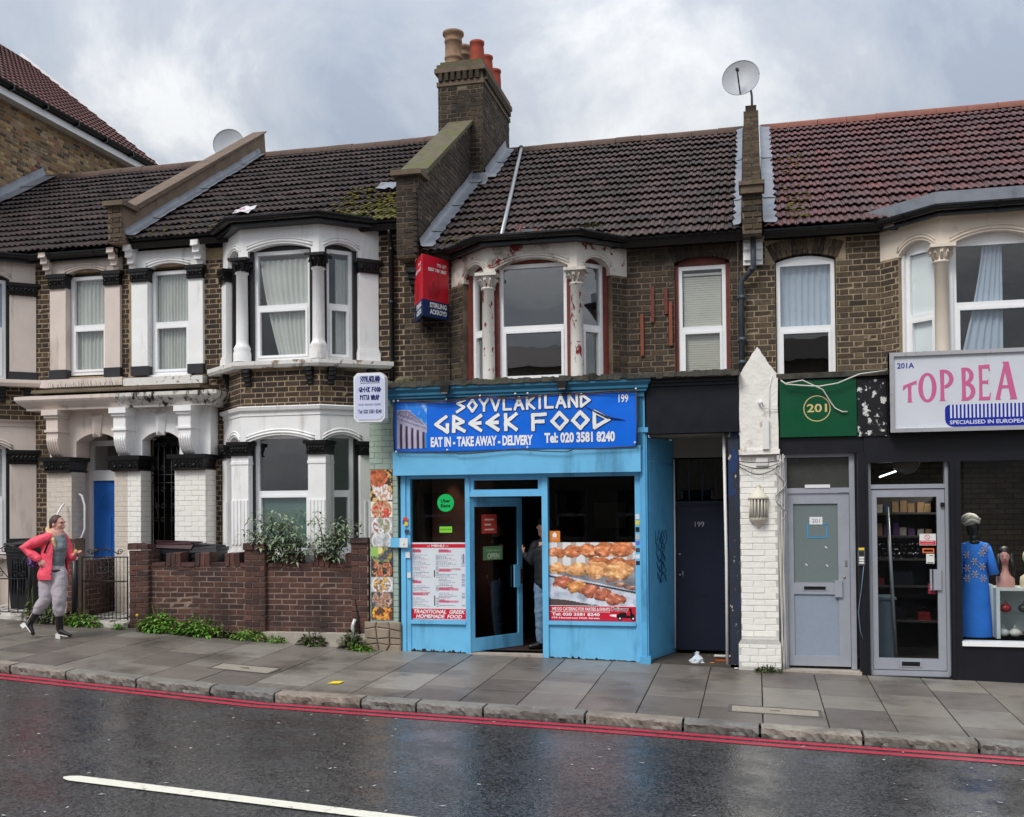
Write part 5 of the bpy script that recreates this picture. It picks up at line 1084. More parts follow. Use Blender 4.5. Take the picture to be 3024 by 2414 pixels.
for x, s, w, lab in ((-7.55, .75, .26, 'white and pink rag caught on the tiles above the white bay'), (-5.45, 1.5, .34, 'crumpled lead patch on the mossy tiles below the ridge')):
    b = B(); vs = []; rs = random.Random(int(w*100)); n = 7
    for j in range(4):
        for i in range(n): vs.append(on_roof(x+w*(i/(n-1)-.5)+rs.uniform(-.015, .015), s+.11*j+rs.uniform(-.03, .03), .085+rs.uniform(0, .035), .75, 5.9, pB))
    b.add(vs, [(j*n+i, j*n+i+1, (j+1)*n+i+1, (j+1)*n+i) for j in range(3) for i in range(n-1)]); tag(b.build('roof_scrap', M('scrap_white', S(214, 210, 212), .6, .15, 14, dirt=(S(150, 70, 90), .6, .64, 9, 1)) if s < 1 else m_lead), lab, 'roof patch')
# ------------------------------------------------------------------ stroke lettering in the Greek manner
GK = {'S': [[(1, 1), (.08, .72), (.9, .4), (0, 0)]], 'O': [[(.5, 1), (0, .5), (.5, 0), (1, .5), (.5, 1)]], 'Y': [[(0, 1), (.5, .5), (1, 1)], [(.5, .5), (.5, 0)]], 'V': [[(0, 1), (.5, 0), (1, 1)]], 'L': [[(.1, 1), (.1, .05), (.95, .05)]],
      'A': [[(0, 0), (.5, 1), (1, 0)], [(.2, .36), (.8, .36)]], 'K': [[(.1, 1), (.1, 0)], [(.95, 1), (.15, .5), (.95, 0)]], 'I': [[(.5, 1), (.5, 0)]], 'N': [[(.05, 0), (.05, 1), (.95, 0), (.95, 1)]], 'D': [[(.05, 0), (.05, 1), (1, .5), (.05, 0)]],
      'G': [[(.85, 1), (0, .52), (.95, 0), (.95, .5)]], 'R': [[(.08, 0), (.08, 1), (.85, .62), (.1, .42), (.95, .02)]], 'E': [[(.9, .98), (0, .5), (.9, .02)], [(.02, .5), (.85, .5)]], 'F': [[(.08, 0), (.08, .95), (.95, .95)], [(.08, .52), (.8, .52)]],
      'P': [[(.1, 0), (.1, 1), (.9, .72), (.12, .46)]], 'T': [[(0, .95), (1, .95)], [(.5, .95), (.5, 0)]], 'W': [[(0, 1), (.25, 0), (.5, .8), (.75, 0), (1, 1)]], 'B': [[(.1, 0), (.1, 1), (.85, .75), (.15, .52), (.95, .26), (.1, 0)]]}
def greek(b, F, s, a0, a1, z0, z1, c, th, rough=.12, seed=1, rise=0., gap=.32):
    rs = random.Random(seed); ws = [{'I': .35, ' ': .55, 'W': 1.2}.get(ch, .85) for ch in s]; tot = sum(ws)+gap*(len(s)-1); k = (a1-a0)/tot; x = a0; lv = 0
    for ch, w in zip(s, ws):
        for st in GK.get(ch, []):
            for p, q in zip(st, st[1:]):
                P = Vector((x+p[0]*w*k, z0+p[1]*(z1-z0))); Q = Vector((x+q[0]*w*k, z0+q[1]*(z1-z0))); d = (Q-P).normalized(); n = Vector((-d.y, d.x)); P, Q = P-d*th*.32, Q+d*th*.32; m = 5; lv += 1
                vs = []
                for i in range(m+1):
                    r = P+(Q-P)*i/m
                    for sg_ in (1, -1): o = r+n*sg_*th/2*(1+rs.uniform(-rough, rough)); vs.append(F(o.x, o.y+rise*(o.x-a0), c+lv*.00012))
                b.add(vs, [(2*i+1, 2*i+3, 2*i+2, 2*i) for i in range(m)])
        x += (w+gap)*k
# ------------------------------------------------------------------ blue shop 199
sh = thing('shopfront', 'sky-blue painted takeaway shopfront with open glazed door', 'shopfront', (-3.0, 0, zf(-3)))
F0 = FX(0); FM = FX(-.1)
b = B(); sweep(b, [(-4.64, .3), (-4.64, -.1), (-1.33, -.1), (-1.33, .3)], [(-.1, 3.24), (.0, 3.24), (.0, 3.3), (.03, 3.31), (.03, 3.33), (.05, 3.35), (.05, 3.38), (.085, 3.42), (.085, 3.455), (-.1, 3.46)]); b.build('cornice', m_teal, sh)
b = B(); b.fbox(FM, -4.6, -1.36, 2.6, 3.24, -.2, -.02); b.build('fascia_board', m_teal, sh)
b = B(); b.fbox(FM, -4.6, -1.38, 2.315, 2.64, -.2, .02); b.build('fascia_panel', m_blue, sh)
b = B(); b.fbox(FX(-.19), -4.72, -.18, 3.455, 3.5, -1.19, .0, jit=.006)
n = 60
for i in range(n): x = -4.7+4.5*i/n; b.fbox(FX(-.2), x, x+.08, 3.45+random.uniform(-.004, .01), 3.505+random.uniform(0, .03), -.2, random.uniform(.0, .012), jit=.006)
b.build('lead_capping', m_capping, sh)
b = B(); b.fbox(F0, -4.54, -4.41, zf(-4.5)-.02, 2.32, -.1, .0); b.fbox(F0, -4.53, -4.47, zf(-4.5)-.02, 2.32, .0, .02); b.build('stile', m_blue, sh); b = B(); b.fbox(F0, -1.47, -1.40, -.06, 2.32, -.1, .005); b.build('stile', m_blue, sh)
b = B(); b.fbox(FX(-.05), -1.40, -1.31, -.06, 2.8, -.2, .0); b.fbox(FX(-.05), -1.375, -1.33, -.06, 2.8, .0, .018); b.fbox(FX(-.05), -1.42, -1.29, 2.8, 2.86, -.2, .035); b.fbox(FX(-.05), -1.385, -1.33, 2.86, 3.24, -.2, .01); b.fbox(FX(-.05), -1.42, -1.29, -.06, .04, -.2, .03, jit=.004); b.build('pilaster', m_blue2, sh)
b = B(); b.box(-1.4, -1.30, .15, .9, -.03, 2.75); b.add([(-1.3, .15, -.03), (-1.06, .9, -.03), (-1.06, .9, 2.75), (-1.3, .15, 2.75), (-1.4, .15, -.03), (-1.4, .9, -.03), (-1.4, .9, 2.75), (-1.4, .15, 2.75)], [(0, 1, 2, 3), (3, 2, 6, 7)]); b.build('return_panel', m_blue2, sh)
b = B(); b.tube([(-1.296, .16, 2.45), (-1.05, .9, 2.42)], .008, 5); b.add([(-1.292, .16, 0.0), (-1.05, .9, .02), (-1.05, .9, .1), (-1.292, .16, .1)], [(0, 1, 2, 3)]); b.build('return_skirting', m_blue2, sh)
b = B(); b.fbox(F0, -4.41, -1.47, 2.27, 2.32, -.1, .002); b.fbox(F0, -3.66, -3.60, 0.0, 2.27, -.1, .012); b.fbox(F0, -2.65, -2.575, -.02, 2.27, -.1, .012); b.fbox(F0, -3.6, -2.65, 2.03, 2.09, -.1, .006); b.build('mullion', m_blue, sh)
b = B(); b.fbox(F0, -3.6, -3.55, 2.09, 2.27, -.08, -.01); b.fbox(F0, -2.7, -2.65, 2.09, 2.27, -.08, -.01); b.fbox(F0, -3.55, -2.7, 2.09, 2.12, -.08, -.01); b.fbox(F0, -3.55, -2.7, 2.24, 2.27, -.08, -.01); fl = b.build('fanlight', m_blue, sh); b = B(); b.fbox(F0, -3.55, -2.7, 2.12, 2.24, -.05, -.045); b.build('pane', m_gl_s, fl)
for a0, a1, zt_ in ((-4.41, -3.66, .385), (-2.575, -1.47, .405)):
    b = B(); b.fbox(F0, a0, a1, zf((a0+a1)/2)-.03, zt_, -.1, -.012); b.build('stall_riser', m_blue, sh); b = B(); b.fbox(F0, a0, a1, zt_, zt_+.045, -.1, .025); b.build('sill', m_blue, sh)
    b = B(); b.fbox(F0, a0, a1, zt_+.045, 2.27, -.05, -.044); b.build('window_pane', m_gl_s, sh)
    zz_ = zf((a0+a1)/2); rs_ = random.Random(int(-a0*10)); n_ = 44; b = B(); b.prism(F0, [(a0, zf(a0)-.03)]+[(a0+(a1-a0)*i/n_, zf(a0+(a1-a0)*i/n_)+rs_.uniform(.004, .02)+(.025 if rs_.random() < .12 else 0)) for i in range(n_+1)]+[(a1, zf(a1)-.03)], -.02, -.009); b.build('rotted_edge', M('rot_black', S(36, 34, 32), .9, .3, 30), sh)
b = B(); b.fbox(F0, -3.6, -2.65, -.06, .02, -.3, .02); b.build('threshold', m_conc, sh)
# interior of the takeaway
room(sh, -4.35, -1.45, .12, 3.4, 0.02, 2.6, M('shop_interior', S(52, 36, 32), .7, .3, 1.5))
b = B(); b.fbox(FX(.6), -4.3, -3.45, .02, 2.4, -.03, 0); b.build('partition', M('partition_wood', S(88, 54, 44), .5, .25, 3, zstretch=.2), sh)
b = B(); b.fbox(FX(2.2), -3.3, -1.5, .02, 1.1, -.5, 0); b.fbox(FX(2.2), -3.4, -1.45, 1.1, 1.14, -.55, .08); b.build('counter', M('counter_dark', S(40, 34, 34), .4, .2, 3), sh)
b = B(); b.fbox(FX(3.38), -2.5, -2.0, 1.55, 1.95, 0, .03); b.fbox(FX(3.38), -1.95, -1.6, 1.4, 1.9, 0, .03); b.build('menu_board', M('board_dim', S(96, 92, 86), .6, .1, 4), sh)
for x, y in ((-4.0, .42), (-3.72, .42)):
    ld = bpy.data.lights.new('spotlight', 'SPOT'); ld.energy = 9; ld.color = (1, .72, .45); ld.spot_size = R(46); ld.spot_blend = .6; ld.shadow_soft_size = .03
    lo = bpy.data.objects.new('spotlight', ld); COL.objects.link(lo); lo.location = (x, y, 2.5); lo.rotation_euler = (R(7), 0, 0); lo.parent = sh; lo.matrix_parent_inverse = Matrix.Translation(-Vector(sh.location))
for x, y in ((-2.3, 1.2), (-1.62, .6)):
    b = B(); b.lathe((x, y, 2.57), [(.0, 0), (.045, 0), (.05, .03)], 10); b.build('downlight', emis('lamp_warm', (1, .93, .8, 1), 5), sh)
# open door leaf, hinged at the left jamb
th = R(56); DF = Fr((-3.6, .0), (math.cos(th), math.sin(th)))
do = thing('shop_door', 'blue-framed glazed shop door standing half open', 'door', (-3.6, 0, .03)); W = .92
b = B(); b.fbox(DF, 0, .075, .03, 2.02, -.045, 0); b.fbox(DF, W-.075, W, .03, 2.02, -.045, 0); b.fbox(DF, .075, W-.075, 1.9, 2.02, -.045, 0); b.fbox(DF, .075, W-.075, .03, .2, -.045, 0); b.build('leaf_frame', m_blue, do)
b = B(); b.fbox(DF, .075, W-.075, .2, 1.9, -.025, -.02); b.build('pane', glassmat('door_glass', (.5, .5, .5, 1), 1.5), do)
b = B(); b.fbox(DF, W-.16, W-.06, .82, 1.12, .0, .02); b.build('push_plate', m_blue, do); b = B(); b.fbox(DF, W-.03, W+.004, .86, 1.06, -.03, .004); b.build('lock_plate', M('lock_red', S(120, 60, 50), .4, .1, 5, metal=.4), do)
b = B(); b.fbox(DF, .2, .46, 1.55, 1.8, .0, .003); o = b.build('hanging_card', M('card_red', S(176, 58, 44), .5, .06, 5)); tag(o, 'red-orange card hung inside the open shop door', 'sign')
b = B(); 
for i, z in enumerate((1.72, 1.655, 1.59)): b.fbox(DF, .25, .41 if i != 1 else .36, z, z+.02, .0035, .004)
b.build('print', M('card_pink', S(226, 190, 180), .5, .05, 5), o)
o = tag((lambda b: (b.fbox(DF, .22, .56, 1.2, 1.38, .0, .004), b.build('open_sign', M('open_green', S(88, 124, 84), .5, .08, 5)))[1])(B()), 'green OPEN sign hung inside the half-open shop door', 'sign')
b = B(); put_text(b, DF, 'OPEN', .29, .5, 1.215, 1.29, .0055, .02); put_text(b, DF, 'Come in we are', .27, .51, 1.315, 1.345, .0055); b.build('lettering', M('open_text', S(190, 206, 180), .5, .05, 5), o)
# ------------------------------------------------------------------ banner
bn = thing('banner', 'bright blue vinyl banner of the Greek takeaway lashed below the teal cornice', 'banner', (-3.0, -.13, 2.6))
FBn = FX(-.145); A0, A1, Z0, Z1 = -4.56, -1.42, 2.63, 3.33
def temple(u, v):
    # pediment, entablature and columns against a blue sky
    skyc = (.02+.5*max(0, fbm(u*4, v*4, 3)), .22+.5*max(0, fbm(u*4, v*4, 3)), .78+.15*fbm(u*3, v*3))
    def ln(x0, y0, x1, y1): return y0+(y1-y0)*(u-x0)/(x1-x0)
    top = .86 if u < .42 else ln(.42, .86, .95, .52)
    if u < .42: top = ln(.0, .87, .42, .86)
    if v > top: return skyc
    base = ln(0, .75, .95, .5); ent = ln(0, .66, .95, .42); n = fbm(u*26, v*26, 1)
    if v > base:
        e = .05; return (.46, .44, .54) if v > top-.025 else ((.10, .09, .17) if v > top-.04 else ((.26+.2*n, .24+.2*n, .36+.2*n)))
    if v > base-.03: return (.44, .42, .56)
    if v > ent: return (.26+.25*n, .25+.25*n, .38+.25*n)
    if v > ent-.07: return (.42, .4, .54)
    if u > .93: return (.02, .25, .75)
    k = (u*5.4+.06) % 1; kk = int(u*5.4+.06); capv = ent-.14
    if k < .62+(.12 if v > capv else 0): s = k/.62; return (.16+.36*math.sin(s*math.pi*.8+.3), .15+.34*math.sin(s*math.pi*.8+.3), .26+.4*math.sin(s*math.pi*.8+.3))
    return (.05, .03, .05)
def bwave(a, z): return .008*math.sin(a*2.3+z*4)+.01*fbm(a*1.5, z*2)
class FBw:
    n = Vector((0, -1, 0))
    def __call__(s, a, z, c=0.): return (a, -.145-c-bwave(a, z), z)
FBW = FBw(); b = B(); nx, nz = 60, 12; vs = []
def topz(a): return Z1-.05+.05*(a-A0)/(A1-A0)-.025*abs(math.sin((a-A0)*2.6))
for j in range(nz+1):
    for i in range(nx+1):
        a = A0+(A1-A0)*i/nx; zt_ = topz(a); zb_ = Z0-.012*abs(math.sin((a-A0)*1.8)); vs.append(FBW(a, zb_+(zt_-zb_)*j/nz))
b.add(vs, [(j*(nx+1)+i, j*(nx+1)+i+1, (j+1)*(nx+1)+i+1, (j+1)*(nx+1)+i) for j in range(nz) for i in range(nx)], True); b.build('vinyl_sheet', m_bann, bn)
paint('temple_print', FBW, A0+.03, A0+.44, Z0+.03, Z1-.09, .004, 70, 110, temple, bn)
b = B(); greek(b, FBW, 'SOYVLAKILAND', -3.72, -2.0, 3.115, 3.265, .006, .046, rise=.012, seed=3); greek(b, FBW, 'GREEK', -4.0, -2.93, 2.86, 3.06, .006, .06, rise=.01, seed=4); greek(b, FBW, 'FOOD', -2.74, -1.76, 2.86, 3.06, .006, .06, rise=.01, seed=5); b.build('letter_outline', m_nvtxt, bn)
b = B(); greek(b, FBW, 'SOYVLAKILAND', -3.72, -2.0, 3.115, 3.265, .009, .033, rise=.012, seed=3); greek(b, FBW, 'GREEK', -4.0, -2.93, 2.86, 3.06, .009, .045, rise=.01, seed=4); greek(b, FBW, 'FOOD', -2.74, -1.76, 2.86, 3.06, .009, .045, rise=.01, seed=5)
put_text(b, FBW, 'EAT IN - TAKE AWAY - DELIVERY', -4.07, -2.73, 2.672, 2.8, .006, .045); put_text(b, FBW, 'Tel: 020 3581 8240', -2.58, -1.69, 2.69, 2.82, .006, .045); put_text(b, FBW, '199', -1.64, -1.52, 3.17, 3.27, .006, .02); b.build('lettering', m_wtxt, bn)
b = B(); rs = random.Random(9)
top = [(A0+(A1-A0)*i/40, -.165-.012*math.sin(i*.9), topz(A0+(A1-A0)*i/40)+.0+.012*math.sin(i*.55)) for i in range(41)]; bot = [(A0+(A1-A0)*i/40, -.17, Z0-.005-.05*abs(math.sin(i/40*math.pi*2))*(1 if 10 < i < 30 else .4)) for i in range(41)]
b.tube(top, .008, 5); b.tube([(x, y-.012, z-.02) for x, y, z in top], .006, 5); b.tube(bot, .007, 5); b.tube([(A0, -.17, Z0), (A0-.012, -.17, 2.95), (A0+.004, -.17, 3.3)], .009, 5); b.tube([(A1, -.17, Z0), (A1+.01, -.17, 2.95), (A1, -.17, 3.33)], .009, 5)
b.build('lashing_cord', M('cord_brown', S(70, 56, 50), .7, .2, 12), bn)
b = B()
for a, z in ((A0, 3.28), (A0+.06, 3.28), (-3.85, 3.28), (-3.4, 3.31), (-2.94, 3.32), (-2.78, 3.32), (A1, 3.33), (A0+.03, 2.62), (-3.84, 2.63), (-2.79, 2.64), (A1-.02, 2.67)): b.sph((a, -.185, z), .014, 7, 5)
b.build('fixing', m_pvcw, bn)
b = B(); b.tube([FBW(-2.05, 3.13, .01), FBW(-1.9, 3.05, .012), FBW(-1.78, 2.99, .012), FBW(-1.56, 2.95, .01)], [.004, .012, .014, .003], 5); b.build('tear', M('tear_dark', S(30, 50, 96), .5, .2, 20), bn)
for x in (-3.85, -2.33):
    t = thing('floodlight', 'small black floodlight on the teal cornice '+('above the word GREEK' if x < -3 else 'above the word FOOD'), 'floodlight', (x, -.2, 3.42), 'floodlights on the cornice')
    b = B(); b.fbox(FX(-.2), x-.055, x+.055, 3.35, 3.44, .0, .06); b.build('housing', m_blk, t); b = B(); b.fbox(FX(-.2), x-.04, x+.04, 3.345, 3.36, .02, .075); b.build('lens', M('lens_dim', S(120, 120, 118), .2, .05, 5), t); b = B(); b.fbox(FX(-.19), x-.06, x+.06, 3.44, 3.455, -.0, .05); b.tube([(x, -.2, 3.35), (x+.01, -.13, 3.3), (x+.0, -.125, 3.18)], .004, 4); b.build('bracket', m_blk, t)
# ------------------------------------------------------------------ posters and stickers on the shop windows
FG = FX(-.002); FGl = Fr((0, .042), (1, 0))
def lines(u, v):
    c = (.70, .74, .80); 
    if v > .955 or v < .17: return c
    for x0, x1, secs in ((.02, .52, ((.9, 15), (.5, 4), (.34, 7))), (.5, 1., ((.9, 8), (.65, 8), (.41, 4), (.25, 1)))):
        if not x0 <= u < x1: continue
        for zt_, n in secs:
            if zt_-.03 < v <= zt_ and u-x0 < (.16 if x0 < .3 else .24)+.12*(zt_ < .5) and .3 < (u*37) % 1+.15: return (.62, .12, .22)
            for k in range(n):
                zz = zt_-.058-k*.0205
                if zz-.012 < v < zz:
                    ln = .14+.2*((k*.37+zt_*3) % 1)
                    if u-x0 < ln and (math.sin(u*420)+math.sin(u*170+k)) > -.6: return (.3, .34, .42) if not (k % 5 == 3 and u-x0 > .1) else (.62, .3, .36)
                    if x0+.42 < u < x0+.475: return (.3, .32, .4)
    if .41 < u < .432 and (.55 < v < .64 or .18 < v < .31): return (.05, .01, .02)
    if .94 < u < .962 and .74 < v < .85: return (.05, .01, .02)
    return c
pm = paint('menu_poster', FX(.034), -4.405, -3.665, .435, 1.44, 0, 150, 210, lines); tag(pm, 'white printed menu poster filling the lower left shop window', 'poster')
b = B(); Fm = FX(.034); b.fbox(Fm, -4.405, -3.667, 1.372, 1.42, .001, .002); b.fbox(Fm, -4.405, -3.667, .445, .575, .001, .002); b.build('red_band', m_red, pm)
b = B(); put_text(b, Fm, '~ MENU ~', -4.19, -3.9, 1.38, 1.412, .003, .02); put_text(b, Fm, 'TRADITIONAL  GREEK', -4.39, -3.69, .515, .565, .003, .025, .012); put_text(b, Fm, 'HOMEMADE  FOOD', -4.35, -3.73, .455, .503, .003, .025, .012); b.fbox(Fm, -4.405, -3.667, .579, .583, .002, .003); b.build('lettering', m_wtxt, pm)
b = B(); put_text(b, Fm, 'APPETISERS', -4.4, -4.29, 1.335, 1.353, .0025, .01); put_text(b, Fm, 'PORTIONS', -4.03, -3.91, 1.335, 1.353, .0025, .01); put_text(b, Fm, 'TRADITIONAL ROTISSERIE', -4.03, -3.74, 1.085, 1.103, .0025, .01); put_text(b, Fm, 'SAUCES', -4.4, -4.33, .935, .953, .0025, .01); put_text(b, Fm, 'SOUVLAKI PITA WRAPS', -4.4, -4.16, .775, .793, .0025, .01); put_text(b, Fm, 'SINGLE SKEWERS', -4.03, -3.84, .845, .863, .0025, .01); put_text(b, Fm, 'DRINKS', -4.03, -3.95, .685, .703, .0025, .01); b.build('heading', M('print_crimson', S(190, 50, 80), .4, .05, 5), pm)
rs = random.Random(21)
BL = []      # roast chickens and meat on spits
for i in range(5): BL.append((.09+.19*i, .84+.015*i, .115+.01*i, .085+.012*i, (.54, .2, .09), i))
for i in range(3): BL.append((.58+.2*i, .70-.015*i, .14, .07, (.42, .15, .07), 20+i))
for i in range(4): BL.append((.1+.235*i, .585-.012*i, .13+.014*i, .09+.018*i, (.66, .36, .17), 10+i))
for i in range(5): BL.append((.17+.15*i, .37-.065*i, .12, .105-.006*abs(i-2), (.42, .14, .09) if i != 1 else (.58, .27, .1), 30+i))
for i in range(3): BL.append((.72+.11*i, .4-.055*i, .08, .035, (.3, .16, .12), 40+i))
def roast(u, v):
    n = fbm(u*9, v*9, 2)
    if v > .56+.1*u: c = (.74, .76, .78) if (u*6.2) % 1 < .6 else (.5, .44, .4)
    elif v > .36-.28*u+.16: c = (.24+.12*n, .24+.12*n, .27+.12*n)
    else: c = (.56+.3*n, .6+.3*n, .7+.3*n)
    if v > .45-.25*u and v < .48-.25*u: c = (.05, .05, .06)
    if v < .12-.2*u+.03*n: c = (.1, .07, .07)
    for x, y, rx, ry, col, sd in BL:
        wx = u+.03*fbm(u*9, v*9, sd); wy = v+.03*fbm(u*9+7, v*9, sd); d = ((wx-x)/rx)**2+((wy-y)/ry)**2
        if d < 1:
            q = fbm(u*13, v*15, sd); k = (.62+.55*(1-d)+.55*q+.3*fbm(u*30, v*30, sd+3)+.25*(wy-y)/ry); k = max(.16, min(1.35, k)); h = max(0, q-.18)*1.3
            c = (min(1, col[0]*k*1.2+h*.5), min(1, col[1]*k*1.1+h*.4), min(1, col[2]*k+h*.3))
    return c
pp = paint('rotisserie_poster', FX(.034), -2.572, -1.473, .64, 1.44, 0, 170, 130, roast); tag(pp, 'photo poster of roasting meat and chickens with red catering strip in the right shop window', 'poster')
b = B(); b.fbox(Fm, -2.572, -1.473, .455, .64, .0, .002); b.build('red_strip', m_red, pp)
b = B(); put_text(b, Fm, 'WE DO CATERING FOR PARTIES & EVENTS', -2.54, -1.8, .578, .622, .003, .022); put_text(b, Fm, 'Tel: 020 3581 8240', -2.54, -1.93, .515, .553, .003, .03); put_text(b, Fm, '199 Homerton High Street', -2.54, -1.93, .472, .5, .003, .02); b.fbox(Fm, -2.572, -1.473, .638, .644, .002, .003); b.fbox(Fm, -2.572, -1.8, .564, .568, .002, .003)
b.prism(Fm, [(-1.8, .52), (-1.72, .505), (-1.72, .54), (-1.8, .535)], .002, .003); put_text(b, Fm, 'Delivery', -1.785, -1.565, .568, .628, .0026, .06); b.build('lettering', m_wtxt, pp)
b = B(); put_text(b, Fm, 'Delivery', -1.78, -1.57, .572, .622, .0036, .012); b.prism(Fm, [(-1.72, .5), (-1.705, .54), (-1.67, .56), (-1.6, .565), (-1.59, .53), (-1.55, .525), (-1.545, .57), (-1.56, .6), (-1.565, .615), (-1.535, .618), (-1.52, .56), (-1.49, .53), (-1.49, .49), (-1.52, .5), (-1.56, .495), (-1.66, .5)], .003, .0036)
for x in (-1.675, -1.51): b.prism(Fm, [(x+.027*math.cos(k*math.pi/6), .49+.027*math.sin(k*math.pi/6)) for k in range(12)], .0036, .0042)
b.build('scooter', m_blktxt, pp); b = B()
for x in (-1.675, -1.51): b.prism(Fm, [(x+.011*math.cos(k*math.pi/6), .49+.011*math.sin(k*math.pi/6)) for k in range(12)], .0042, .0046)
b.build('wheel_hub', m_wtxt, pp)
ub = thing('delivery_sticker', 'round green food delivery sticker on the left shop window', 'sticker', (-3.9, .03, 1.85)); b = B(); b.prism(Fm, [(-3.935+.113*math.cos(k*math.pi/18), 1.955+.115*math.sin(k*math.pi/18)) for k in range(36)], .0, .002); b.build('disc', M('sticker_green', S(8, 190, 96), .4, .04, 4), ub)
b = B(); put_text(b, Fm, 'Uber', -4.0, -3.87, 1.958, 2.005, .003, .03); put_text(b, Fm, 'Eats', -4.0, -3.87, 1.895, 1.942, .003, .03); b.build('lettering', m_blktxt, ub)
hy = thing('hygiene_sticker', 'small green and black hygiene rating sticker on the left window', 'sticker', (-3.93, .03, 1.6)); b = B(); b.fbox(Fm, -4.03, -3.84, 1.56, 1.69, 0, .002); b.build('backing', m_blktxt, hy); b = B(); b.fbox(Fm, -4.02, -3.85, 1.567, 1.647, .002, .003); b.build('green_panel', M('sticker_lime', S(130, 206, 60), .4, .04, 4), hy); b = B(); [b.prism(Fm, [(-4.0+.025*i+.009*math.cos(k), 1.61+.009*math.sin(k)) for k in range(6)], .003, .004) for i in range(6)]; b.build('rating_dots', M('sticker_dgreen', S(60, 120, 40), .4, .04, 4), hy)
je = thing('order_sticker', 'orange square sticker with a white house mark above the meat poster', 'sticker', (-2.5, .03, 1.5)); b = B(); b.fbox(Fm, -2.565, -2.425, 1.445, 1.585, 0, .002); b.build('square', M('sticker_orange', S(222, 128, 46), .4, .04, 4), je); b = B(); b.prism(Fm, [(-2.52, 1.505), (-2.47, 1.505), (-2.47, 1.535), (-2.46, 1.535), (-2.495, 1.57), (-2.53, 1.535), (-2.52, 1.535)], .002, .003); put_text(b, Fm, 'JUST EAT', -2.535, -2.455, 1.475, 1.492, .003); b.build('mark', m_wtxt, je)
# stickers up the frame uprights
rs = random.Random(4); Fs_ = FX(-.022)
SC_ = [(S(220, 70, 50)), S(238, 208, 40), S(60, 66, 80), S(225, 228, 232), S(90, 110, 190), S(220, 222, 226)]
lab = ['red and yellow sticker on the left upright of the blue shop', 'yellow sticker on the left upright of the blue shop', 'small black sticker on the left upright of the blue shop', 'white sticker low on the left upright of the blue shop', 'blue and white sticker on the left upright of the blue shop', 'torn white label lowest on the left upright of the blue shop']
for i, (z, w, h, ci) in enumerate(((1.72, .06, .05, 0), (1.66, .05, .05, 1), (1.56, .06, .05, 2), (1.24, .06, .08, 3), (1.68, .03, .05, 4), (.98, .05, .07, 5))):
    b = B(); x = -4.5+.01*i-(.05 if ci == 4 else 0); b.fbox(FX(0), x, x+w, z, z+h, .0205, .022); tag(b.build('frame_sticker', M('stk%d' % ci, SC_[ci], .45, .1, 20)), lab[i], 'sticker')
lab = ['white', 'yellow', 'black', 'pale grey', 'violet', 'dark grey', 'plain white', 'black and white']
cc = [S(226, 226, 226), S(240, 208, 40), S(30, 32, 34), S(190, 190, 186), S(110, 120, 210), S(70, 72, 76), S(236, 236, 238), S(46, 46, 50)]
for i, (z, h) in enumerate(((1.73, .06), (1.66, .05), (1.57, .06), (1.48, .06), (1.41, .05), (1.32, .05), (1.24, .05), (1.16, .05))):
    b = B(); b.fbox(FX(0), -1.465, -1.415, z, z+h, .0055, .007); tag(b.build('frame_sticker', M('stk_r%d' % i, cc[i], .45, .15, 60)), lab[i]+' sticker in the column on the right upright of the blue shop', 'sticker')
ks = thing('shutter_switch', 'pale blue metal key switch box on the left upright of the shop', 'switch box', (-4.5, -.03, 1.4)); b = B(); b.fbox(FX(0), -4.66, -4.47, 1.38, 1.5, .0, .07); b.build('housing', m_blue, ks); b = B(); b.fbox(FX(0), -4.53, -4.42, 1.38, 1.5, .0705, .08); b.fbox(FX(0), -4.485, -4.465, 1.42, 1.45, .08, .09); b.build('key_plate', m_pvcw, ks)
b = B(); rs = random.Random(17)
for k in range(5):       # scratched graffiti on the return panel
    p = [Vector((-1.3+.24*(t0 := .25+.08*k+rs.uniform(-.02, .02)), .15+.75*t0, 1.1+.14*k)) for _ in range(1)][0]; pts = []
    for i in range(14): tt = .3+.22*math.sin(i*1.3+k)*.6+.02*i; z = .98+.13*k+.08*math.sin(i*2.1+k*2); pts.append((-1.3+.24*tt-.0+.004, .15+.75*tt-.004, z))
    b.tube(pts, .004, 4)
tag(b.build('graffiti', M('graffiti_ink', S(40, 92, 128), .5, .1, 5)), 'dark scribbled graffiti tag on the blue return panel', 'graffiti')
# ------------------------------------------------------------------ mint pier with food strip and light box
mp_ = thing('mint_pier', 'mint green painted brick pier with food photographs and rough stone foot', 'pier', (-4.8, .05, zf(-4.8)))
b = B(); b.box(-4.97, -4.58, .0, .9, .3, 3.5); w = b.build('pier', m_joint_mint, mp_); Fmi = FX(0); Fr2 = Fr((-4.58, 0), (0, 1)); Fr2.n = Vector((1, 0, 0))
bricks(w, [(Fmi, *q) for q in lay(-4.97, -4.58, .38, 3.45, [], 'stretcher', off=-4.9, m=.008)], m_brick_mint, depth=.03, proud=.002, jit=.001)
b = B(); rs = random.Random(2); b.fbox(FX(0), -5.03, -4.53, zf(-4.8)-.05, .36, -.3, .035, jit=.01); sf = b.build('stone_foot', M('foot_mortar', S(92, 82, 72), .9, .2, 9), mp_)
gx = [[-5.04+.17*i+rs.uniform(-.045, .045)*(0 < i < 3) for i in range(4)] for j in range(5)]; gz = [[zf(-4.8)-.03+.1*j+rs.uniform(-.03, .03)*(0 < j < 4) for i in range(4)] for j in range(5)]
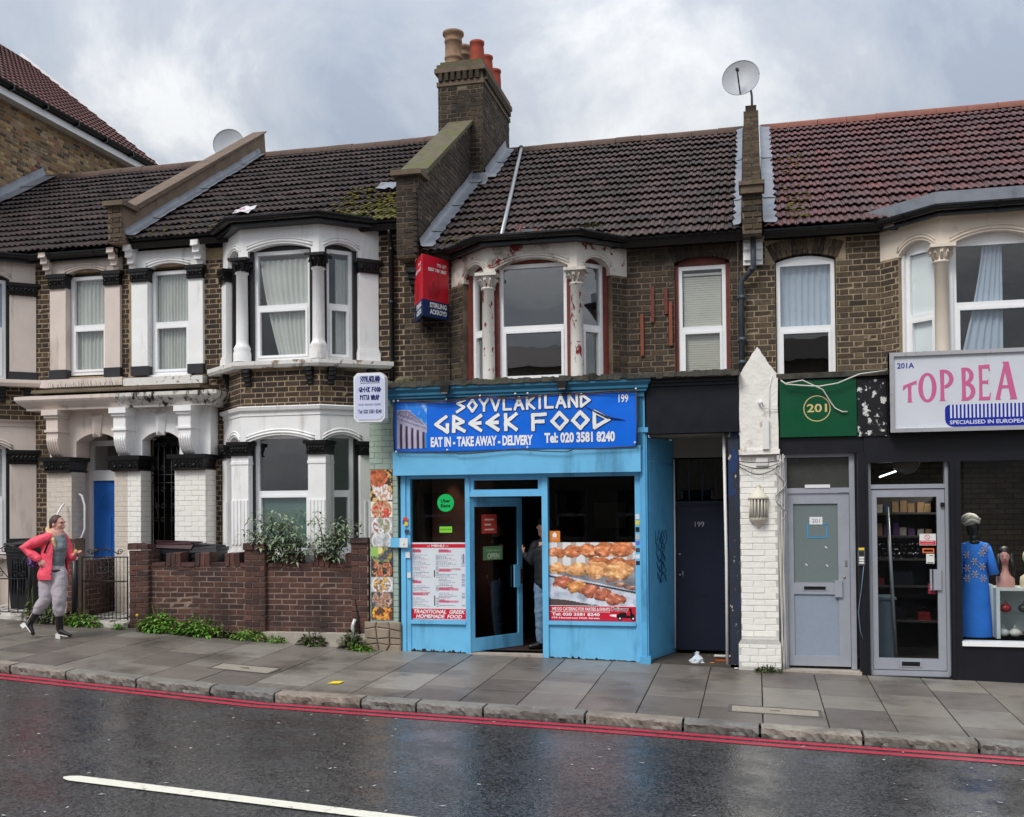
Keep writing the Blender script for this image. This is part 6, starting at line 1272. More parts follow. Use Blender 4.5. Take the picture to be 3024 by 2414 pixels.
for j in range(4):
    for i in range(3):
        q = [(gx[j][i], gz[j][i]), (gx[j][i+1], gz[j][i+1]), (gx[j+1][i+1], gz[j+1][i+1]), (gx[j+1][i], gz[j+1][i])]; cxx = sum(p[0] for p in q)/4; czz = sum(p[1] for p in q)/4
        q = [(cxx+(p[0]-cxx)*.93, czz+(p[1]-czz)*.92) for p in q]; c1 = .05+rs.uniform(0, .025); q2 = [(cxx+(p[0]-cxx)*.8, czz+(p[1]-czz)*.8) for p in q]; b = B(); F_ = FX(0)
        b.add([F_(*p, .02) for p in q]+[F_(*p, c1-.012) for p in q]+[F_(*p, c1) for p in q2], [(k, (k+1) % 4, (k+1) % 4+4, k+4) for k in range(4)]+[(k+4, (k+1) % 4+4, (k+1) % 4+8, k+8) for k in range(4)]+[(8, 9, 10, 11)]); b.build('stone', m_stone, sf)
b = B()
for i in range(9): b.sph((-4.9+.06*i, -.05-.03*(i % 2), 3.5+.05*math.sin(i)), (.1, .12, .07), 7, 5, smooth=False)
b.build('mortar_cap', m_moss_coping, mp_)
PAL = [((.7, .2, .09), (.55, .3, .12), (.8, .72, .7)), ((.62, .3, .16), (.8, .55, .4), (.75, .12, .08)), ((.8, .8, .82), (.6, .2, .2), (.35, .5, .3)), ((.75, .78, .8), (.6, .6, .58), (.35, .3, .3)), ((.5, .3, .1), (.25, .5, .16), (.12, .12, .14)), ((.5, .14, .08), (.75, .45, .25), (.1, .06, .06)), ((.75, .5, .2), (.3, .14, .1), (.75, .75, .78)), ((.45, .26, .18), (.7, .5, .4), (.14, .12, .15)), ((.85, .5, .08), (.8, .22, .06), (.15, .08, .05))]
edges = [1, .787, .68, .575, .485, .382, .285, .185, .085, 0]
def food(u, v):
    k = 0
    while v < edges[k+1]-1e-6 and k < 8: k += 1
    a, c, d = PAL[k]; vv = (v-edges[k+1])/(edges[k]-edges[k+1]); asp = (edges[k]-edges[k+1])*6.2
    if vv < .02: return (.2, .2, .2)
    x, y = u-.5, (vv-.48)*asp; r = math.hypot(x, y*(1.15))
    if k == 0:
        if math.hypot(u-.35, (vv-.78)*asp) < .42+.05*fbm(u*9, vv*9): q = .75+.6*fbm(u*6, vv*7, k); return tuple(max(0, min(1, e_*max(.3, q))) for e_ in a)
        if abs((u-.55)+.5*(vv-.3)*asp) < .38 and abs((vv-.3)*asp) < .32: q = fbm(u*9, vv*9, 4); return (.82, .8, .82) if q < .02 else (.62, .3+.1*q, .2)
        q = fbm(u*8, vv*8, 2); return (.08, .05, .04) if q < .1 else (.8, .5, .16)
    bgc = {1: (.86, .82, .7), 2: (.55, .5, .52), 3: (.3, .2, .17), 4: (.06, .07, .09), 5: (.07, .04, .05), 6: (.52, .53, .56), 7: (.07, .07, .09), 8: (.08, .05, .03)}[k]
    if k == 4 and u < .32 and vv > .4: return (.32, .55, .14)
    if k == 4 and math.hypot(u-.38, (vv-.8)*asp) < .16: return (.85, .72, .3)
    if r < .46:
        q = fbm(u*4.5, vv*4.5*asp, k*3+.5); q2 = fbm(u*12, vv*12*asp, k)
        if r > .40 and k in (2, 3, 6): return (.82, .83, .86)
        if k == 3: s = .6+.5*q; return (.78*s+.1, .8*s+.1, .82*s+.1)
        base = a if q > .08 else (c if q > -.12 else d); s = max(.35, .85+.7*q2); return tuple(min(1, e_*s) for e_ in base)
    return bgc
fs_ = paint('food_photo_strip', FX(-.012), -4.955, -4.65, .425, 2.4, 0, 44, 270, food); tag(fs_, 'tall strip of food photographs fixed to the mint pier', 'poster')
lb = thing('lightbox_sign', 'white projecting light-box sign lettered in navy above the mint pier', 'sign', (-4.82, -.4, 3.0))
# box stands out from the pier; its broad face turned a little to the street
LF = Fr((-4.985, -.5), (1, .08)); b = B(); pr = [(.0, .05), (.05, 0), (.36, 0), (.41, .05), (.41, .58), (.36, .63), (.05, .63), (0, .58)]; b.prism(LF, [(a, 2.99+z) for a, z in pr], -.14, 0); b.build('case', M('lightbox_white', S(228, 230, 234), .35, .04, 4), lb)
b = B(); b.prism(LF, [(a*.9+.02, 3.02+z*.9) for a, z in pr], .0, .006); b.build('face', M('lightbox_face', S(206, 212, 238), .3, .04, 3), lb)
b = B(); greek(b, LF, 'SOYVLAKILAND', .09, .35, 3.505, 3.575, .007, .009, seed=6, gap=.2); greek(b, LF, 'GREEK FOOD', .07, .36, 3.375, 3.435, .007, .0105, seed=7); greek(b, LF, 'PITTA WRAP', .09, .34, 3.275, 3.335, .007, .0105, seed=8); b.fbox(LF, .09, .35, 3.485, 3.491, .006, .008); put_text(b, LF, 'EAT IN - TAKE AWAY - DELIVERY', .07, .36, 3.2, 3.225, .008); put_text(b, LF, 'Tel: 020 3581 8240', .06, .37, 3.1, 3.15, .008, .02); b.build('lettering', m_nvtxt, lb)
b = B(); b.tube([(-4.75, -.36, 3.2), (-4.72, 0.0, 3.22)], .02, 8); b.tube([(-4.75, -.36, 3.45), (-4.72, 0.0, 3.45)], .02, 8); b.build('bracket', m_iron, lb)
# ------------------------------------------------------------------ recessed navy doorway 199
dw = thing('recessed_doorway', 'deep navy-painted doorway numbered 199 beside the blue shop', 'doorway', (-.75, .5, zf(-.75)))
b = B(); b.fbox(FX(-.05), -1.31, -.19, 2.82, 3.36, -.2, .0); b.fbox(FX(-.05), -1.31, -.19, 3.36, 3.40, -.2, .03); b.fbox(FX(-.05), -1.31, -.19, 3.40, 3.455, -.2, .06); b.fbox(FX(-.05), -1.31, -.19, 2.78, 2.82, -.2, .03); b.build('fascia', M('fascia_navy_black', S(16, 18, 30), .4, .12, 2.5), dw)
b = B(); b.fbox(FX(.9), -1.08, -.33, 2.52, 2.9, -.05, .0); b.box(-1.3, -.3, .15, .9, 2.76, 2.8); b.build('bulkhead', M('bulkhead_grey', S(150, 146, 134), .7, .15, 3), dw)
FD = FX(.9); b = B(); b.fbox(FD, -1.07, -1.03, 0, 2.52, -.05, .02); b.fbox(FD, -.37, -.33, -.05, 2.52, -.05, .02); b.fbox(FD, -1.03, -.37, 1.9, 1.95, -.05, .02); b.build('frame', m_navy, dw)
b = B(); b.fbox(FD, -1.03, -.37, 0.0, 1.9, -.05, .0); d_ = b.build('door', m_navy, dw); b = B(); put_text(b, FD, '199', -.79, -.67, 1.61, 1.68, .002, .0); b.build('number', M('number_steel', S(170, 174, 182), .35, .05, 5, metal=.5), d_); b = B(); b.fbox(FD, -.8, -.6, .72, .77, .0, .006); b.build('letter_plate', m_navy, d_); b = B(); b.sph(FD(-.99, 1.25, .01), .018, 8, 6); b.sph(FD(-.99, .98, .01), .018, 8, 6); b.tube([FD(-.95, .93, .0), FD(-.95, .93, .03), FD(-.95, 1.03, .03), FD(-.95, 1.03, 0)], .007, 6); b.build('lock', MATS['galvanised'], d_)
b = B()
for a0, a1 in ((-1.02, -.87), (-.855, -.7), (-.685, -.53), (-.515, -.38)): b.fbox(FD, a0, a1, 1.97, 2.5, -.03, -.024)
b.build('transom_pane', glassmat('transom_glass', (.35, .38, .4, 1), 1.0), dw); b = B(); [b.fbox(FD, a, a+.014, 1.95, 2.52, -.04, -.005) for a in (-.868, -.698, -.528)]; b.build('transom_bar', m_navy, dw)
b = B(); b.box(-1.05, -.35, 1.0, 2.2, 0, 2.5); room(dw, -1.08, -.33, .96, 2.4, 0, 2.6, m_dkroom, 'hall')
b = B(); b.fbox(FX(.2), -.33, -.2, -.08, 2.78, -.7, .2); b.build('right_jamb', M('jamb_peeling', S(40, 44, 58), .6, .2, 6, dirt=(S(26, 54, 100), .54, .6, 5, .35), dirt2=(S(186, 180, 172), .63, .64, 14, .5)), dw)
b = B(); b.box(-1.31, -.2, .0, .9, -.14, -.045); b.build('floor', M('recess_floor', S(74, 68, 62), .7, .25, 4, .002, 60), dw)
b = B(); b.tube([(-.37, .05, -.05), (-.365, .08, 1.2), (-.38, .1, 2.76)], .02, 8); tag(b.build('conduit', m_pvcw), 'pale conduit running up beside the peeling blue jamb', 'pipe'); b = B(); b.tube([(-1.06, .86, .02), (-1.05, .86, 1.5), (-1.05, .86, 2.5)], .012, 6); tag(b.build('conduit', m_pvcw), 'thin white conduit beside the navy door hinge edge', 'pipe')
# ------------------------------------------------------------------ white pillar
wp = thing('white_pillar', 'white painted brick pillar with a pointed stone head between the doorways', 'pillar', (.03, .1, zf(0)))
b = B(); b.box(-.195, .245, .004, .35, .25, 2.5); w = b.build('shaft', m_joint_w, wp); bricks(w, [(FX(.004), *q) for q in lay(-.195, .245, .28, 2.48, [], 'stretcher', off=-.05, L=.27, m=.007)], m_brick_w, depth=.03, proud=.001, jit=.0008)
FpH = FX(-.05); b = B(); b.prism(FpH, [(-.185, 2.5), (.265, 2.5), (.268, 2.8), (.26, 3.1), (.266, 3.3), (.268, 3.46), (.235, 3.49), (.2, 3.545), (.16, 3.59), (.125, 3.66), (.085, 3.71), (.06, 3.765), (.03, 3.8), (.008, 3.76), (-.03, 3.72), (-.06, 3.66), (-.1, 3.6), (-.135, 3.55), (-.16, 3.5), (-.19, 3.47), (-.186, 3.2), (-.192, 3.0), (-.184, 2.75)], -.35, 0); b.fbox(FpH, -.2, .28, 2.5, 2.56, -.3, .02, jit=.004); b.build('head', M('stucco_lumpy', S(234, 230, 224), .6, .07, 4, .02, 8, dirt=(S(150, 138, 118), .6, .7, 5, .6), dirt2=(S(60, 44, 40), .7, .715, 6, 1)), wp)
b = B(); b.prism(FpH, [(-.23, zf(0)-.02), (.265, zf(.2)-.04), (.265, .22), (.235, .28), (-.19, .28), (-.23, .22)], -.3, .02); w2 = b.build('base', m_joint_w, wp); bricks(w2, [(FX(-.07), *q) for q in lay(-.225, .262, zf(0)+.04, .215, [], 'stretcher', off=-.1, course=.085, L=.2, m=.007)], m_brick_w, depth=.03, proud=.001, jit=.0008)
lt = thing('wall_lantern', 'cream half-lantern wall light on the white pillar', 'wall light', (.02, -.03, 1.9)); F_ = (0.025, .0, 0); cxl, cyl = .022, -.005
b = B(); b.lathe((cxl, cyl, 1.62), [(.02, 0), (.03, .02), (.05, .05), (.085, .075), (.11, .09), (.11, .12)], 8, a0=math.pi, a1=2*math.pi); b.lathe((cxl, cyl, 1.62), [(.11, .34), (.125, .35), (.115, .37), (.06, .44), (.03, .47), (.02, .49), (.025, .51), (0, .53)], 8, a0=math.pi, a1=2*math.pi)
for k in range(9): a = math.pi+math.pi*k/8; b.tube([(cxl+.105*math.cos(a), cyl+.105*math.sin(a), 1.73), (cxl+.105*math.cos(a), cyl+.105*math.sin(a), 1.97)], .009, 5)
b.build('frame', M('lantern_cream', S(214, 208, 192), .45, .08, 8), lt); b = B(); b.lathe((cxl, cyl, 1.73), [(.095, 0), (.095, .24)], 8, a0=math.pi, a1=2*math.pi); b.build('glazing', M('lantern_glass', S(140, 136, 128), .3, .1, 8), lt)
b = B(); b.lathe((.06, -.05, 3.12), [(.03, 0), (.028, -.05), (.012, -.06), (0, -.06)], 10, ax='y'); b.tube([(.06, -.1, 3.11), (.08, -.1, 3.06), (.26, -.07, 3.03)], .005, 5); tag(b.build('bulb_holder', m_pvcw), 'small white bulb holder on the pillar head', 'light fitting')
b = B(); b.fbox(FpH, .08, .155, 2.56, 2.92, .0, .05); b.tube([FpH(.165, 2.95, .01), FpH(.17, 3.3, .01), FpH(.2, 3.45, .01)], .005, 5); tag(b.build('tube_fitting', m_pvcw), 'old white fluorescent batten upright on the pillar head', 'light fitting')
m_cw = M('cable_white', S(206, 202, 196), .5, .1, 6); m_cb = M('cable_black', S(28, 27, 28), .5, .1, 6); rs = random.Random(31)
cab = thing('cable_bundle', 'tangle of white cables running down between white pillar and grey door', 'cables', (.28, -.02, 0))
for k in range(5):
    b = B(); x = .27+.012*k; b.tube([(x+.01*math.sin(z*3+k*2), -.015-.01*(k % 2), z) for z in np.linspace(-.1, 2.5, 22)], .008 if k < 2 else .005, 5); b.build('cable', m_cw, cab)
b = B()
for k in range(4): b.tube([(.28+.06*math.sin(t*2.2+k), -.03-.01*k, 1.7+.2*k*.3+.12*t) for t in np.linspace(0, 5, 22)], .004, 4)
b.build('loose_loop', m_cw, cab); b = B(); b.box(.0, .14, -.03, .004, 2.36, 2.46); b.build('junction_box', m_pvcw, cab)
b = B()
for k in range(3): b.tube([(-.2+.47*t, -.04-.01*k, 2.36+.03*k-.1*math.sin(t*math.pi)*(1-.4*k)) for t in np.linspace(0, 1, 12)], .005, 4)
b.build('swag', m_cb, cab)
# ------------------------------------------------------------------ doorway 201
d2 = thing('glazed_doorway', 'grey aluminium street door numbered 201 under a green sign', 'doorway', (.72, .15, zf(.7)))
b = B(); b.fbox(FX(.02), .27, 1.56, 2.5, 3.42, -.2, .0); b.build('fascia', m_blackfas, d2); b = B(); b.fbox(FX(.02), 1.17, 1.24, -.2, 2.5, -.1, .03); b.build('black_post', m_blackfas, d2)
FE = FX(.12); b = B(); b.fbox(FE, .3, .36, -.08, 2.5, -.08, .02); b.fbox(FE, 1.08, 1.14, -.08, 2.5, -.08, .02); b.fbox(FE, .36, 1.08, 2.46, 2.5, -.08, .02); b.fbox(FE, .36, 1.08, 2.03, 2.09, -.08, .02); b.build('frame', m_alu, d2)
b = B(); b.fbox(FE, .36, 1.08, 2.09, 2.46, -.04, -.03); b.build('transom_pane', M('dusty_pane', S(66, 68, 64), .25, .15, 3, spec=.6), d2); b = B(); b.fbox(FE, .57, .86, 2.09, 2.13, -.02, .03); b.build('vent', m_pvcw, d2)
b = B(); b.fbox(FE, .365, .43, -.05, 2.025, -.05, .0); b.fbox(FE, .945, 1.075, -.05, 2.025, -.05, .0); b.fbox(FE, .43, .945, 1.9, 2.025, -.05, .0); b.fbox(FE, .43, .945, .81, .95, -.05, .0); b.fbox(FE, .43, .945, -.05, .07, -.05, .0); dr = b.build('door', m_alu, d2)
b = B(); b.fbox(FE, .43, .945, .95, 1.9, -.035, -.02); b.build('obscured_pane', m_obsc, dr); b = B(); b.fbox(FE, .43, .945, .07, .81, -.035, -.018); b.build('kick_panel', m_alup, dr)
b = B(); b.fbox(FE, .53, .81, .855, .915, .0, .006); b.build('letter_plate', m_alu, dr); b = B(); b.fbox(FE, .545, .795, .865, .905, .006, .008); b.build('letter_slot', m_blk, dr); b = B(); b.fbox(FE, .9, .985, .78, .98, .0, .03); b.build('pull_handle', m_alu, dr); b = B(); b.sph(FE(1.01, 1.02, .0), .018, 8, 6); b.fbox(FE, 1.02, 1.045, 1.15, 1.22, 0, .01); b.build('lock', MATS['galvanised'], dr)
b = B(); b.fbox(FX(.0), .27, 1.18, zf(.7)-.06, -.085, -.2, .04, jit=.004); b.build('step', m_conc, d2)
st = thing('paper_number', 'white paper with a pencilled 201 taped to the grey door pane', 'paper note', (.7, .13, 1.66)); b = B(); b.fbox(FE, .62, .77, 1.65, 1.74, -.018, -.015); b.build('sheet', m_pvcw, st); b = B(); put_text(b, FE, '201', .65, .74, 1.67, 1.72, -.0135); b.build('number', M('pencil', S(140, 130, 170), .5, .1, 6), st)
b = B(); [b.fbox(FE, *q, -.018, -.016) for q in ((.59, .605, 1.49, 1.655), (.81, .825, 1.49, 1.655), (.605, .81, 1.485, 1.5), (.605, .83, 1.648, 1.662))]; tag(b.build('masking_tape', M('tape_blue', S(60, 150, 206), .5, .08, 8)), 'square of blue masking tape left on the grey door pane', 'tape')
b = B(); [b.prism(FE, [(a, z), (a+.025, z-.02), (a+.033, z-.01), (a+.008, z+.01)], -.018, -.016) for a, z in ((.56, 1.17), (.8, 1.16), (.79, 1.38))]; tag(b.build('tape_scraps', m_pvcw), 'white tape scraps stuck low on the grey door pane', 'tape')
ep = thing('door_intercom', 'grey door entry keypad with yellow label between the two glazed doors', 'intercom', (1.2, -.02, 1.3)); b = B(); b.fbox(FX(-.01), 1.155, 1.235, 1.17, 1.38, .0, .03); b.build('housing', M('keypad_grey', S(90, 90, 92), .4, .1, 8), ep); b = B(); b.fbox(FX(-.01), 1.165, 1.225, 1.35, 1.375, .03, .032); b.build('yellow_label', M('label_yellow', S(236, 206, 50), .4, .05, 5), ep); b = B(); [b.fbox(FX(-.01), 1.168, 1.222, 1.19+.03*k, 1.21+.03*k, .03, .034) for k in range(3)]; b.build('button', m_pvcw, ep); b = B(); [b.fbox(FX(-.01), 1.168, 1.222, 1.285+.011*k, 1.29+.011*k, .03, .033) for k in range(5)]; b.build('grille', m_blk, ep)
b = B(); b.tube([(1.22, -.03, 1.17), (1.19, -.03, .9), (1.15, -.035, .62), (1.17, -.03, .4), (1.2, -.02, .3)], .005, 5); tag(b.build('cable', M('cable_blue', S(100, 126, 150), .5, .1, 6)), 'thin blue cable looping down below the entry keypad', 'cable')
gs = thing('green_sign', 'dark green sign board with gold 201 in a ring', 'sign', (.72, -.01, 2.7)); FGs = FX(.0); b = B(); b.fbox(FGs, .285, 1.165, 2.7, 3.38, .0, .025); b.build('board', m_green, gs)
b = B(); put_text(b, FGs, '201', .6, .83, 2.99, 3.09, .0275, .02); n = 40
ring = [(.715+r_*math.cos(2*math.pi*k/n), 3.035+r_*math.sin(2*math.pi*k/n)) for r_ in (.145, .156) for k in range(n)]; b.add([FGs(a, z, .027) for a, z in ring], [(k, (k+1) % n, n+(k+1) % n, n+k) for k in range(n)]); b.build('number_ring', m_gold, gs)
b = B(); b.fbox(FX(-.0), 1.175, 1.5, 2.69, 3.36, .0, .02); o = tag(b.build('torn_board', M('torn_vinyl', S(24, 24, 28), .45, .1, 5, dirt=(S(214, 214, 212), .565, .58, 13, .8))), 'black board flecked with torn white vinyl beside the green sign', 'sign')
b = B(); b.fbox(FX(-.0), .26, 1.53, 3.40, 3.47, -1.0, .06, jit=.012); b.build('lead_capping', m_capping, d2)
b = B(); b.tube([(.3, -.09, 3.38), (.36, -.1, 3.33), (.52, -.1, 3.31), (.74, -.1, 3.29), (.95, -.1, 3.32), (1.2, -.1, 3.42), (1.5, -.1, 3.45)], .009, 6); b.tube([(.36, -.1, 3.34), (.55, -.1, 3.37), (.78, -.1, 3.25), (.87, -.06, 3.1), (.92, -.05, 3.03), (1.0, -.05, 2.985), (1.06, -.05, 2.985)], .008, 6); tag(b.build('loose_cable', m_cw), 'loose white cable looping across the top of the green sign', 'cable')
# ------------------------------------------------------------------ beauty shop 201A
sb = thing('shopfront', 'black-painted beauty shop front with silver framed door', 'shopfront', (2.6, 0, zf(2.6)))
b = B(); b.fbox(FX(.0), 1.24, 4.7, 2.38, 2.72, -.2, .0); b.build('fascia', m_blackfas, sb); b = B(); b.fbox(FX(.0), 2.175, 2.3, -.2, 2.38, -.15, .0); b.fbox(FX(.0), 2.185, 2.225, -.2, 2.38, .0, .02); b.fbox(FX(0), 1.24, 1.285, -.2, 2.38, -.15, 0); b.build('post', m_blackfas, sb)
FS = FX(.08); b = B(); b.fbox(FS, 1.285, 1.32, -.12, 2.38, -.1, .01); b.fbox(FS, 2.14, 2.175, -.12, 2.38, -.1, .01); b.fbox(FS, 1.32, 2.14, 2.07, 2.12, -.1, .015); b.fbox(FS, 1.3, 2.16, -.14, -.07, -.1, .015); b.build('door_frame', m_alu, sb)
b = B(); b.fbox(FS, 1.32, 2.14, 2.12, 2.38, -.05, -.045); b.build('transom_pane', m_gl_s, sb)
b = B(); b.fbox(FS, 1.325, 1.385, -.06, 2.06, -.05, 0); b.fbox(FS, 2.05, 2.135, -.06, 2.06, -.05, 0); b.fbox(FS, 1.385, 2.05, 1.97, 2.06, -.05, 0); b.fbox(FS, 1.385, 2.05, -.06, .07, -.05, 0); dr = b.build('door', m_alu, sb); b = B(); b.fbox(FS, 1.385, 2.05, .07, 1.97, -.03, -.024); b.build('pane', m_gl_s, dr)
b = B(); b.fbox(FS, 1.62, 1.86, -.03, .05, 0, .008); b.build('letter_plate', m_alu, dr); b = B(); b.fbox(FS, 1.64, 1.84, -.015, .035, .008, .01); b.build('letter_slot', m_blk, dr); b = B(); b.fbox(FS, 2.0, 2.085, .88, 1.12, .0, .03); b.fbox(FS, 1.965, 1.985, .88, 1.12, -.02, .02); b.build('pull_handle', m_alu, dr); b = B(); b.fbox(FS, 2.09, 2.13, 1.85, 1.9, .0, .03); b.build('closer', m_blk, dr)
b = B(); b.fbox(FX(.02), 1.28, 2.18, -.22, -.13, -.2, .0); b.build('threshold', m_blackfas, sb)
b = B(); b.fbox(FX(0), 2.3, 4.7, .3, 2.38, -.05, -.044); b.build('window_pane', m_gl_s, sb); b = B(); b.fbox(FX(0), 2.29, 4.7, .245, .3, -.12, .03); b.build('sill', m_upvc, sb); b = B(); b.fbox(FX(0), 2.3, 4.7, -.3, .245, -.12, -.01); b.build('stall_riser', m_blackfas, sb)
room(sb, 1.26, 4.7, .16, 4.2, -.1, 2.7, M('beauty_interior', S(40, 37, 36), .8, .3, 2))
b = B(); bw = FX(3.3); b.fbox(bw, 1.4, 4.6, 0, 2.6, -.05, 0); wl = b.build('back_wall', M('back_mortar', S(46, 42, 40), .9, .2, 3), sb); bricks(wl, [(bw, *q) for q in lay(1.5, 4.2, .9, 2.55, [], 'stretcher')], M('brick_wallpaper', S(88, 78, 70), .8, .2, 8, ramp=[S(62, 56, 50), S(76, 68, 60), S(54, 50, 46)]), nmax=160, depth=.02, proud=.006)
for i, (x, y) in enumerate(((2.75, .8), (3.0, 1.0))):
    b = B(); b.lathe((x, y, 2.62), [(0, 0), (.05, 0), (.055, .03)], 10); b.build('downlight', emis('lamp_white', (1, .97, .9, 1), 6), sb)
b = B(); b.tube([(1.47, .5, 2.22), (1.7, .7, 2.3)], .01, 8); b.build('tube_light', emis('lamp_tube', (.95, .98, 1, 1), 2.5), sb)
b = B(); b.lathe((1.75, .3, 2.4), [(0, 0), (.15, 0), (.16, .02), (.16, .05)], 20, ax='y'); tag(b.build('vent_fan', M('fan_grey', S(88, 84, 80), .4, .1, 6)), 'round grey extractor fan behind the glass above the beauty shop door', 'fan')
ld = bpy.data.lights.new('ceiling_spot', 'AREA'); ld.energy = 26; ld.size = .5; ld.color = (1, .95, .86); lo = bpy.data.objects.new('ceiling_spot', ld); COL.objects.link(lo); lo.location = (2.8, 1.1, 2.58); lo.parent = sb; lo.matrix_parent_inverse = Matrix.Translation(-Vector(sb.location))
# its sign
sn = thing('shop_sign', 'white shop sign with pink lettering and blue comb logo above the beauty shop', 'sign', (2.6, -.15, 2.7)); FSn = FX(-.17); A, Bx, Z0_, Z1_ = 1.52, 3.75, 2.715, 3.64
b = B(); b.fbox(FSn, A, Bx, Z0_, Z1_, -.16, .0); b.build('panel', M('sign_panel', S(206, 210, 218), .4, .05, 3, dirt=(S(176, 172, 170), .56, .8, 6, .12)), sn)
b = B(); f = .045; [b.fbox(FSn, *q, -.17, .03) for q in ((A, A+f, Z0_, Z1_), (Bx-f, Bx, Z0_, Z1_), (A+f, Bx-f, Z1_-f, Z1_), (A+f, Bx-f, Z0_, Z0_+f))]; b.build('frame', M('sign_frame', S(196, 196, 200), .3, .06, 5, metal=.5), sn)
b = B(); put_text(b, FSn, '201A', 1.605, 1.79, 3.455, 3.52, .002, .02); b.build('number', M('sign_blue', S(20, 36, 150), .4, .04, 4), sn)
def serif(b, F, ch, a, w, z, h, c):
    """flared roman capitals as filled outlines"""
    t = .3*w; P = []
    cc = [c]
    def bar(pts): cc[0] += .0004; b.prism(F, [(a+x*w, z+y*h) for x, y in pts], cc[0]-.0003, cc[0]+.001)
    stem = lambda x, t=1.: bar([(x-.06, 0), (x+.36, 0), (x+.28, .06), (x+.26, .5), (x+.28, t), (x-.02, t), (x+.02, .5), (x, .06)])
    if ch == 'T': stem(.36, .8); bar([(-.02, .58), (.02, .78), (1.04, 1.02), (1.02, .8), (.94, .84), (.6, .78), (.3, .72), (.06, .58)])
    def ell(x0, x1, y0, y1, tx, ty, a0=0., a1=2*math.pi):
        n = 20; o = []; i_ = []
        for k in range(n+1):
            q = a0+(a1-a0)*k/n; o.append((x0+(x1-x0)*(.5+.5*math.cos(q)), y0+(y1-y0)*(.5+.5*math.sin(q)))); i_.append((x0+tx+(x1-x0-2*tx)*(.5+.5*math.cos(q)), y0+ty+(y1-y0-2*ty)*(.5+.5*math.sin(q))))
        cc[0] += .0004; vs = [F(a+x*w, z+y*h, cc[0]+.001) for x, y in o+i_]; b.add(vs, [(k, k+1, n+2+k, n+1+k) for k in range(n)])
    if ch == 'O': ell(0, 1, -.02, 1.02, .25, .1)
    if ch == 'P': stem(.05); ell(-.35, .95, .4, 1.0, .3, .1, -1.5, 1.57)
    if ch == 'B': stem(.05); ell(-.25, .85, .5, 1.0, .3, .09, -1.57, 1.57); ell(-.3, .95, 0, .56, .3, .1, -1.57, 1.57)
    if ch == 'E': stem(.05); bar([(.25, .9), (.25, 1), (.92, 1.02), (.95, .82), (.86, .82), (.8, .9)]); bar([(.25, .47), (.25, .56), (.72, .56), (.8, .62), (.8, .42), (.72, .47)]); bar([(.25, 0), (.25, .1), (.85, .1), (.95, .22), (1.0, .2), (.92, 0)])
    if ch == 'A': bar([(-.1, 0), (.22, 0), (.16, .04), (.45, .72), (.5, 1.0), (.32, 1.0), (.38, .92)]); bar([(.34, 1), (.66, 1), (1.1, 0), (.68, 0), (.74, .04), (.44, .78)]); bar([(.22, .3), (.22, .38), (.8, .38), (.8, .3)])
    if ch == 'U': stem(.05); stem(.7); bar([(.05, 0), (.2, -.02), (.9, -.02), (.96, .06), (.7, .1), (.3, .1)])
b = B()
for ch, a, w, z, h in (('T', 1.665, .145, 3.06, .25), ('O', 1.83, .2, 3.06, .33), ('P', 2.06, .16, 3.065, .36), ('B', 2.29, .16, 3.06, .38), ('E', 2.475, .13, 3.06, .4), ('A', 2.67, .19, 3.06, .43)):
    if ch == 'Y': serif(b, FSn, 'T', a, w, z, h, .001)
    else: serif(b, FSn, ch, a, w, z, h, .001)
b.build('lettering', M('sign_pink', S(200, 98, 144), .4, .05, 5), sn)
b = B(); r = .09; x0_, z0_, z1_ = 2.115, 2.765, 3.02; cr_ = [(x0_+r-r*math.cos(t*math.pi/8), z0_+r-r*math.sin(t*math.pi/8)) for t in range(5)]; ct = [(x0_+r*.6-r*.6*math.sin(t*math.pi/8), z1_-r*.6+r*.6*math.cos(t*math.pi/8)) for t in range(5)]
b.prism(FSn, cr_+[(3.7, z0_), (3.7, z1_)]+ct, .001, .002); b.build('comb_logo', MATS['sign_blue'], sn)
b = B(); [b.fbox(FSn, 2.17+.041*k, 2.19+.041*k, 2.865, 3.022, .0025, .003) for k in range(36)]; put_text(b, FSn, 'SPECIALISED IN EUROPEAN', 2.165, 3.0, 2.795, 2.84, .003, .02); b.build('comb_teeth', M('sign_palebl', S(210, 216, 232), .4, .04, 4), sn)
# stickers on the silver door
ns = thing('no_smoking_sticker', 'white and red no smoking sticker on the silver glazed door', 'sticker', (1.95, .08, 1.5)); Fk = FX(.105); b = B(); b.fbox(Fk, 1.86, 2.04, 1.4, 1.535, .0, .001); b.build('sheet', m_pvcw, ns); b = B(); b.fbox(Fk, 1.865, 2.035, 1.405, 1.455, .001, .002); n = 24
b.add([Fk(1.945+r_*math.cos(2*math.pi*k/n), 1.495+r_*math.sin(2*math.pi*k/n), .002) for r_ in (.024, .03) for k in range(n)], [(k, (k+1) % n, n+(k+1) % n, n+k) for k in range(n)]); b.prism(Fk, [(1.927, 1.515), (1.931, 1.518), (1.963, 1.476), (1.959, 1.473)], .001, .002); b.build('red_band', m_red, ns); b = B(); put_text(b, Fk, 'No smoking.', 1.88, 2.02, 1.435, 1.45, .003, .02); put_text(b, Fk, 'It is against the law', 1.885, 2.015, 1.415, 1.425, .003); b.build('lettering', m_wtxt, ns)
b = B(); b.fbox(Fk, 1.89, 2.02, 1.31, 1.365, .0, .001); b.build; o = tag(b.build('payment_sticker', M('stk_or', S(228, 112, 62), .4, .05, 5)), 'orange framed sticker below the no smoking notice', 'sticker'); b = B(); b.fbox(Fk, 1.905, 2.005, 1.325, 1.35, .001, .002); b.build('slot_mark', m_blktxt, o)
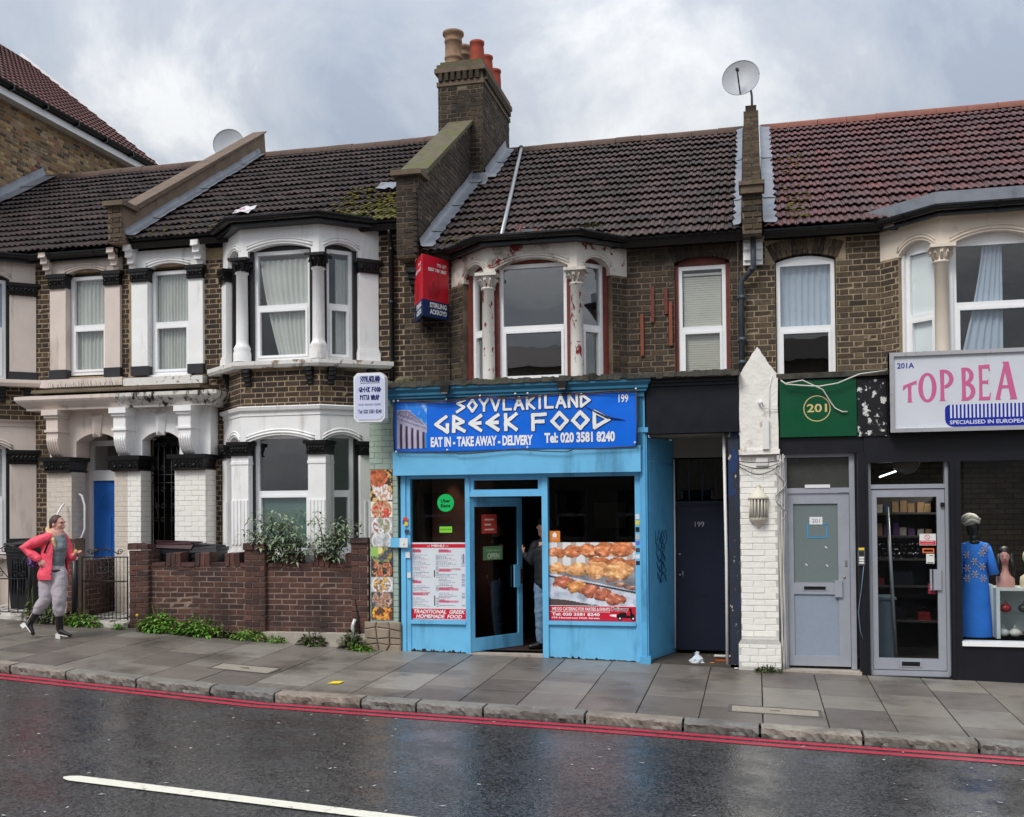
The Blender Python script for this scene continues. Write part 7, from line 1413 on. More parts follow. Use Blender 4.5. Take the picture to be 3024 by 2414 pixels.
b = B(); b.fbox(Fk, 1.93, 2.02, 1.185, 1.3, .0, .001); o = tag(b.build('notice_sticker', m_pvcw), 'small white notice under the orange framed sticker', 'sticker'); b = B(); b.fbox(Fk, 1.94, 2.01, 1.19, 1.2, .001, .002); b.fbox(Fk, 1.965, 2.01, 1.275, 1.282, .001, .002); b.build('print', m_blktxt, o)
b = B(); b.fbox(Fk, 1.945, 2.035, .83, .95, .0, .001); o = tag(b.build('card_sticker', M('stk_crim', S(164, 54, 74), .4, .05, 5)), 'crimson sticker below the silver door handle', 'sticker'); b = B(); b.fbox(Fk, 1.965, 2.01, .91, .925, .001, .002); b.fbox(Fk, 1.955, 2.025, .87, .875, .001, .002); b.build('print', M('stk_pk', S(220, 160, 170), .4, .05, 5), o)
# ------------------------------------------------------------------ agent's board
tb = thing('letting_board', 'red and navy TO LET letting board standing out from the brick wall', 'sign', (-4.35, .6, 4.5))
C0, E0, W0 = (-4.355, .4), (-4.13, .9), (-4.63, .9); m_lr = M('board_red', S(206, 30, 52), .35, .05, 3); m_ln = M('board_navy', S(16, 42, 92), .35, .05, 3)
F1, L1 = seg_frame(C0, E0); F2, L2 = seg_frame(W0, C0); ZB, ZT, ZM = 4.49, 5.33, 4.72
for F, Ln in ((F1, L1), (F2, L2)):
    b = B(); b.fbox(F, .004, Ln-.004, ZM, ZT, -.012, 0); b.build('red_panel', m_lr, tb); b = B(); b.fbox(F, .004, Ln-.004, ZB, ZM, -.012, 0); b.build('navy_panel', m_ln, tb)
    b = B(); b.prism(F, [(.12, 4.76), (.3, 4.74), (.36, 4.86), (.33, 5.1), (.29, 4.9), (.25, 5.0), (.2, 4.95), (.17, 4.86), (.12, 4.94)], .0, .0008); b.build('tree_mark', M('board_dkred', S(170, 20, 40), .35, .05, 3), tb)
    b = B(); put_text(b, F, 'STIRLING', .15, .5, 4.625, 4.695, .002, .045); put_text(b, F, 'ACKROYD', .15, .5, 4.535, 4.605, .002, .045); put_text(b, F, 'TO LET', .3, .5, 5.2, 5.245, .002, .04); put_text(b, F, '0207 749 3807', .12, .5, 5.12, 5.17, .002, .04); b.build('lettering', m_wtxt, tb)
b = B(); b.tube([(-4.42, .95, 4.4), (-4.42, .6, 4.42), (-4.4, .6, 4.52)], .02, 6); b.add([(C0[0], C0[1], ZB+.01), (E0[0], E0[1], ZB+.01), (W0[0], W0[1], ZB+.01)], [(0, 1, 2)]); b.build('bracket', m_blk, tb)
b = B(); b.tube([(-4.15, .985, 4.45), (-4.14, .985, 3.5)], .006, 5); tag(b.build('cable', m_cb), 'thin dark cable dropping down the wall below the letting board', 'cable')
# ------------------------------------------------------------------ plants
def leafm(name, c1, c2): return M(name, c1, .55, .25, 14, ramp=[c1, c2, c1, tuple(.7*x for x in c1[:3])+(1,), c2], spec=.3)
m_lf = leafm('leaf_green', S(82, 128, 44), S(122, 164, 66)); m_lfg = leafm('leaf_grey_green', S(126, 144, 114), S(164, 178, 146)); m_lfd = leafm('leaf_dark', S(52, 72, 38), S(84, 96, 50)); m_dead = leafm('leaf_dead', S(112, 88, 56), S(140, 112, 74)); m_stem = M('stem_brown', S(96, 74, 54), .8, .2, 10)
def leaf(b, p, d, L, W, droop=.4, up=Vector((0, 0, 1)), lob=False, rnd=0.):
    d = d.normalized(); s = d.cross(up); s = s.normalized() if s.length > 1e-3 else Vector((1, 0, 0)); n = s.cross(d); q = []
    prof = [(0, .12), (.25, .8), (.5, 1), (.75, .7), (1, .03)] if not lob else [(0, .1), (.2, .5), (.3, .3), (.45, .8), (.55, .45), (.72, .95), (1, .05)]
    for t, w in prof: c = p+d*L*t-n*(-.08*L*math.sin(t*3))+Vector((0, 0, -droop*L*t*t)); q += [c+s*W*w/2+n*.1*W*w, c-s*W*w/2+n*.1*W*w]
    b.add(q, [(2*i, 2*i+1, 2*i+3, 2*i+2) for i in range(len(prof)-1)], True, rnd)
def weed(x, y, r, h, n, label, mat, lob=True, seed=0, name='weed', flower=None, zb=None):
    rs = random.Random(seed); z = zb if zb is not None else zp(x, y); t = thing(name, label, 'plant', (x, y, z), 'weeds along the foot of the walls'); b = B(); st = B()
    for i in range(int(n*1.7)):
        a = rs.uniform(0, 6.28); rr = r*math.sqrt(rs.random()); el = rs.uniform(.15, 1.25); p = Vector((x+rr*math.cos(a), y+min(rr*math.sin(a)*.45, .03), z+rs.random()**1.6*h*.75*(1-rr/r*.6)))
        d = Vector((math.cos(a)*math.cos(el)+rs.uniform(-.4, .4), math.sin(a)*math.cos(el)*.7-.25, math.sin(el))); L_ = rs.uniform(.035, .105)*(h/.2)**.3; leaf(b, p, d, L_, L_*rs.uniform(.3, .55), rs.uniform(.2, .8), lob=lob and rs.random() < .6, rnd=rs.random())
    for i in range(6): a = rs.uniform(0, 6.28); st.tube([(x+.03*math.cos(a), y, z), (x+r*.4*math.cos(a), y-.05, z+h*rs.uniform(.5, 1.0))], .003, 4)
    dl = B()
    for i in range(n//9): a = rs.uniform(0, 6.28); rr = r*1.15*math.sqrt(rs.random()); L_ = rs.uniform(.04, .1); leaf(dl, Vector((x+rr*math.cos(a), y+rr*math.sin(a)*.4, z+rs.random()*h*.35+.005)), Vector((math.cos(a), -.4, rs.uniform(-.3, .5))), L_, L_*.35, .5, rnd=rs.random())
    for i in range(n//14): a = rs.uniform(0, 6.28); leaf(b, Vector((x+r*.6*rs.uniform(-1, 1), y, z+h*.2)), Vector((math.cos(a)*.35, -.15, 1)), h*rs.uniform(.7, 1.25), .008, rs.uniform(.1, .5), rnd=rs.random())
    b.build('leaves', mat, t); st.build('stems', m_stem if seed % 2 else mat, t); dl.build('dead_leaves', m_dead, t)
    if flower: fb = B(); fb.sph(flower, (.022, .015, .022), 7, 5); fb.build('flower', M('flower_yellow', S(240, 190, 30), .6, .1, 8), t)
weed(-8.02, -.12, .3, .42, 330, 'broad clump of bright green weeds by the gate pier with a yellow flower', m_lf, seed=1, flower=(-8.36, -.12, .44))
weed(-7.42, -.12, .33, .34, 280, 'dense green weeds along the middle of the crenellated wall', m_lf, seed=2)
weed(-7.1, -.1, .2, .2, 90, 'straggly olive weeds beside the dense green clump', m_lfd, seed=3)
weed(-6.7, -.12, .26, .2, 120, 'low green weeds below the middle wall pier', m_lf, seed=4)
weed(-6.3, -.12, .14, .12, 50, 'small sprig of weed just right of the middle wall pier', m_lf, seed=5)
weed(-5.75, -.1, .18, .24, 90, 'thin brownish weed growing at the concrete footing', m_lfd, seed=6, lob=False)
weed(-5.2, -.1, .16, .34, 90, 'dark straggling weed by the white waste pipe', m_lfd, seed=8, lob=False)
weed(-5.02, -.18, .15, .12, 110, 'round-leaved green weed beside the stone foot', m_lf, seed=7, lob=False)
weed(-9.2, -.14, .26, .26, 150, 'broad-leaved weed beside the black gate post', m_lf, lob=False, seed=9)
weed(-9.75, -.12, .28, .42, 190, 'tall straggling weeds against the brick pier behind the walking woman', m_lfd, lob=False, seed=10)
weed(-10.1, -.05, .12, .5, 70, 'yellowish plant rising behind the iron railing', m_lfd, lob=False, seed=12)
weed(-8.62, -.16, .1, .12, 40, 'small sprig at the gate threshold stone', m_lf, seed=14)
weed(.12, -.12, .14, .1, 70, 'grassy moss at the foot of the white pillar', m_lfd, lob=False, seed=11)
weed(-4.48, .78, .12, .14, 90, 'weeds hanging from the gutter above the letting board', m_lfd, lob=False, seed=15, zb=5.36)
weed(-2.0, .14, .1, .07, 60, 'moss tuft growing in the gutter over the flaking bay', m_lfd, lob=False, seed=16, zb=5.45)
bd = thing('buddleia_shrub', 'grey-green buddleia shrub growing over the crenellated wall before the bay', 'shrub', (-6.1, .2, zf(-6.1))); st = B(); lf = B(); rs = random.Random(8)
ends = [(-6.75, 1.55), (-6.62, 1.75), (-6.45, 1.8), (-6.35, 1.62), (-6.2, 1.72), (-6.05, 1.58), (-5.95, 1.45), (-6.5, 1.5), (-6.2, 1.45), (-5.75, 1.78), (-5.62, 1.5), (-5.45, 1.6), (-5.3, 1.7), (-5.2, 1.62), (-5.55, 1.38), (-6.68, 1.5), (-6.35, 1.45), (-5.88, 1.4), (-5.42, 1.5), (-6.55, 1.62), (-6.4, 1.5), (-6.3, 1.72), (-6.12, 1.6), (-5.98, 1.48), (-5.35, 1.52), (-5.68, 1.48), (-6.6, 1.48), (-6.1, 1.42)]
for ex, ez in ends:
    bx = -6.1 if ex < -5.9 else -5.65; P = [Vector((bx+(ex-bx)*t**1.3, .24-.2*t+rs.uniform(-.02, .02), .5+(ez-.5)*(1-(1-t)**1.7))) for t in np.linspace(0, 1, 9)]
    st.tube(P, [.012*(1-i/10)+.002 for i in range(9)], 5)
    for i in range(2, 9):
        if P[i].z < 1.24: continue
        for k in range(17):
            a = rs.uniform(0, 6.28); d = Vector((math.cos(a), math.sin(a)*.8-.2, rs.uniform(-.3, .8))); L_ = rs.uniform(.06, .12); leaf(lf, P[i]+Vector((rs.uniform(-.11, .11), rs.uniform(-.12, .03), rs.uniform(-.09, .09))), d, L_, L_*.3, rs.uniform(.1, .6), rnd=rs.random())
st.build('stems', m_stem, bd); lf.build('leaves', m_lfg, bd)
# waste pipe and cable by the wall end
b = B(); b.tube([(-5.2, -.05, zf(-5.2)), (-5.2, -.06, zf(-5.2)+.3), (-5.17, -.05, zf(-5.2)+.38)], .022, 8); tag(b.build('waste_pipe', m_pvcw), 'short white plastic waste pipe standing at the wall end', 'pipe')
b = B(); b.tube([(-5.22, .04, 1.2), (-5.22, .03, .85), (-5.14, -.02, .45), (-5.1, -.04, .12)], .012, 6); tag(b.build('cable', m_cb), 'black cable hanging down the front of the last wall pier', 'cable')
# ------------------------------------------------------------------ litter
b = B(); z = zp(-4.53, -2.2); b.add([(-4.59, -2.28, z+.006), (-4.46, -2.25, z+.008), (-4.46, -2.12, z+.01), (-4.585, -2.13, z+.007), (-4.585, -2.27, z+.003), (-4.465, -2.245, z+.003), (-4.465, -2.125, z+.003), (-4.58, -2.135, z+.003)], [(0, 1, 2, 3), (0, 4, 5, 1), (1, 5, 6, 2), (2, 6, 7, 3), (3, 7, 4, 0)]); tag(b.build('yellow_card', M('card_yellow', S(240, 214, 40), .5, .05, 6)), 'yellow card lying on the pavement', 'litter')
t = thing('takeaway_tub', 'clear takeaway tub with orange food left in the doorway', 'litter', (-.43, .25, -.04)); b = B(); pr = lambda k, z: [(-.43+sx*.1*k, .25+sy*.065*k, z) for sx, sy in ((-1, -1), (1, -1), (1, 1), (-1, 1))]
b.add(pr(.85, -.042)+pr(1, .02), [(0, 1, 5, 4), (1, 2, 6, 5), (2, 3, 7, 6), (3, 0, 4, 7), (3, 2, 1, 0)]); b.build('tub', glassmat('clear_plastic', (.9, .9, .9, 1), 2.), t); b = B(); b.add(pr(.83, -.038)+pr(.9, -.01), [(4, 5, 6, 7), (0, 1, 5, 4), (1, 2, 6, 5), (2, 3, 7, 6), (3, 0, 4, 7)]); b.build('food', M('food_orange', S(206, 110, 50), .5, .3, 30), t); b = B(); b.fbox(Fr((0, 0), (1, 0)), -.535, -.325, .02, .028, -.32, -.18, jit=.004); b.build('lid', m_pvcw, t)
rs = random.Random(6); b = B(); cx_, cy_, cz_ = -.74, .12, -.045; n = 14; vs = []
for j in range(7):
    for i in range(n):
        a = 6.283*i/n; rr = (.085, .09, .08, .06, .04, .02, .03)[j]*rs.uniform(.7, 1.25); vs.append((cx_+rr*math.cos(a), cy_+rr*.7*math.sin(a), cz_+(.0, .02, .045, .06, .08, .1, .13)[j]*rs.uniform(.85, 1.1)))
b.add(vs, [(j*n+i, j*n+(i+1) % n, (j+1)*n+(i+1) % n, (j+1)*n+i) for j in range(6) for i in range(n)]); tag(b.build('plastic_bag', M('bag_white', S(206, 214, 222), .35, .1, 12, dirt=(S(60, 130, 200), .58, .62, 14, 1))), 'crumpled white plastic bag on the floor of the navy doorway', 'litter')
for i, (x, y, col, nm) in enumerate(((-.55, .06, S(206, 120, 60), 'orange scrap in front of the takeaway tub'), (-.26, -.06, S(220, 214, 204), 'pale food scrap by the foot of the peeling jamb'), (-.62, .6, S(120, 84, 50), 'dead brown leaf before the navy door'), (-.36, .58, S(110, 78, 46), 'curled brown leaf in the corner of the navy doorway'))):
    b = B(); zz = -.043 if y > 0 else zp(x, y)+.002; b.sph((x, y, zz+.008), (.03, .02, .009), 7, 4, False); tag(b.build('scrap', M('scrap%d' % i, col, .7, .2, 20)), nm, 'litter')
# petals and pale grit trodden on the road
b = B(); rs = random.Random(44)
for i in range(230):
    x, y = rs.uniform(-8, 4), rs.uniform(-9.5, -3.1); z = zr(x, y)+.004; s = rs.uniform(.008, .028); a = rs.uniform(0, 3.14)
    b.add([(x+s*math.cos(a+k*1.57)*(1 if k % 2 else .5), y+s*math.sin(a+k*1.57)*(1 if k % 2 else .5), z) for k in range(4)], [(0, 1, 2, 3)], rnd=rs.random())
for i in range(70):
    x, y = rs.uniform(-9, 4), rs.uniform(-2.6, -.1); z = zp(x, y)+.003; s = rs.uniform(.004, .012); a = rs.uniform(0, 3.14); b.add([(x+s*math.cos(a+k*1.57), y+s*math.sin(a+k*1.57), z) for k in range(4)], [(0, 1, 2, 3)], rnd=rs.random())
stuff(tag(b.build('road_grit', M('grit_pale', S(170, 170, 166), .6, .2, 20)), 'pale scraps and petals scattered over the wet road', 'litter'))
# ------------------------------------------------------------------ beauty shop display
mq = thing('mannequin', 'black mannequin in a blue floral dress and white turban in the shop window', 'mannequin', (2.52, .42, .3)); m_dress = M('dress_blue', S(44, 124, 226), .75, .12, 6, .002, 40)
b = B(); sec = [(.0, .185, .11), (.3, .17, .1), (.6, .152, .1), (.72, .145, .095), (.84, .122, .085), (.95, .155, .1), (1.02, .158, .095), (1.08, .14, .08), (1.115, .1, .065), (1.13, .07, .055)]; n = 20; vs = []
for z, rx, ry in sec:
    for i in range(n): a = 2*math.pi*i/n; f = 1+.06*math.sin(a*8+z*2)*max(0, .75-z); vs.append((2.52+rx*f*math.cos(a), .42+ry*f*math.sin(a), .305+z))
b.add(vs, [(j*n+i, j*n+(i+1) % n, (j+1)*n+(i+1) % n, (j+1)*n+i) for j in range(len(sec)-1) for i in range(n)], True); b.sph((2.64, .42, 1.37), (.05, .05, .05), 10, 6); b.tube([(2.65, .42, 1.37), (2.7, .41, 1.2), (2.72, .37, 1.05)], [.048, .05, .058], 10); b.sph((2.4, .42, 1.37), (.05, .05, .05), 10, 6); b.tube([(2.39, .42, 1.37), (2.34, .41, 1.2), (2.32, .37, 1.05)], [.048, .05, .058], 10); b.build('dress', m_dress, mq)
b = B(); rs = random.Random(3)
for x, z in ((2.42, 1.28), (2.58, 1.3), (2.5, 1.2), (2.42, 1.12), (2.58, 1.14), (2.5, 1.05), (2.42, 1.0), (2.59, 1.0), (2.62, 1.36)):
    y = .42-.102*math.sqrt(max(.05, 1-((x-2.52)/.175)**2))-.004
    for k in range(6): a = k*1.047; b.add([(x, y, z), (x+.035*math.cos(a-.2), y+.004, z+.04*math.sin(a-.2)), (x+.045*math.cos(a), y+.006, z+.05*math.sin(a)), (x+.035*math.cos(a+.2), y+.004, z+.04*math.sin(a+.2))], [(0, 1, 2, 3)])
b.build('flower_embroidery', M('embroid', S(206, 176, 140), .6, .3, 30), mq)
b = B(); b.sph((2.5, .42, 1.6), (.075, .09, .11), 12, 8); b.tube([(2.52, .42, 1.4), (2.51, .42, 1.54)], .045, 10); b.sph((2.51, .37, 1.425), (.06, .035, .03), 10, 6); b.build('head', m_blk, mq); b = B(); b.sph((2.475, .43, 1.69), (.105, .12, .085), 12, 8); b.tube([(2.56, .33, 1.66), (2.47, .31, 1.7), (2.39, .34, 1.64)], .02, 8); b.tube([(2.57, .34, 1.69), (2.47, .32, 1.74), (2.39, .36, 1.68)], .02, 8); b.build('turban', M('turban_white', S(206, 200, 188), .8, .15, 14), mq)
cb = thing('display_cabinet', 'white glass-fronted display cabinet in the beauty shop window', 'cabinet', (3.2, .5, .3)); m_cab = M('cabinet_white', S(206, 212, 212), .4, .05, 4)
b = B(); b.box(2.72, 2.76, .28, .75, .3, .86); b.box(2.72, 4.0, .28, .75, .86, .89); b.box(2.76, 4.0, .7, .75, .3, .86); b.box(2.62, 2.72, .45, .75, .3, .92); b.build('carcass', m_cab, cb); b = B(); b.box(2.76, 4.0, .3, .7, .58, .59); b.build('shelf', m_gl_s, cb)
for i, (x, z, c) in enumerate(((2.85, .6, S(150, 44, 54)), (3.05, .6, S(60, 60, 60)), (2.82, .31, S(190, 190, 190)), (2.95, .31, S(210, 208, 200)), (3.1, .31, S(170, 50, 50)))):
    b = B(); b.sph((x, .42, z+.045), (.07, .06, .05), 9, 6); b.tube([(x-.03, .42, z+.06), (x, .42, z+.13), (x+.03, .42, z+.06)], .008, 5); tag(b.build('accessory', M('acc%d' % i, c, .4, .2, 12)), ['red hair piece on the cabinet shelf', 'dark hair piece on the cabinet shelf', 'silver ornament at the cabinet bottom', 'cream ornament at the cabinet bottom', 'red purse at the cabinet bottom'][i], 'accessory', 'goods in the display cabinet')
def bust(x, y, sk, label, wig):
    t = thing('wig_bust', label, 'mannequin head', (x, y, .89)); b = B(); b.lathe((x, y, .89), [(.1, 0), (.105, .05), (.1, .12), (.05, .16), (.038, .2), (.036, .26), (.05, .29)], 16); b.sph((x-.01, y-.01, 1.25), (.062, .075, .095), 14, 10); b.sph((x-.02, y-.085, 1.235), (.012, .016, .022), 7, 5); b.build('head', sk, t); b = B(); b.sph((x-.02, y-.08, 1.195), (.017, .01, .008), 7, 5); b.build('lips', m_red, t)
    b = B(); [b.sph((x-.02+s*.026, y-.076, 1.262), (.012, .006, .006), 7, 5) for s in (-1, 1)]; b.build('eye', m_blk, t)
    if wig: b = B(); b.sph((x+.0, y+.016, 1.295), (.08, .088, .082), 14, 9); b.tube([(x+.055, y-.02, 1.29), (x+.075, y-.045, 1.14), (x+.07, y-.05, 1.0)], [.03, .036, .02], 9); b.tube([(x-.065, y-.01, 1.28), (x-.085, y-.03, 1.14), (x-.08, y-.03, 1.02)], [.026, .03, .018], 9); b.build('wig', M('hair_black', S(22, 18, 18), .5, .2, 30), t)
bust(2.87, .5, M('skin_pink', S(206, 150, 140), .5, .05, 6), 'pink wig bust with long black hair on the cabinet', True); bust(3.12, .45, M('skin_ivory', S(222, 206, 176), .5, .05, 6), 'ivory bust on the cabinet at the window edge', False)
# shelving and bags behind the door
su = thing('shop_shelving', 'tall dark shelving with handbags seen through the silver door', 'shelving', (1.8, 1.6, -.1)); b = B()
for z in (.35, .8, 1.15, 1.45, 1.75): b.box(1.4, 2.3, 1.4, 1.8, z, z+.025)
b.box(1.38, 1.41, 1.4, 1.8, -.1, 2.0); b.box(2.3, 2.33, 1.4, 1.8, -.1, 2.0); b.box(1.4, 2.3, 1.8, 1.82, -.1, 2.0); b.build('rack', M('rack_dim', S(70, 66, 64), .5, .2, 4), su)
rs = random.Random(12)
for i, (x, z, w, c, nm) in enumerate(((1.55, .825, .14, S(120, 44, 60), 'small maroon handbag on the shelving'), (1.85, .825, .26, S(40, 44, 54), 'large navy handbag on the shelving'), (1.75, .375, .24, S(34, 32, 36), 'black handbag low on the shelving'), (2.1, .375, .16, S(130, 40, 44), 'red checked purse low on the shelving'))):
    t = thing('handbag', nm, 'handbag', (x, 1.5, z), 'handbags on the shelving'); b = B(); b.prism(FX(1.45), [(x-w/2, z), (x+w/2, z), (x+w*.42, z+w*.7), (x-w*.42, z+w*.7)], -.1, 0); b.build('body', M('bag%d' % i, c, .4, .15, 8), t); b = B(); b.tube([(x+w*.25*math.cos(k*math.pi/8), 1.47, z+w*.68+w*.4*math.sin(k*math.pi/8)) for k in range(9)], .008, 5); b.build('handle', m_blk, t)
rs = random.Random(15)
for i in range(16):
    x = 1.47+.1*(i % 8)+rs.uniform(-.01, .01); z = (1.475, 1.775)[i//8]; h = rs.uniform(.06, .16); ci = rs.randrange(5); c = [S(150, 120, 90), S(90, 60, 110), S(170, 160, 150), S(60, 80, 120), S(150, 60, 60)][ci]; b = B(); b.fbox(FX(1.5), x-.04, x+.04, z, z+h, -.1, 0, jit=.004); tag(b.build('stock_box', M('box%.2f' % c[0], c, .5, .1, 9)), ['tan', 'purple', 'pale grey', 'blue', 'red'][ci]+' stock box on the '+('second' if i < 8 else 'top')+' shelf behind the silver door', 'box', 'boxes on the dark shelving')
b = B(); rs = random.Random(5)
for i in range(60): b.sph((rs.uniform(1.45, 2.05), 1.42+rs.uniform(0, .1), 1.18+.06*(i % 4)+rs.uniform(-.01, .01)), .012, 6, 4)
stuff(tag(b.build('jewellery', M('silver', S(190, 190, 194), .2, .1, 20, metal=.9)), 'glittering jewellery hung in rows on the shelving', 'jewellery'))
b = B(); b.box(1.42, 1.62, .5, .9, -.08, .72); b.box(1.4, 1.64, .48, .92, .72, .75); tag(b.build('counter_unit', M('unit_greyblue', S(96, 108, 122), .5, .06, 4)), 'grey-blue counter unit just inside the silver door', 'counter')
b = B(); b.tube([(1.63, .45, -.08), (1.55, .5, 1.85)], .022, 8); tag(b.build('leaning_rail', MATS['galvanised']), 'metal rail leaning just inside the silver door', 'rail')
# ------------------------------------------------------------------ people
def solid(name, b, vox, mat, parent, it=6, disp=None, local=True, rings=None):
    me = b.mesh('tmp'); o = bpy.data.objects.new('tmp', me); COL.objects.link(o)
    r = o.modifiers.new('r', 'REMESH'); r.mode = 'VOXEL'; r.voxel_size = vox; s = o.modifiers.new('s', 'SMOOTH'); s.factor = .5; s.iterations = it
    dg = bpy.context.evaluated_depsgraph_get(); m2 = bpy.data.meshes.new_from_object(o.evaluated_get(dg)); bpy.data.objects.remove(o); bpy.data.meshes.remove(me); m2.materials.clear()
    if disp:
        co_ = [v.co.copy() for v in m2.vertices]; nn = [v.normal.copy() for v in m2.vertices]
        for v, c, n in zip(m2.vertices, co_, nn): v.co = c+n*disp(c)
    m2.name = name; return link(name, m2, mat, parent, local, True)
def limb(b, pts, rs, ell=None, upv=None):
    """tube with rounded ends"""
    P = [Vector(p) for p in pts]; a = (P[0]-P[1]).normalized(); z = (P[-1]-P[-2]).normalized()
    Q = [P[0]+a*rs[0]*.9, P[0]+a*rs[0]*.55]+P+[P[-1]+z*rs[-1]*.55, P[-1]+z*rs[-1]*.9]; r = [rs[0]*.4, rs[0]*.8]+list(rs)+[rs[-1]*.8, rs[-1]*.4]
    e = None if ell is None else [ell[0], ell[0]]+list(ell)+[ell[-1], ell[-1]]
    b.tube(Q, r, 14, ell=e, upv=upv)
folds = lambda s, a: (lambda c: a*(mnoise.fractal(Vector((c.x*s, c.y*s, c.z*s*1.5)), 1., 2., 3)))
def foldz(s, a, q): return lambda c: a*(math.sin(c.z*s+6*mnoise.noise(c*7))*.5+mnoise.fractal(c*q, 1., 2., 2))
m_skin = M('skin', S(206, 156, 142), .5, .06, 14, spec=.35); m_hairb = M('hair_brown', S(74, 54, 48), .5, .2, 40); m_hairbl = M('hair_blond', S(206, 178, 124), .5, .2, 40); m_eye = M('eye_dark', S(40, 30, 28), .3, .05, 5); m_lip = M('lips', S(170, 96, 96), .5, .05, 5)
m_jack = M('jacket_coral', S(238, 84, 106), .55, .08, 6); m_top = M('jersey_grey', S(118, 128, 134), .9, .12, 40, .001, 200); m_trou = M('trousers_lilac_grey', S(176, 168, 176), .85, .08, 8); m_boot = M('boot_patent', S(16, 16, 18), .12, .1, 5, coat=.6); m_sole = M('sole_white', S(226, 224, 220), .5, .05, 6)
wm = thing('person', 'person in a coral jacket and grey trousers walking past the iron gate', 'person', (-8.86, -1.12, zp(-8.86, -1.12)), rz=R(37)); K_ = 162.4
def J(dx, dy, y=0.): return Vector(((dx-120)/K_/1.09, y, (1345-dy)/K_))
hd = J(120.5, 1105, -.0); hipL, hipR = J(124, 1207, -.02), J(99, 1209, .02)
shL, shR = J(134, 1131, .1), J(96, 1131, -.07)
elR, haR = J(50, 1155, .02), J(86, 1181, -.1); elL, haL = J(147, 1179, .04), J(157, 1168, -.1)
knL, anL = J(123, 1263, -.1), J(124, 1322, -.03); knR, anR = J(95, 1262, .0), J(66, 1303, .1)
def hand(b, w, d, up, L=.085, curl=.5, sd=1):
    """palm, four bent fingers and a thumb from wrist w pointing along d"""
    d = d.normalized(); s = d.cross(up).normalized(); n = s.cross(d); limb(b, [w, w+d*L*.9], [.024, .03], ell=[(1, .7), (1.25, .55)], upv=n)
    for k in range(4):
        l = (.058, .066, .062, .05)[k]; r0 = w+d*L*.95+s*sd*(.027-.018*k); p1 = r0+d*l*.5-n*l*.2*curl; p2 = p1+d*l*.25*(1-curl)-n*l*.5*curl; limb(b, [r0, p1, p2], [.0095, .0088, .0075])
    t0 = w+d*L*.3+s*sd*.03; limb(b, [t0, t0+d*.03+s*sd*.022-n*.01, t0+d*.055+s*sd*.02-n*.028], [.012, .0105, .009])
fd, fs_d = Vector((.79, -.61, 0)), Vector((.61, .79, 0))
def FP(a, c, z): return hd+fd*a+fs_d*c+Vector((0, 0, z))
def osph(b, p, r, seg=12, rings=9):
    """ellipsoid lined up with the face"""
    v0 = len(b.v); b.sph((0, 0, 0), r, seg, rings); b.v[v0:] = [tuple(FP(p[0]+v[0], p[1]+v[1], p[2]+v[2])) for v in b.v[v0:]]
b = B()      # continuous body under the clothes
osph(b, (-.012, 0, .032), (.092, .072, .086), 18, 14); osph(b, (.03, 0, -.01), (.055, .056, .075), 14, 10); limb(b, [FP(.02, 0, -.03), FP(.055, 0, -.082)], [.05, .026])
for c in (-1, 1): osph(b, (.055, c*.034, -.012), (.026, .02, .022)); osph(b, (-.012, c*.072, -.004), (.02, .009, .03)); limb(b, [FP(-.005, c*.045, -.045), FP(.045, c*.018, -.078)], [.022, .018])
limb(b, [FP(.086, 0, .022), FP(.1, 0, -.002), FP(.106, 0, -.016)], [.008, .0105, .013]); osph(b, (.084, 0, -.042), (.012, .02, .013)); limb(b, [FP(.074, -.04, .034), FP(.086, 0, .036), FP(.074, .04, .034)], [.011, .012, .011]); osph(b, (.068, 0, -.082), (.018, .02, .016))
limb(b, [FP(-.03, 0, -.03), FP(-.04, 0, -.09), J(112, 1133, .015)], [.05, .047, .06])
limb(b, [J(115, 1128), J(114, 1165, .02), J(112, 1205)], [.1, .1, .115], ell=[(1.35, .8), (1.15, .85), (1.25, .9)], upv=(0, 1, 0))
for s_, e_, h_ in ((shR, elR, haR), (shL, elL, haL)): limb(b, [s_, e_, e_.lerp(h_, .9)], [.048, .04, .026])
for h_, k_, a_ in ((hipL, knL, anL), (hipR, knR, anR)): limb(b, [h_, k_, a_], [.085, .055, .04])
hand(b, elR.lerp(haR, .9), Vector((.75, -.2, -.65)), Vector((0, -1, .3)), .07, .35, 1); hand(b, elL.lerp(haL, .86), Vector((.5, -.55, .45)), Vector((-.6, 0, .8)), .07, .55, -1)
solid('body', b, .0065, m_skin, wm, 3)
b = B(); osph(b, (-.022, 0, .036), (.094, .08, .092), 20, 14); osph(b, (-.065, 0, -.005), (.05, .066, .06)); osph(b, (-.1, 0, -.02), (.03, .03, .03)); hair = solid('hair', b, .006, m_hairb, wm, 2, foldz(30, .0025, 40))
bm = bmesh.new(); bm.from_mesh(hair.data); kill = []
for v in bm.verts:       # hairline
    r = v.co-hd; a = r.dot(fd); lim = float(np.interp(r.z, [-.06, -.03, .0, .03, .06, .085, .1], [-.06, -.03, .002, .038, .06, .075, .2]))
    if a > lim or r.z < -.06: kill.append(v)
bmesh.ops.delete(bm, geom=kill, context='VERTS'); bm.to_mesh(hair.data); bm.free()
b = B(); limb(b, [FP(-.11, 0, -.02), FP(-.135, -.02, -.06), hd+Vector((-.09, -.05, -.13)), hd+Vector((-.055, -.12, -.2)), hd+Vector((-.03, -.14, -.29))], [.028, .036, .034, .026, .012]); solid('ponytail', b, .007, m_hairbl, wm, 2, foldz(60, .003, 30))
for c in (-1, 1):
    b = B(); osph(b, (.0745, c*.031, .016), (.008, .009, .0045), 10, 7); b.build('eye', m_eye, wm, True); b = B(); limb(b, [FP(.078, c*.046, .034), FP(.089, c*.032, .038), FP(.092, c*.016, .034)], [.0018, .003, .002]); b.build('eyebrow', m_hairb, wm, True)
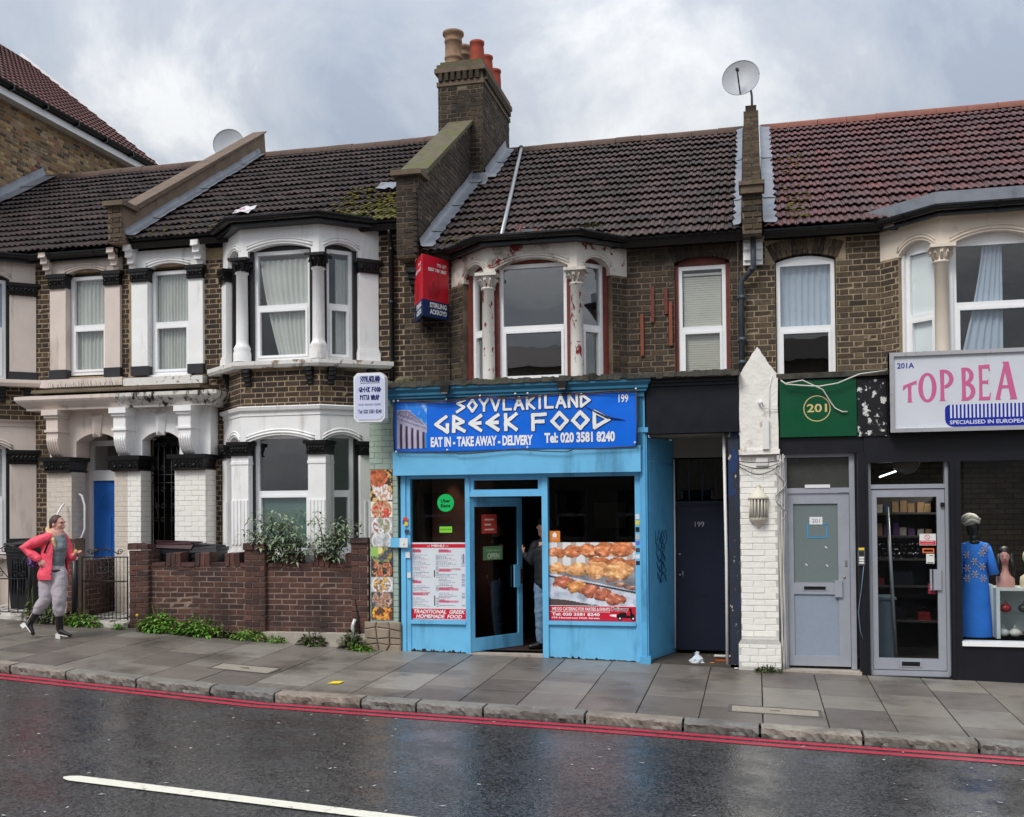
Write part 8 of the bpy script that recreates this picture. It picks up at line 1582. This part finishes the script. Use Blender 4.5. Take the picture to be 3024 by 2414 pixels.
b = B(); osph(b, (.09, 0, -.044), (.009, .021, .0075), 10, 7); b.build('lips', m_lip, wm, True)
b = B(); limb(b, [J(115, 1123, .01), J(117, 1129, -.0), J(119, 1150, -.03), J(118, 1172, -.02), J(115, 1190, -.01), J(113, 1199, -.0)], [.055, .092, .105, .103, .1, .105], ell=[(1.0, .9), (1.3, .8), (1.2, .95), (1.1, .95), (1.1, .95), (1.15, .95)], upv=(0, 1, 0)); b.sph(J(126, 1154, -.07), (.065, .07, .07), 10, 8); b.sph(J(117, 1155, -.085), (.065, .06, .07), 10, 8); b.tube([J(115.5, 1123, 0.005)+Vector((.06*math.cos(k*.524), .055*math.sin(k*.524), .004*math.cos(k*.524))) for k in range(13)], .013, 6)
solid('jersey', b, .009, m_top, wm, 5, folds(14, .006))
b = B(); 
def shell(b, secs, a0, a1, n=22):
    """open-fronted garment: secs = (centre, rx, ry), closed sheet with thickness"""
    vs = []; m_ = len(secs)
    for off in (0, .014):
        for c, rx, ry in secs:
            for i in range(n+1): a = a0+(a1-a0)*i/n; vs.append(c+Vector(((rx-off)*math.cos(a), (ry-off)*math.sin(a), 0)))
    k = n+1; fs = []
    for o_ in (0, 1):
        for j in range(m_-1):
            for i in range(n): q = (o_*m_*k+j*k+i, o_*m_*k+j*k+i+1, o_*m_*k+(j+1)*k+i+1, o_*m_*k+(j+1)*k+i); fs.append(q if o_ else q[::-1])
    for j in range(m_-1): fs += [(j*k, (j+1)*k, (m_+j+1)*k, (m_+j)*k), (j*k+n, (m_+j)*k+n, (m_+j+1)*k+n, (j+1)*k+n)]
    for i in range(n): fs += [(i, m_*k+i, m_*k+i+1, i+1), ((m_-1)*k+i, (m_-1)*k+i+1, (2*m_-1)*k+i+1, (2*m_-1)*k+i)]
    b.add(vs, fs)
shell(b, [(J(113.5, 1126, .01), .1, .085), (J(115, 1134, .01), .165, .12), (J(115, 1150, .0), .165, .14), (J(114, 1172, .0), .165, .145), (J(113, 1195, .0), .175, .15), (J(111, 1210, .0), .19, .155), (J(112, 1221, .0), .19, .16)], R(-97), R(-350))
limb(b, [shR+Vector((.02, 0, -.01)), shR.lerp(elR, .5)+Vector((0, 0, .005)), elR, elR.lerp(haR, .45), elR.lerp(haR, .82)], [.075, .072, .068, .062, .048]); limb(b, [shL+Vector((-.02, 0, -.01)), shL.lerp(elL, .5), elL, elL.lerp(haL, .6)], [.072, .068, .064, .05])
limb(b, [J(104, 1124, .03), J(113, 1121, .07), J(124, 1125, .06)], [.03, .034, .03])
solid('jacket', b, .009, m_jack, wm, 4, lambda c: .008*mnoise.fractal(Vector((c.x*11+c.z*6, c.y*11, c.z*7-c.x*5)), 1., 2., 3)+.003*mnoise.noise(c*38))
b = B(); limb(b, [J(113, 1196), J(112, 1212)], [.122, .135], ell=[(1.1, .9), (1.1, .9)], upv=(0, 1, 0))
limb(b, [hipL, hipL.lerp(knL, .5), knL, knL.lerp(anL, .35), anL.lerp(knL, .5)], [.1, .096, .085, .08, .066]); limb(b, [hipR, hipR.lerp(knR, .5), knR, knR.lerp(anR, .35), knR.lerp(anR, .62)], [.104, .1, .087, .08, .066])
solid('trousers', b, .010, m_trou, wm, 4, lambda c: .007*math.sin(c.z*34+5*mnoise.noise(c*9))*max(.25, min(1, (.55-c.z)*3))+.006*mnoise.fractal(c*9, 1., 2., 3))
b = B(); b.tube([J(113, 1199)+Vector((.124*math.cos(k*.524), .11*math.sin(k*.524), -.02)) for k in range(13)], .016, 6); b.build('belt', m_blk, wm, True)
def boot(an, kn, toe, heel, flat, nm='boot'):
    b = B(); sh_ = (kn-an).normalized(); limb(b, [an+sh_*.19, an+sh_*.1, an], [.052, .05, .047]); limb(b, [an, heel.lerp(toe, .35)+flat*.05, heel.lerp(toe, .7)+flat*.035, toe+flat*.03], [.045, .042, .036, .024], upv=flat); bo = solid(nm, b, .008, m_boot, wm, 4)
    b = B(); d = (toe-heel).normalized(); s = d.cross(flat).normalized(); pts = [(0, -.032), (.25, -.034), (.55, -.036), (.85, -.028), (1, 0), (.85, .03), (.55, .034), (.25, .03), (0, .03)]; L_ = (toe-heel).length
    fr = lambda a, c, h=0.: heel+d*a+s*c+flat*h
    b.prism(lambda a, z, c=0.: tuple(fr(a, z, c)), [(x*L_, y) for x, y in pts], .012, .024); b.prism(lambda a, z, c=0.: tuple(fr(a, z, c)), [(0, -.03), (.06, -.03), (.06, .03), (0, .03)], -.035, .012); b.build('sole', m_sole, bo, True)
boot(anL+Vector((0, 0, -.02)), knL, J(146, 1344, -.1)+Vector((0, 0, .0)), J(117, 1344, -.03)+Vector((0, 0, .035)), Vector((0, 0, 1)))
boot(anR+Vector((0, 0, -.02)), knR, J(64, 1337, .05), J(47, 1313, .12), (Vector((.82, -.05, .57))).normalized())
bg_ = thing('shoulder_bag', 'purple patterned bag slung behind the walking person', 'bag', tuple(Matrix.Translation(wm.location) @ Matrix.Rotation(R(37), 4, 'Z') @ J(72, 1182, .1)), rz=R(37)); bc = J(72, 1182, .1)
b = B(); b.sph((0, 0, 0), (.1, .06, .09), 12, 8); b.build('pouch', M('bag_purple', S(66, 36, 96), .5, .2, 10, dirt=(S(190, 160, 214), .56, .6, 22, 1)), bg_, True)
b = B(); P_ = [J(88, 1178, .06), J(94, 1160, -.13), J(101, 1142, -.14), J(102, 1130, -.09), J(100, 1126, .02)]; b.tube([p-bc for p in P_], .012, 6, ell=[(1.2, .4)]*5); b.build('strap', m_blk, bg_, True)
b = B(); p = J(158, 1163, -.14); M4 = Matrix.Translation(wm.location) @ Matrix.Rotation(R(37), 4, 'Z'); b.sph(tuple(M4 @ p), (.03, .018, .034), 8, 6); tag(b.build('biscuit', M('biscuit', S(206, 160, 96), .8, .15, 30)), 'golden biscuit held in the walking person\'s raised hand', 'food')
# ------------------------------------------------------------------ man in the doorway
mn = thing('person', 'person in dark jacket, cap and jeans standing in the shop doorway', 'person', (-2.72, .5, .02), rz=R(10)); m_dk = M('jacket_black', S(24, 26, 34), .7, .12, 8); m_jean = M('jeans_pale', S(106, 134, 164), .85, .2, 10, .001, 90); m_cap = M('cap_black', S(20, 20, 22), .8, .1, 10)
V = Vector; hz = 1.6; h0 = V((0, .0, hz))
b = B(); b.sph(h0+V((0, 0, .02)), (.088, .1, .115), 16, 12); limb(b, [h0+V((-.03, .03, -.03)), h0+V((-.045, .045, -.085))], [.062, .042]); limb(b, [h0+V((.01, 0, -.05)), V((.02, 0, 1.38))], [.06, .062]); b.sph(h0+V((-.02, -.088, .0)), (.022, .014, .034), 8, 6); b.sph(h0+V((-.095, .035, -.0)), (.016, .014, .022), 8, 6)
limb(b, [V((.03, 0, 1.34)), V((.03, 0, 1.1)), V((.03, 0, .95))], [.12, .12, .12], ell=[(1.3, .8)]*3, upv=(0, 1, 0)); limb(b, [V((-.1, .0, 1.36)), V((-.2, .02, 1.14)), V((-.27, .06, 1.25))], [.05, .045, .03]); hand(b, V((-.27, .06, 1.25)), V((-.3, .1, .95)), V((-1, 0, 0)), .08, .3, 1)
limb(b, [V((-.05, 0, .9)), V((-.06, 0, .5)), V((-.06, .02, .1))], [.09, .06, .045]); limb(b, [V((.11, 0, .9)), V((.12, 0, .5)), V((.13, .02, .1))], [.09, .06, .045]); limb(b, [V((.2, .05, 1.36)), V((.26, 0, 1.1)), V((.2, -.1, .95))], [.05, .045, .03]); hand(b, V((.2, -.1, .95)), V((0, -.1, -1)), V((1, 0, 0)), .08, .4, 1); solid('body', b, .007, m_skin, mn, 3)
b = B(); b.sph(h0+V((.01, -.01, .07)), (.102, .115, .075), 16, 10); b.sph(h0+V((.03, -.01, .03)), (.09, .108, .07), 14, 8); solid('cap', b, .009, m_cap, mn, 3); b = B(); b.sph(h0+V((-.082, .055, .022)), (.006, .011, .006), 8, 6); b.build('eyes', m_eye, mn, True)
b = B(); limb(b, [V((.03, 0, 1.4)), V((.03, 0, 1.3)), V((.03, .0, 1.1)), V((.03, 0, .86))], [.1, .15, .15, .155], ell=[(1.1, .8), (1.3, .8), (1.15, .9), (1.1, .9)], upv=(0, 1, 0)); limb(b, [V((-.12, .0, 1.36)), V((-.2, .01, 1.14)), V((-.26, .055, 1.23))], [.075, .07, .05]); limb(b, [V((.2, .0, 1.36)), V((.26, 0, 1.12)), V((.21, -.08, .99))], [.075, .07, .055]); limb(b, [V((-.05, -.02, 1.43)), V((.03, -.05, 1.44)), V((.1, -.02, 1.43))], [.035]*3); solid('jacket', b, .01, m_dk, mn, 4, folds(12, .006))
b = B(); limb(b, [V((.03, 0, .92)), V((.03, 0, .84))], [.135, .13], ell=[(1.15, .85)]*2, upv=(0, 1, 0)); limb(b, [V((-.05, 0, .84)), V((-.065, -.01, .5)), V((-.06, .02, .12))], [.098, .08, .066]); limb(b, [V((.11, 0, .84)), V((.125, -.01, .5)), V((.13, .02, .12))], [.098, .08, .066]); solid('jeans', b, .01, m_jean, mn, 4, foldz(40, .006, 12))
for x in (-.06, .13):
    b = B(); limb(b, [V((x, .03, .07)), V((x-.03, .0, .055)), V((x-.14, -.03, .035))], [.045, .048, .035]); limb(b, [V((x, .03, .05)), V((x, .03, .13))], [.045, .048]); s_ = solid('shoe', b, .009, m_blk, mn, 3)
# ------------------------------------------------------------------ the other side of the street, seen in reflections
for i, (x0, x1, mt_, lab) in enumerate(((-12.5, -6.5, m_brick_y, 'yellow brick house across the street'), (-6.5, -.5, m_brick_d, 'brown brick house across the street facing the takeaway'), (-.5, 5.5, m_brick_b, 'dark brick house across the street facing the beauty shop'))):
    t = thing('facing_house', lab, 'house', ((x0+x1)/2, -17.5, zr(0, -11.5)), 'houses across the street'); Fo = Fr((x1, -17.2), (-1, 0)); W = x1-x0
    hl = [(a, a+.95, z, z+1.5) for a in (.8, 2.6, 4.4) for z in (.9, 3.7)]; b = B(); slab(b, Fo, 0, W, -.6, 6.2, hl, .3); b.build('wall', M('far_brick%d' % i, [S(172, 160, 138), S(150, 142, 130), S(140, 130, 120)][i], .9, .3, 9), t)
    for a0, a1, z0, z1 in hl: make_window(t, Fo, a0, a1, z0, z1, (z0+z1)/2, c=-.12)
    b = B(); b.add([Fo(0, 6.2, .3), Fo(W, 6.2, .3), Fo(W, 7.5, -4), Fo(0, 7.5, -4), Fo(0, 6.2, -8), Fo(W, 6.2, -8)], [(0, 1, 2, 3), (3, 2, 5, 4)]); b.build('roof', m_tile_a, t); room(t, x0+.1, x1-.1, -22, -17.55, -.5, 6.1, m_dkroom)
tr = thing('street_tree', 'leafy street tree across the road', 'tree', (4.2, -14.4, zr(4.2, -11.5)+.1)); b = B(); b.tube([(4.2, -14.4, -.4), (4.25, -14.4, 1.5), (4.15, -14.45, 3.2), (4.3, -14.4, 5)], [.16, .13, .1, .05], 10)
for k in range(7): a = k*.9; b.tube([(4.2, -14.4, 2.4+.25*k), (4.2+.7*math.cos(a), -14.4+.7*math.sin(a), 3.3+.3*k), (4.2+1.3*math.cos(a), -14.4+1.3*math.sin(a), 3.9+.3*k)], [.05, .035, .012], 6)
b.build('trunk', m_stem, tr); lf = B(); rs = random.Random(77)
for i in range(1500):
    v = Vector((rs.gauss(0, 1), rs.gauss(0, 1), rs.gauss(0, 1))).normalized()*(rs.random()**.4); cl = fbm(v.x*2.2, v.y*2.2, v.z*2.2)
    if cl < -.12: continue
    p = Vector((4.2+v.x*1.7, -14.4+v.y*1.6, 4.6+v.z*1.9)); leaf(lf, p, Vector((rs.gauss(0, 1), rs.gauss(0, 1), rs.gauss(0, .6))), .16, .08, .4, rnd=rs.random())
lf.build('crown', m_lfd, tr)
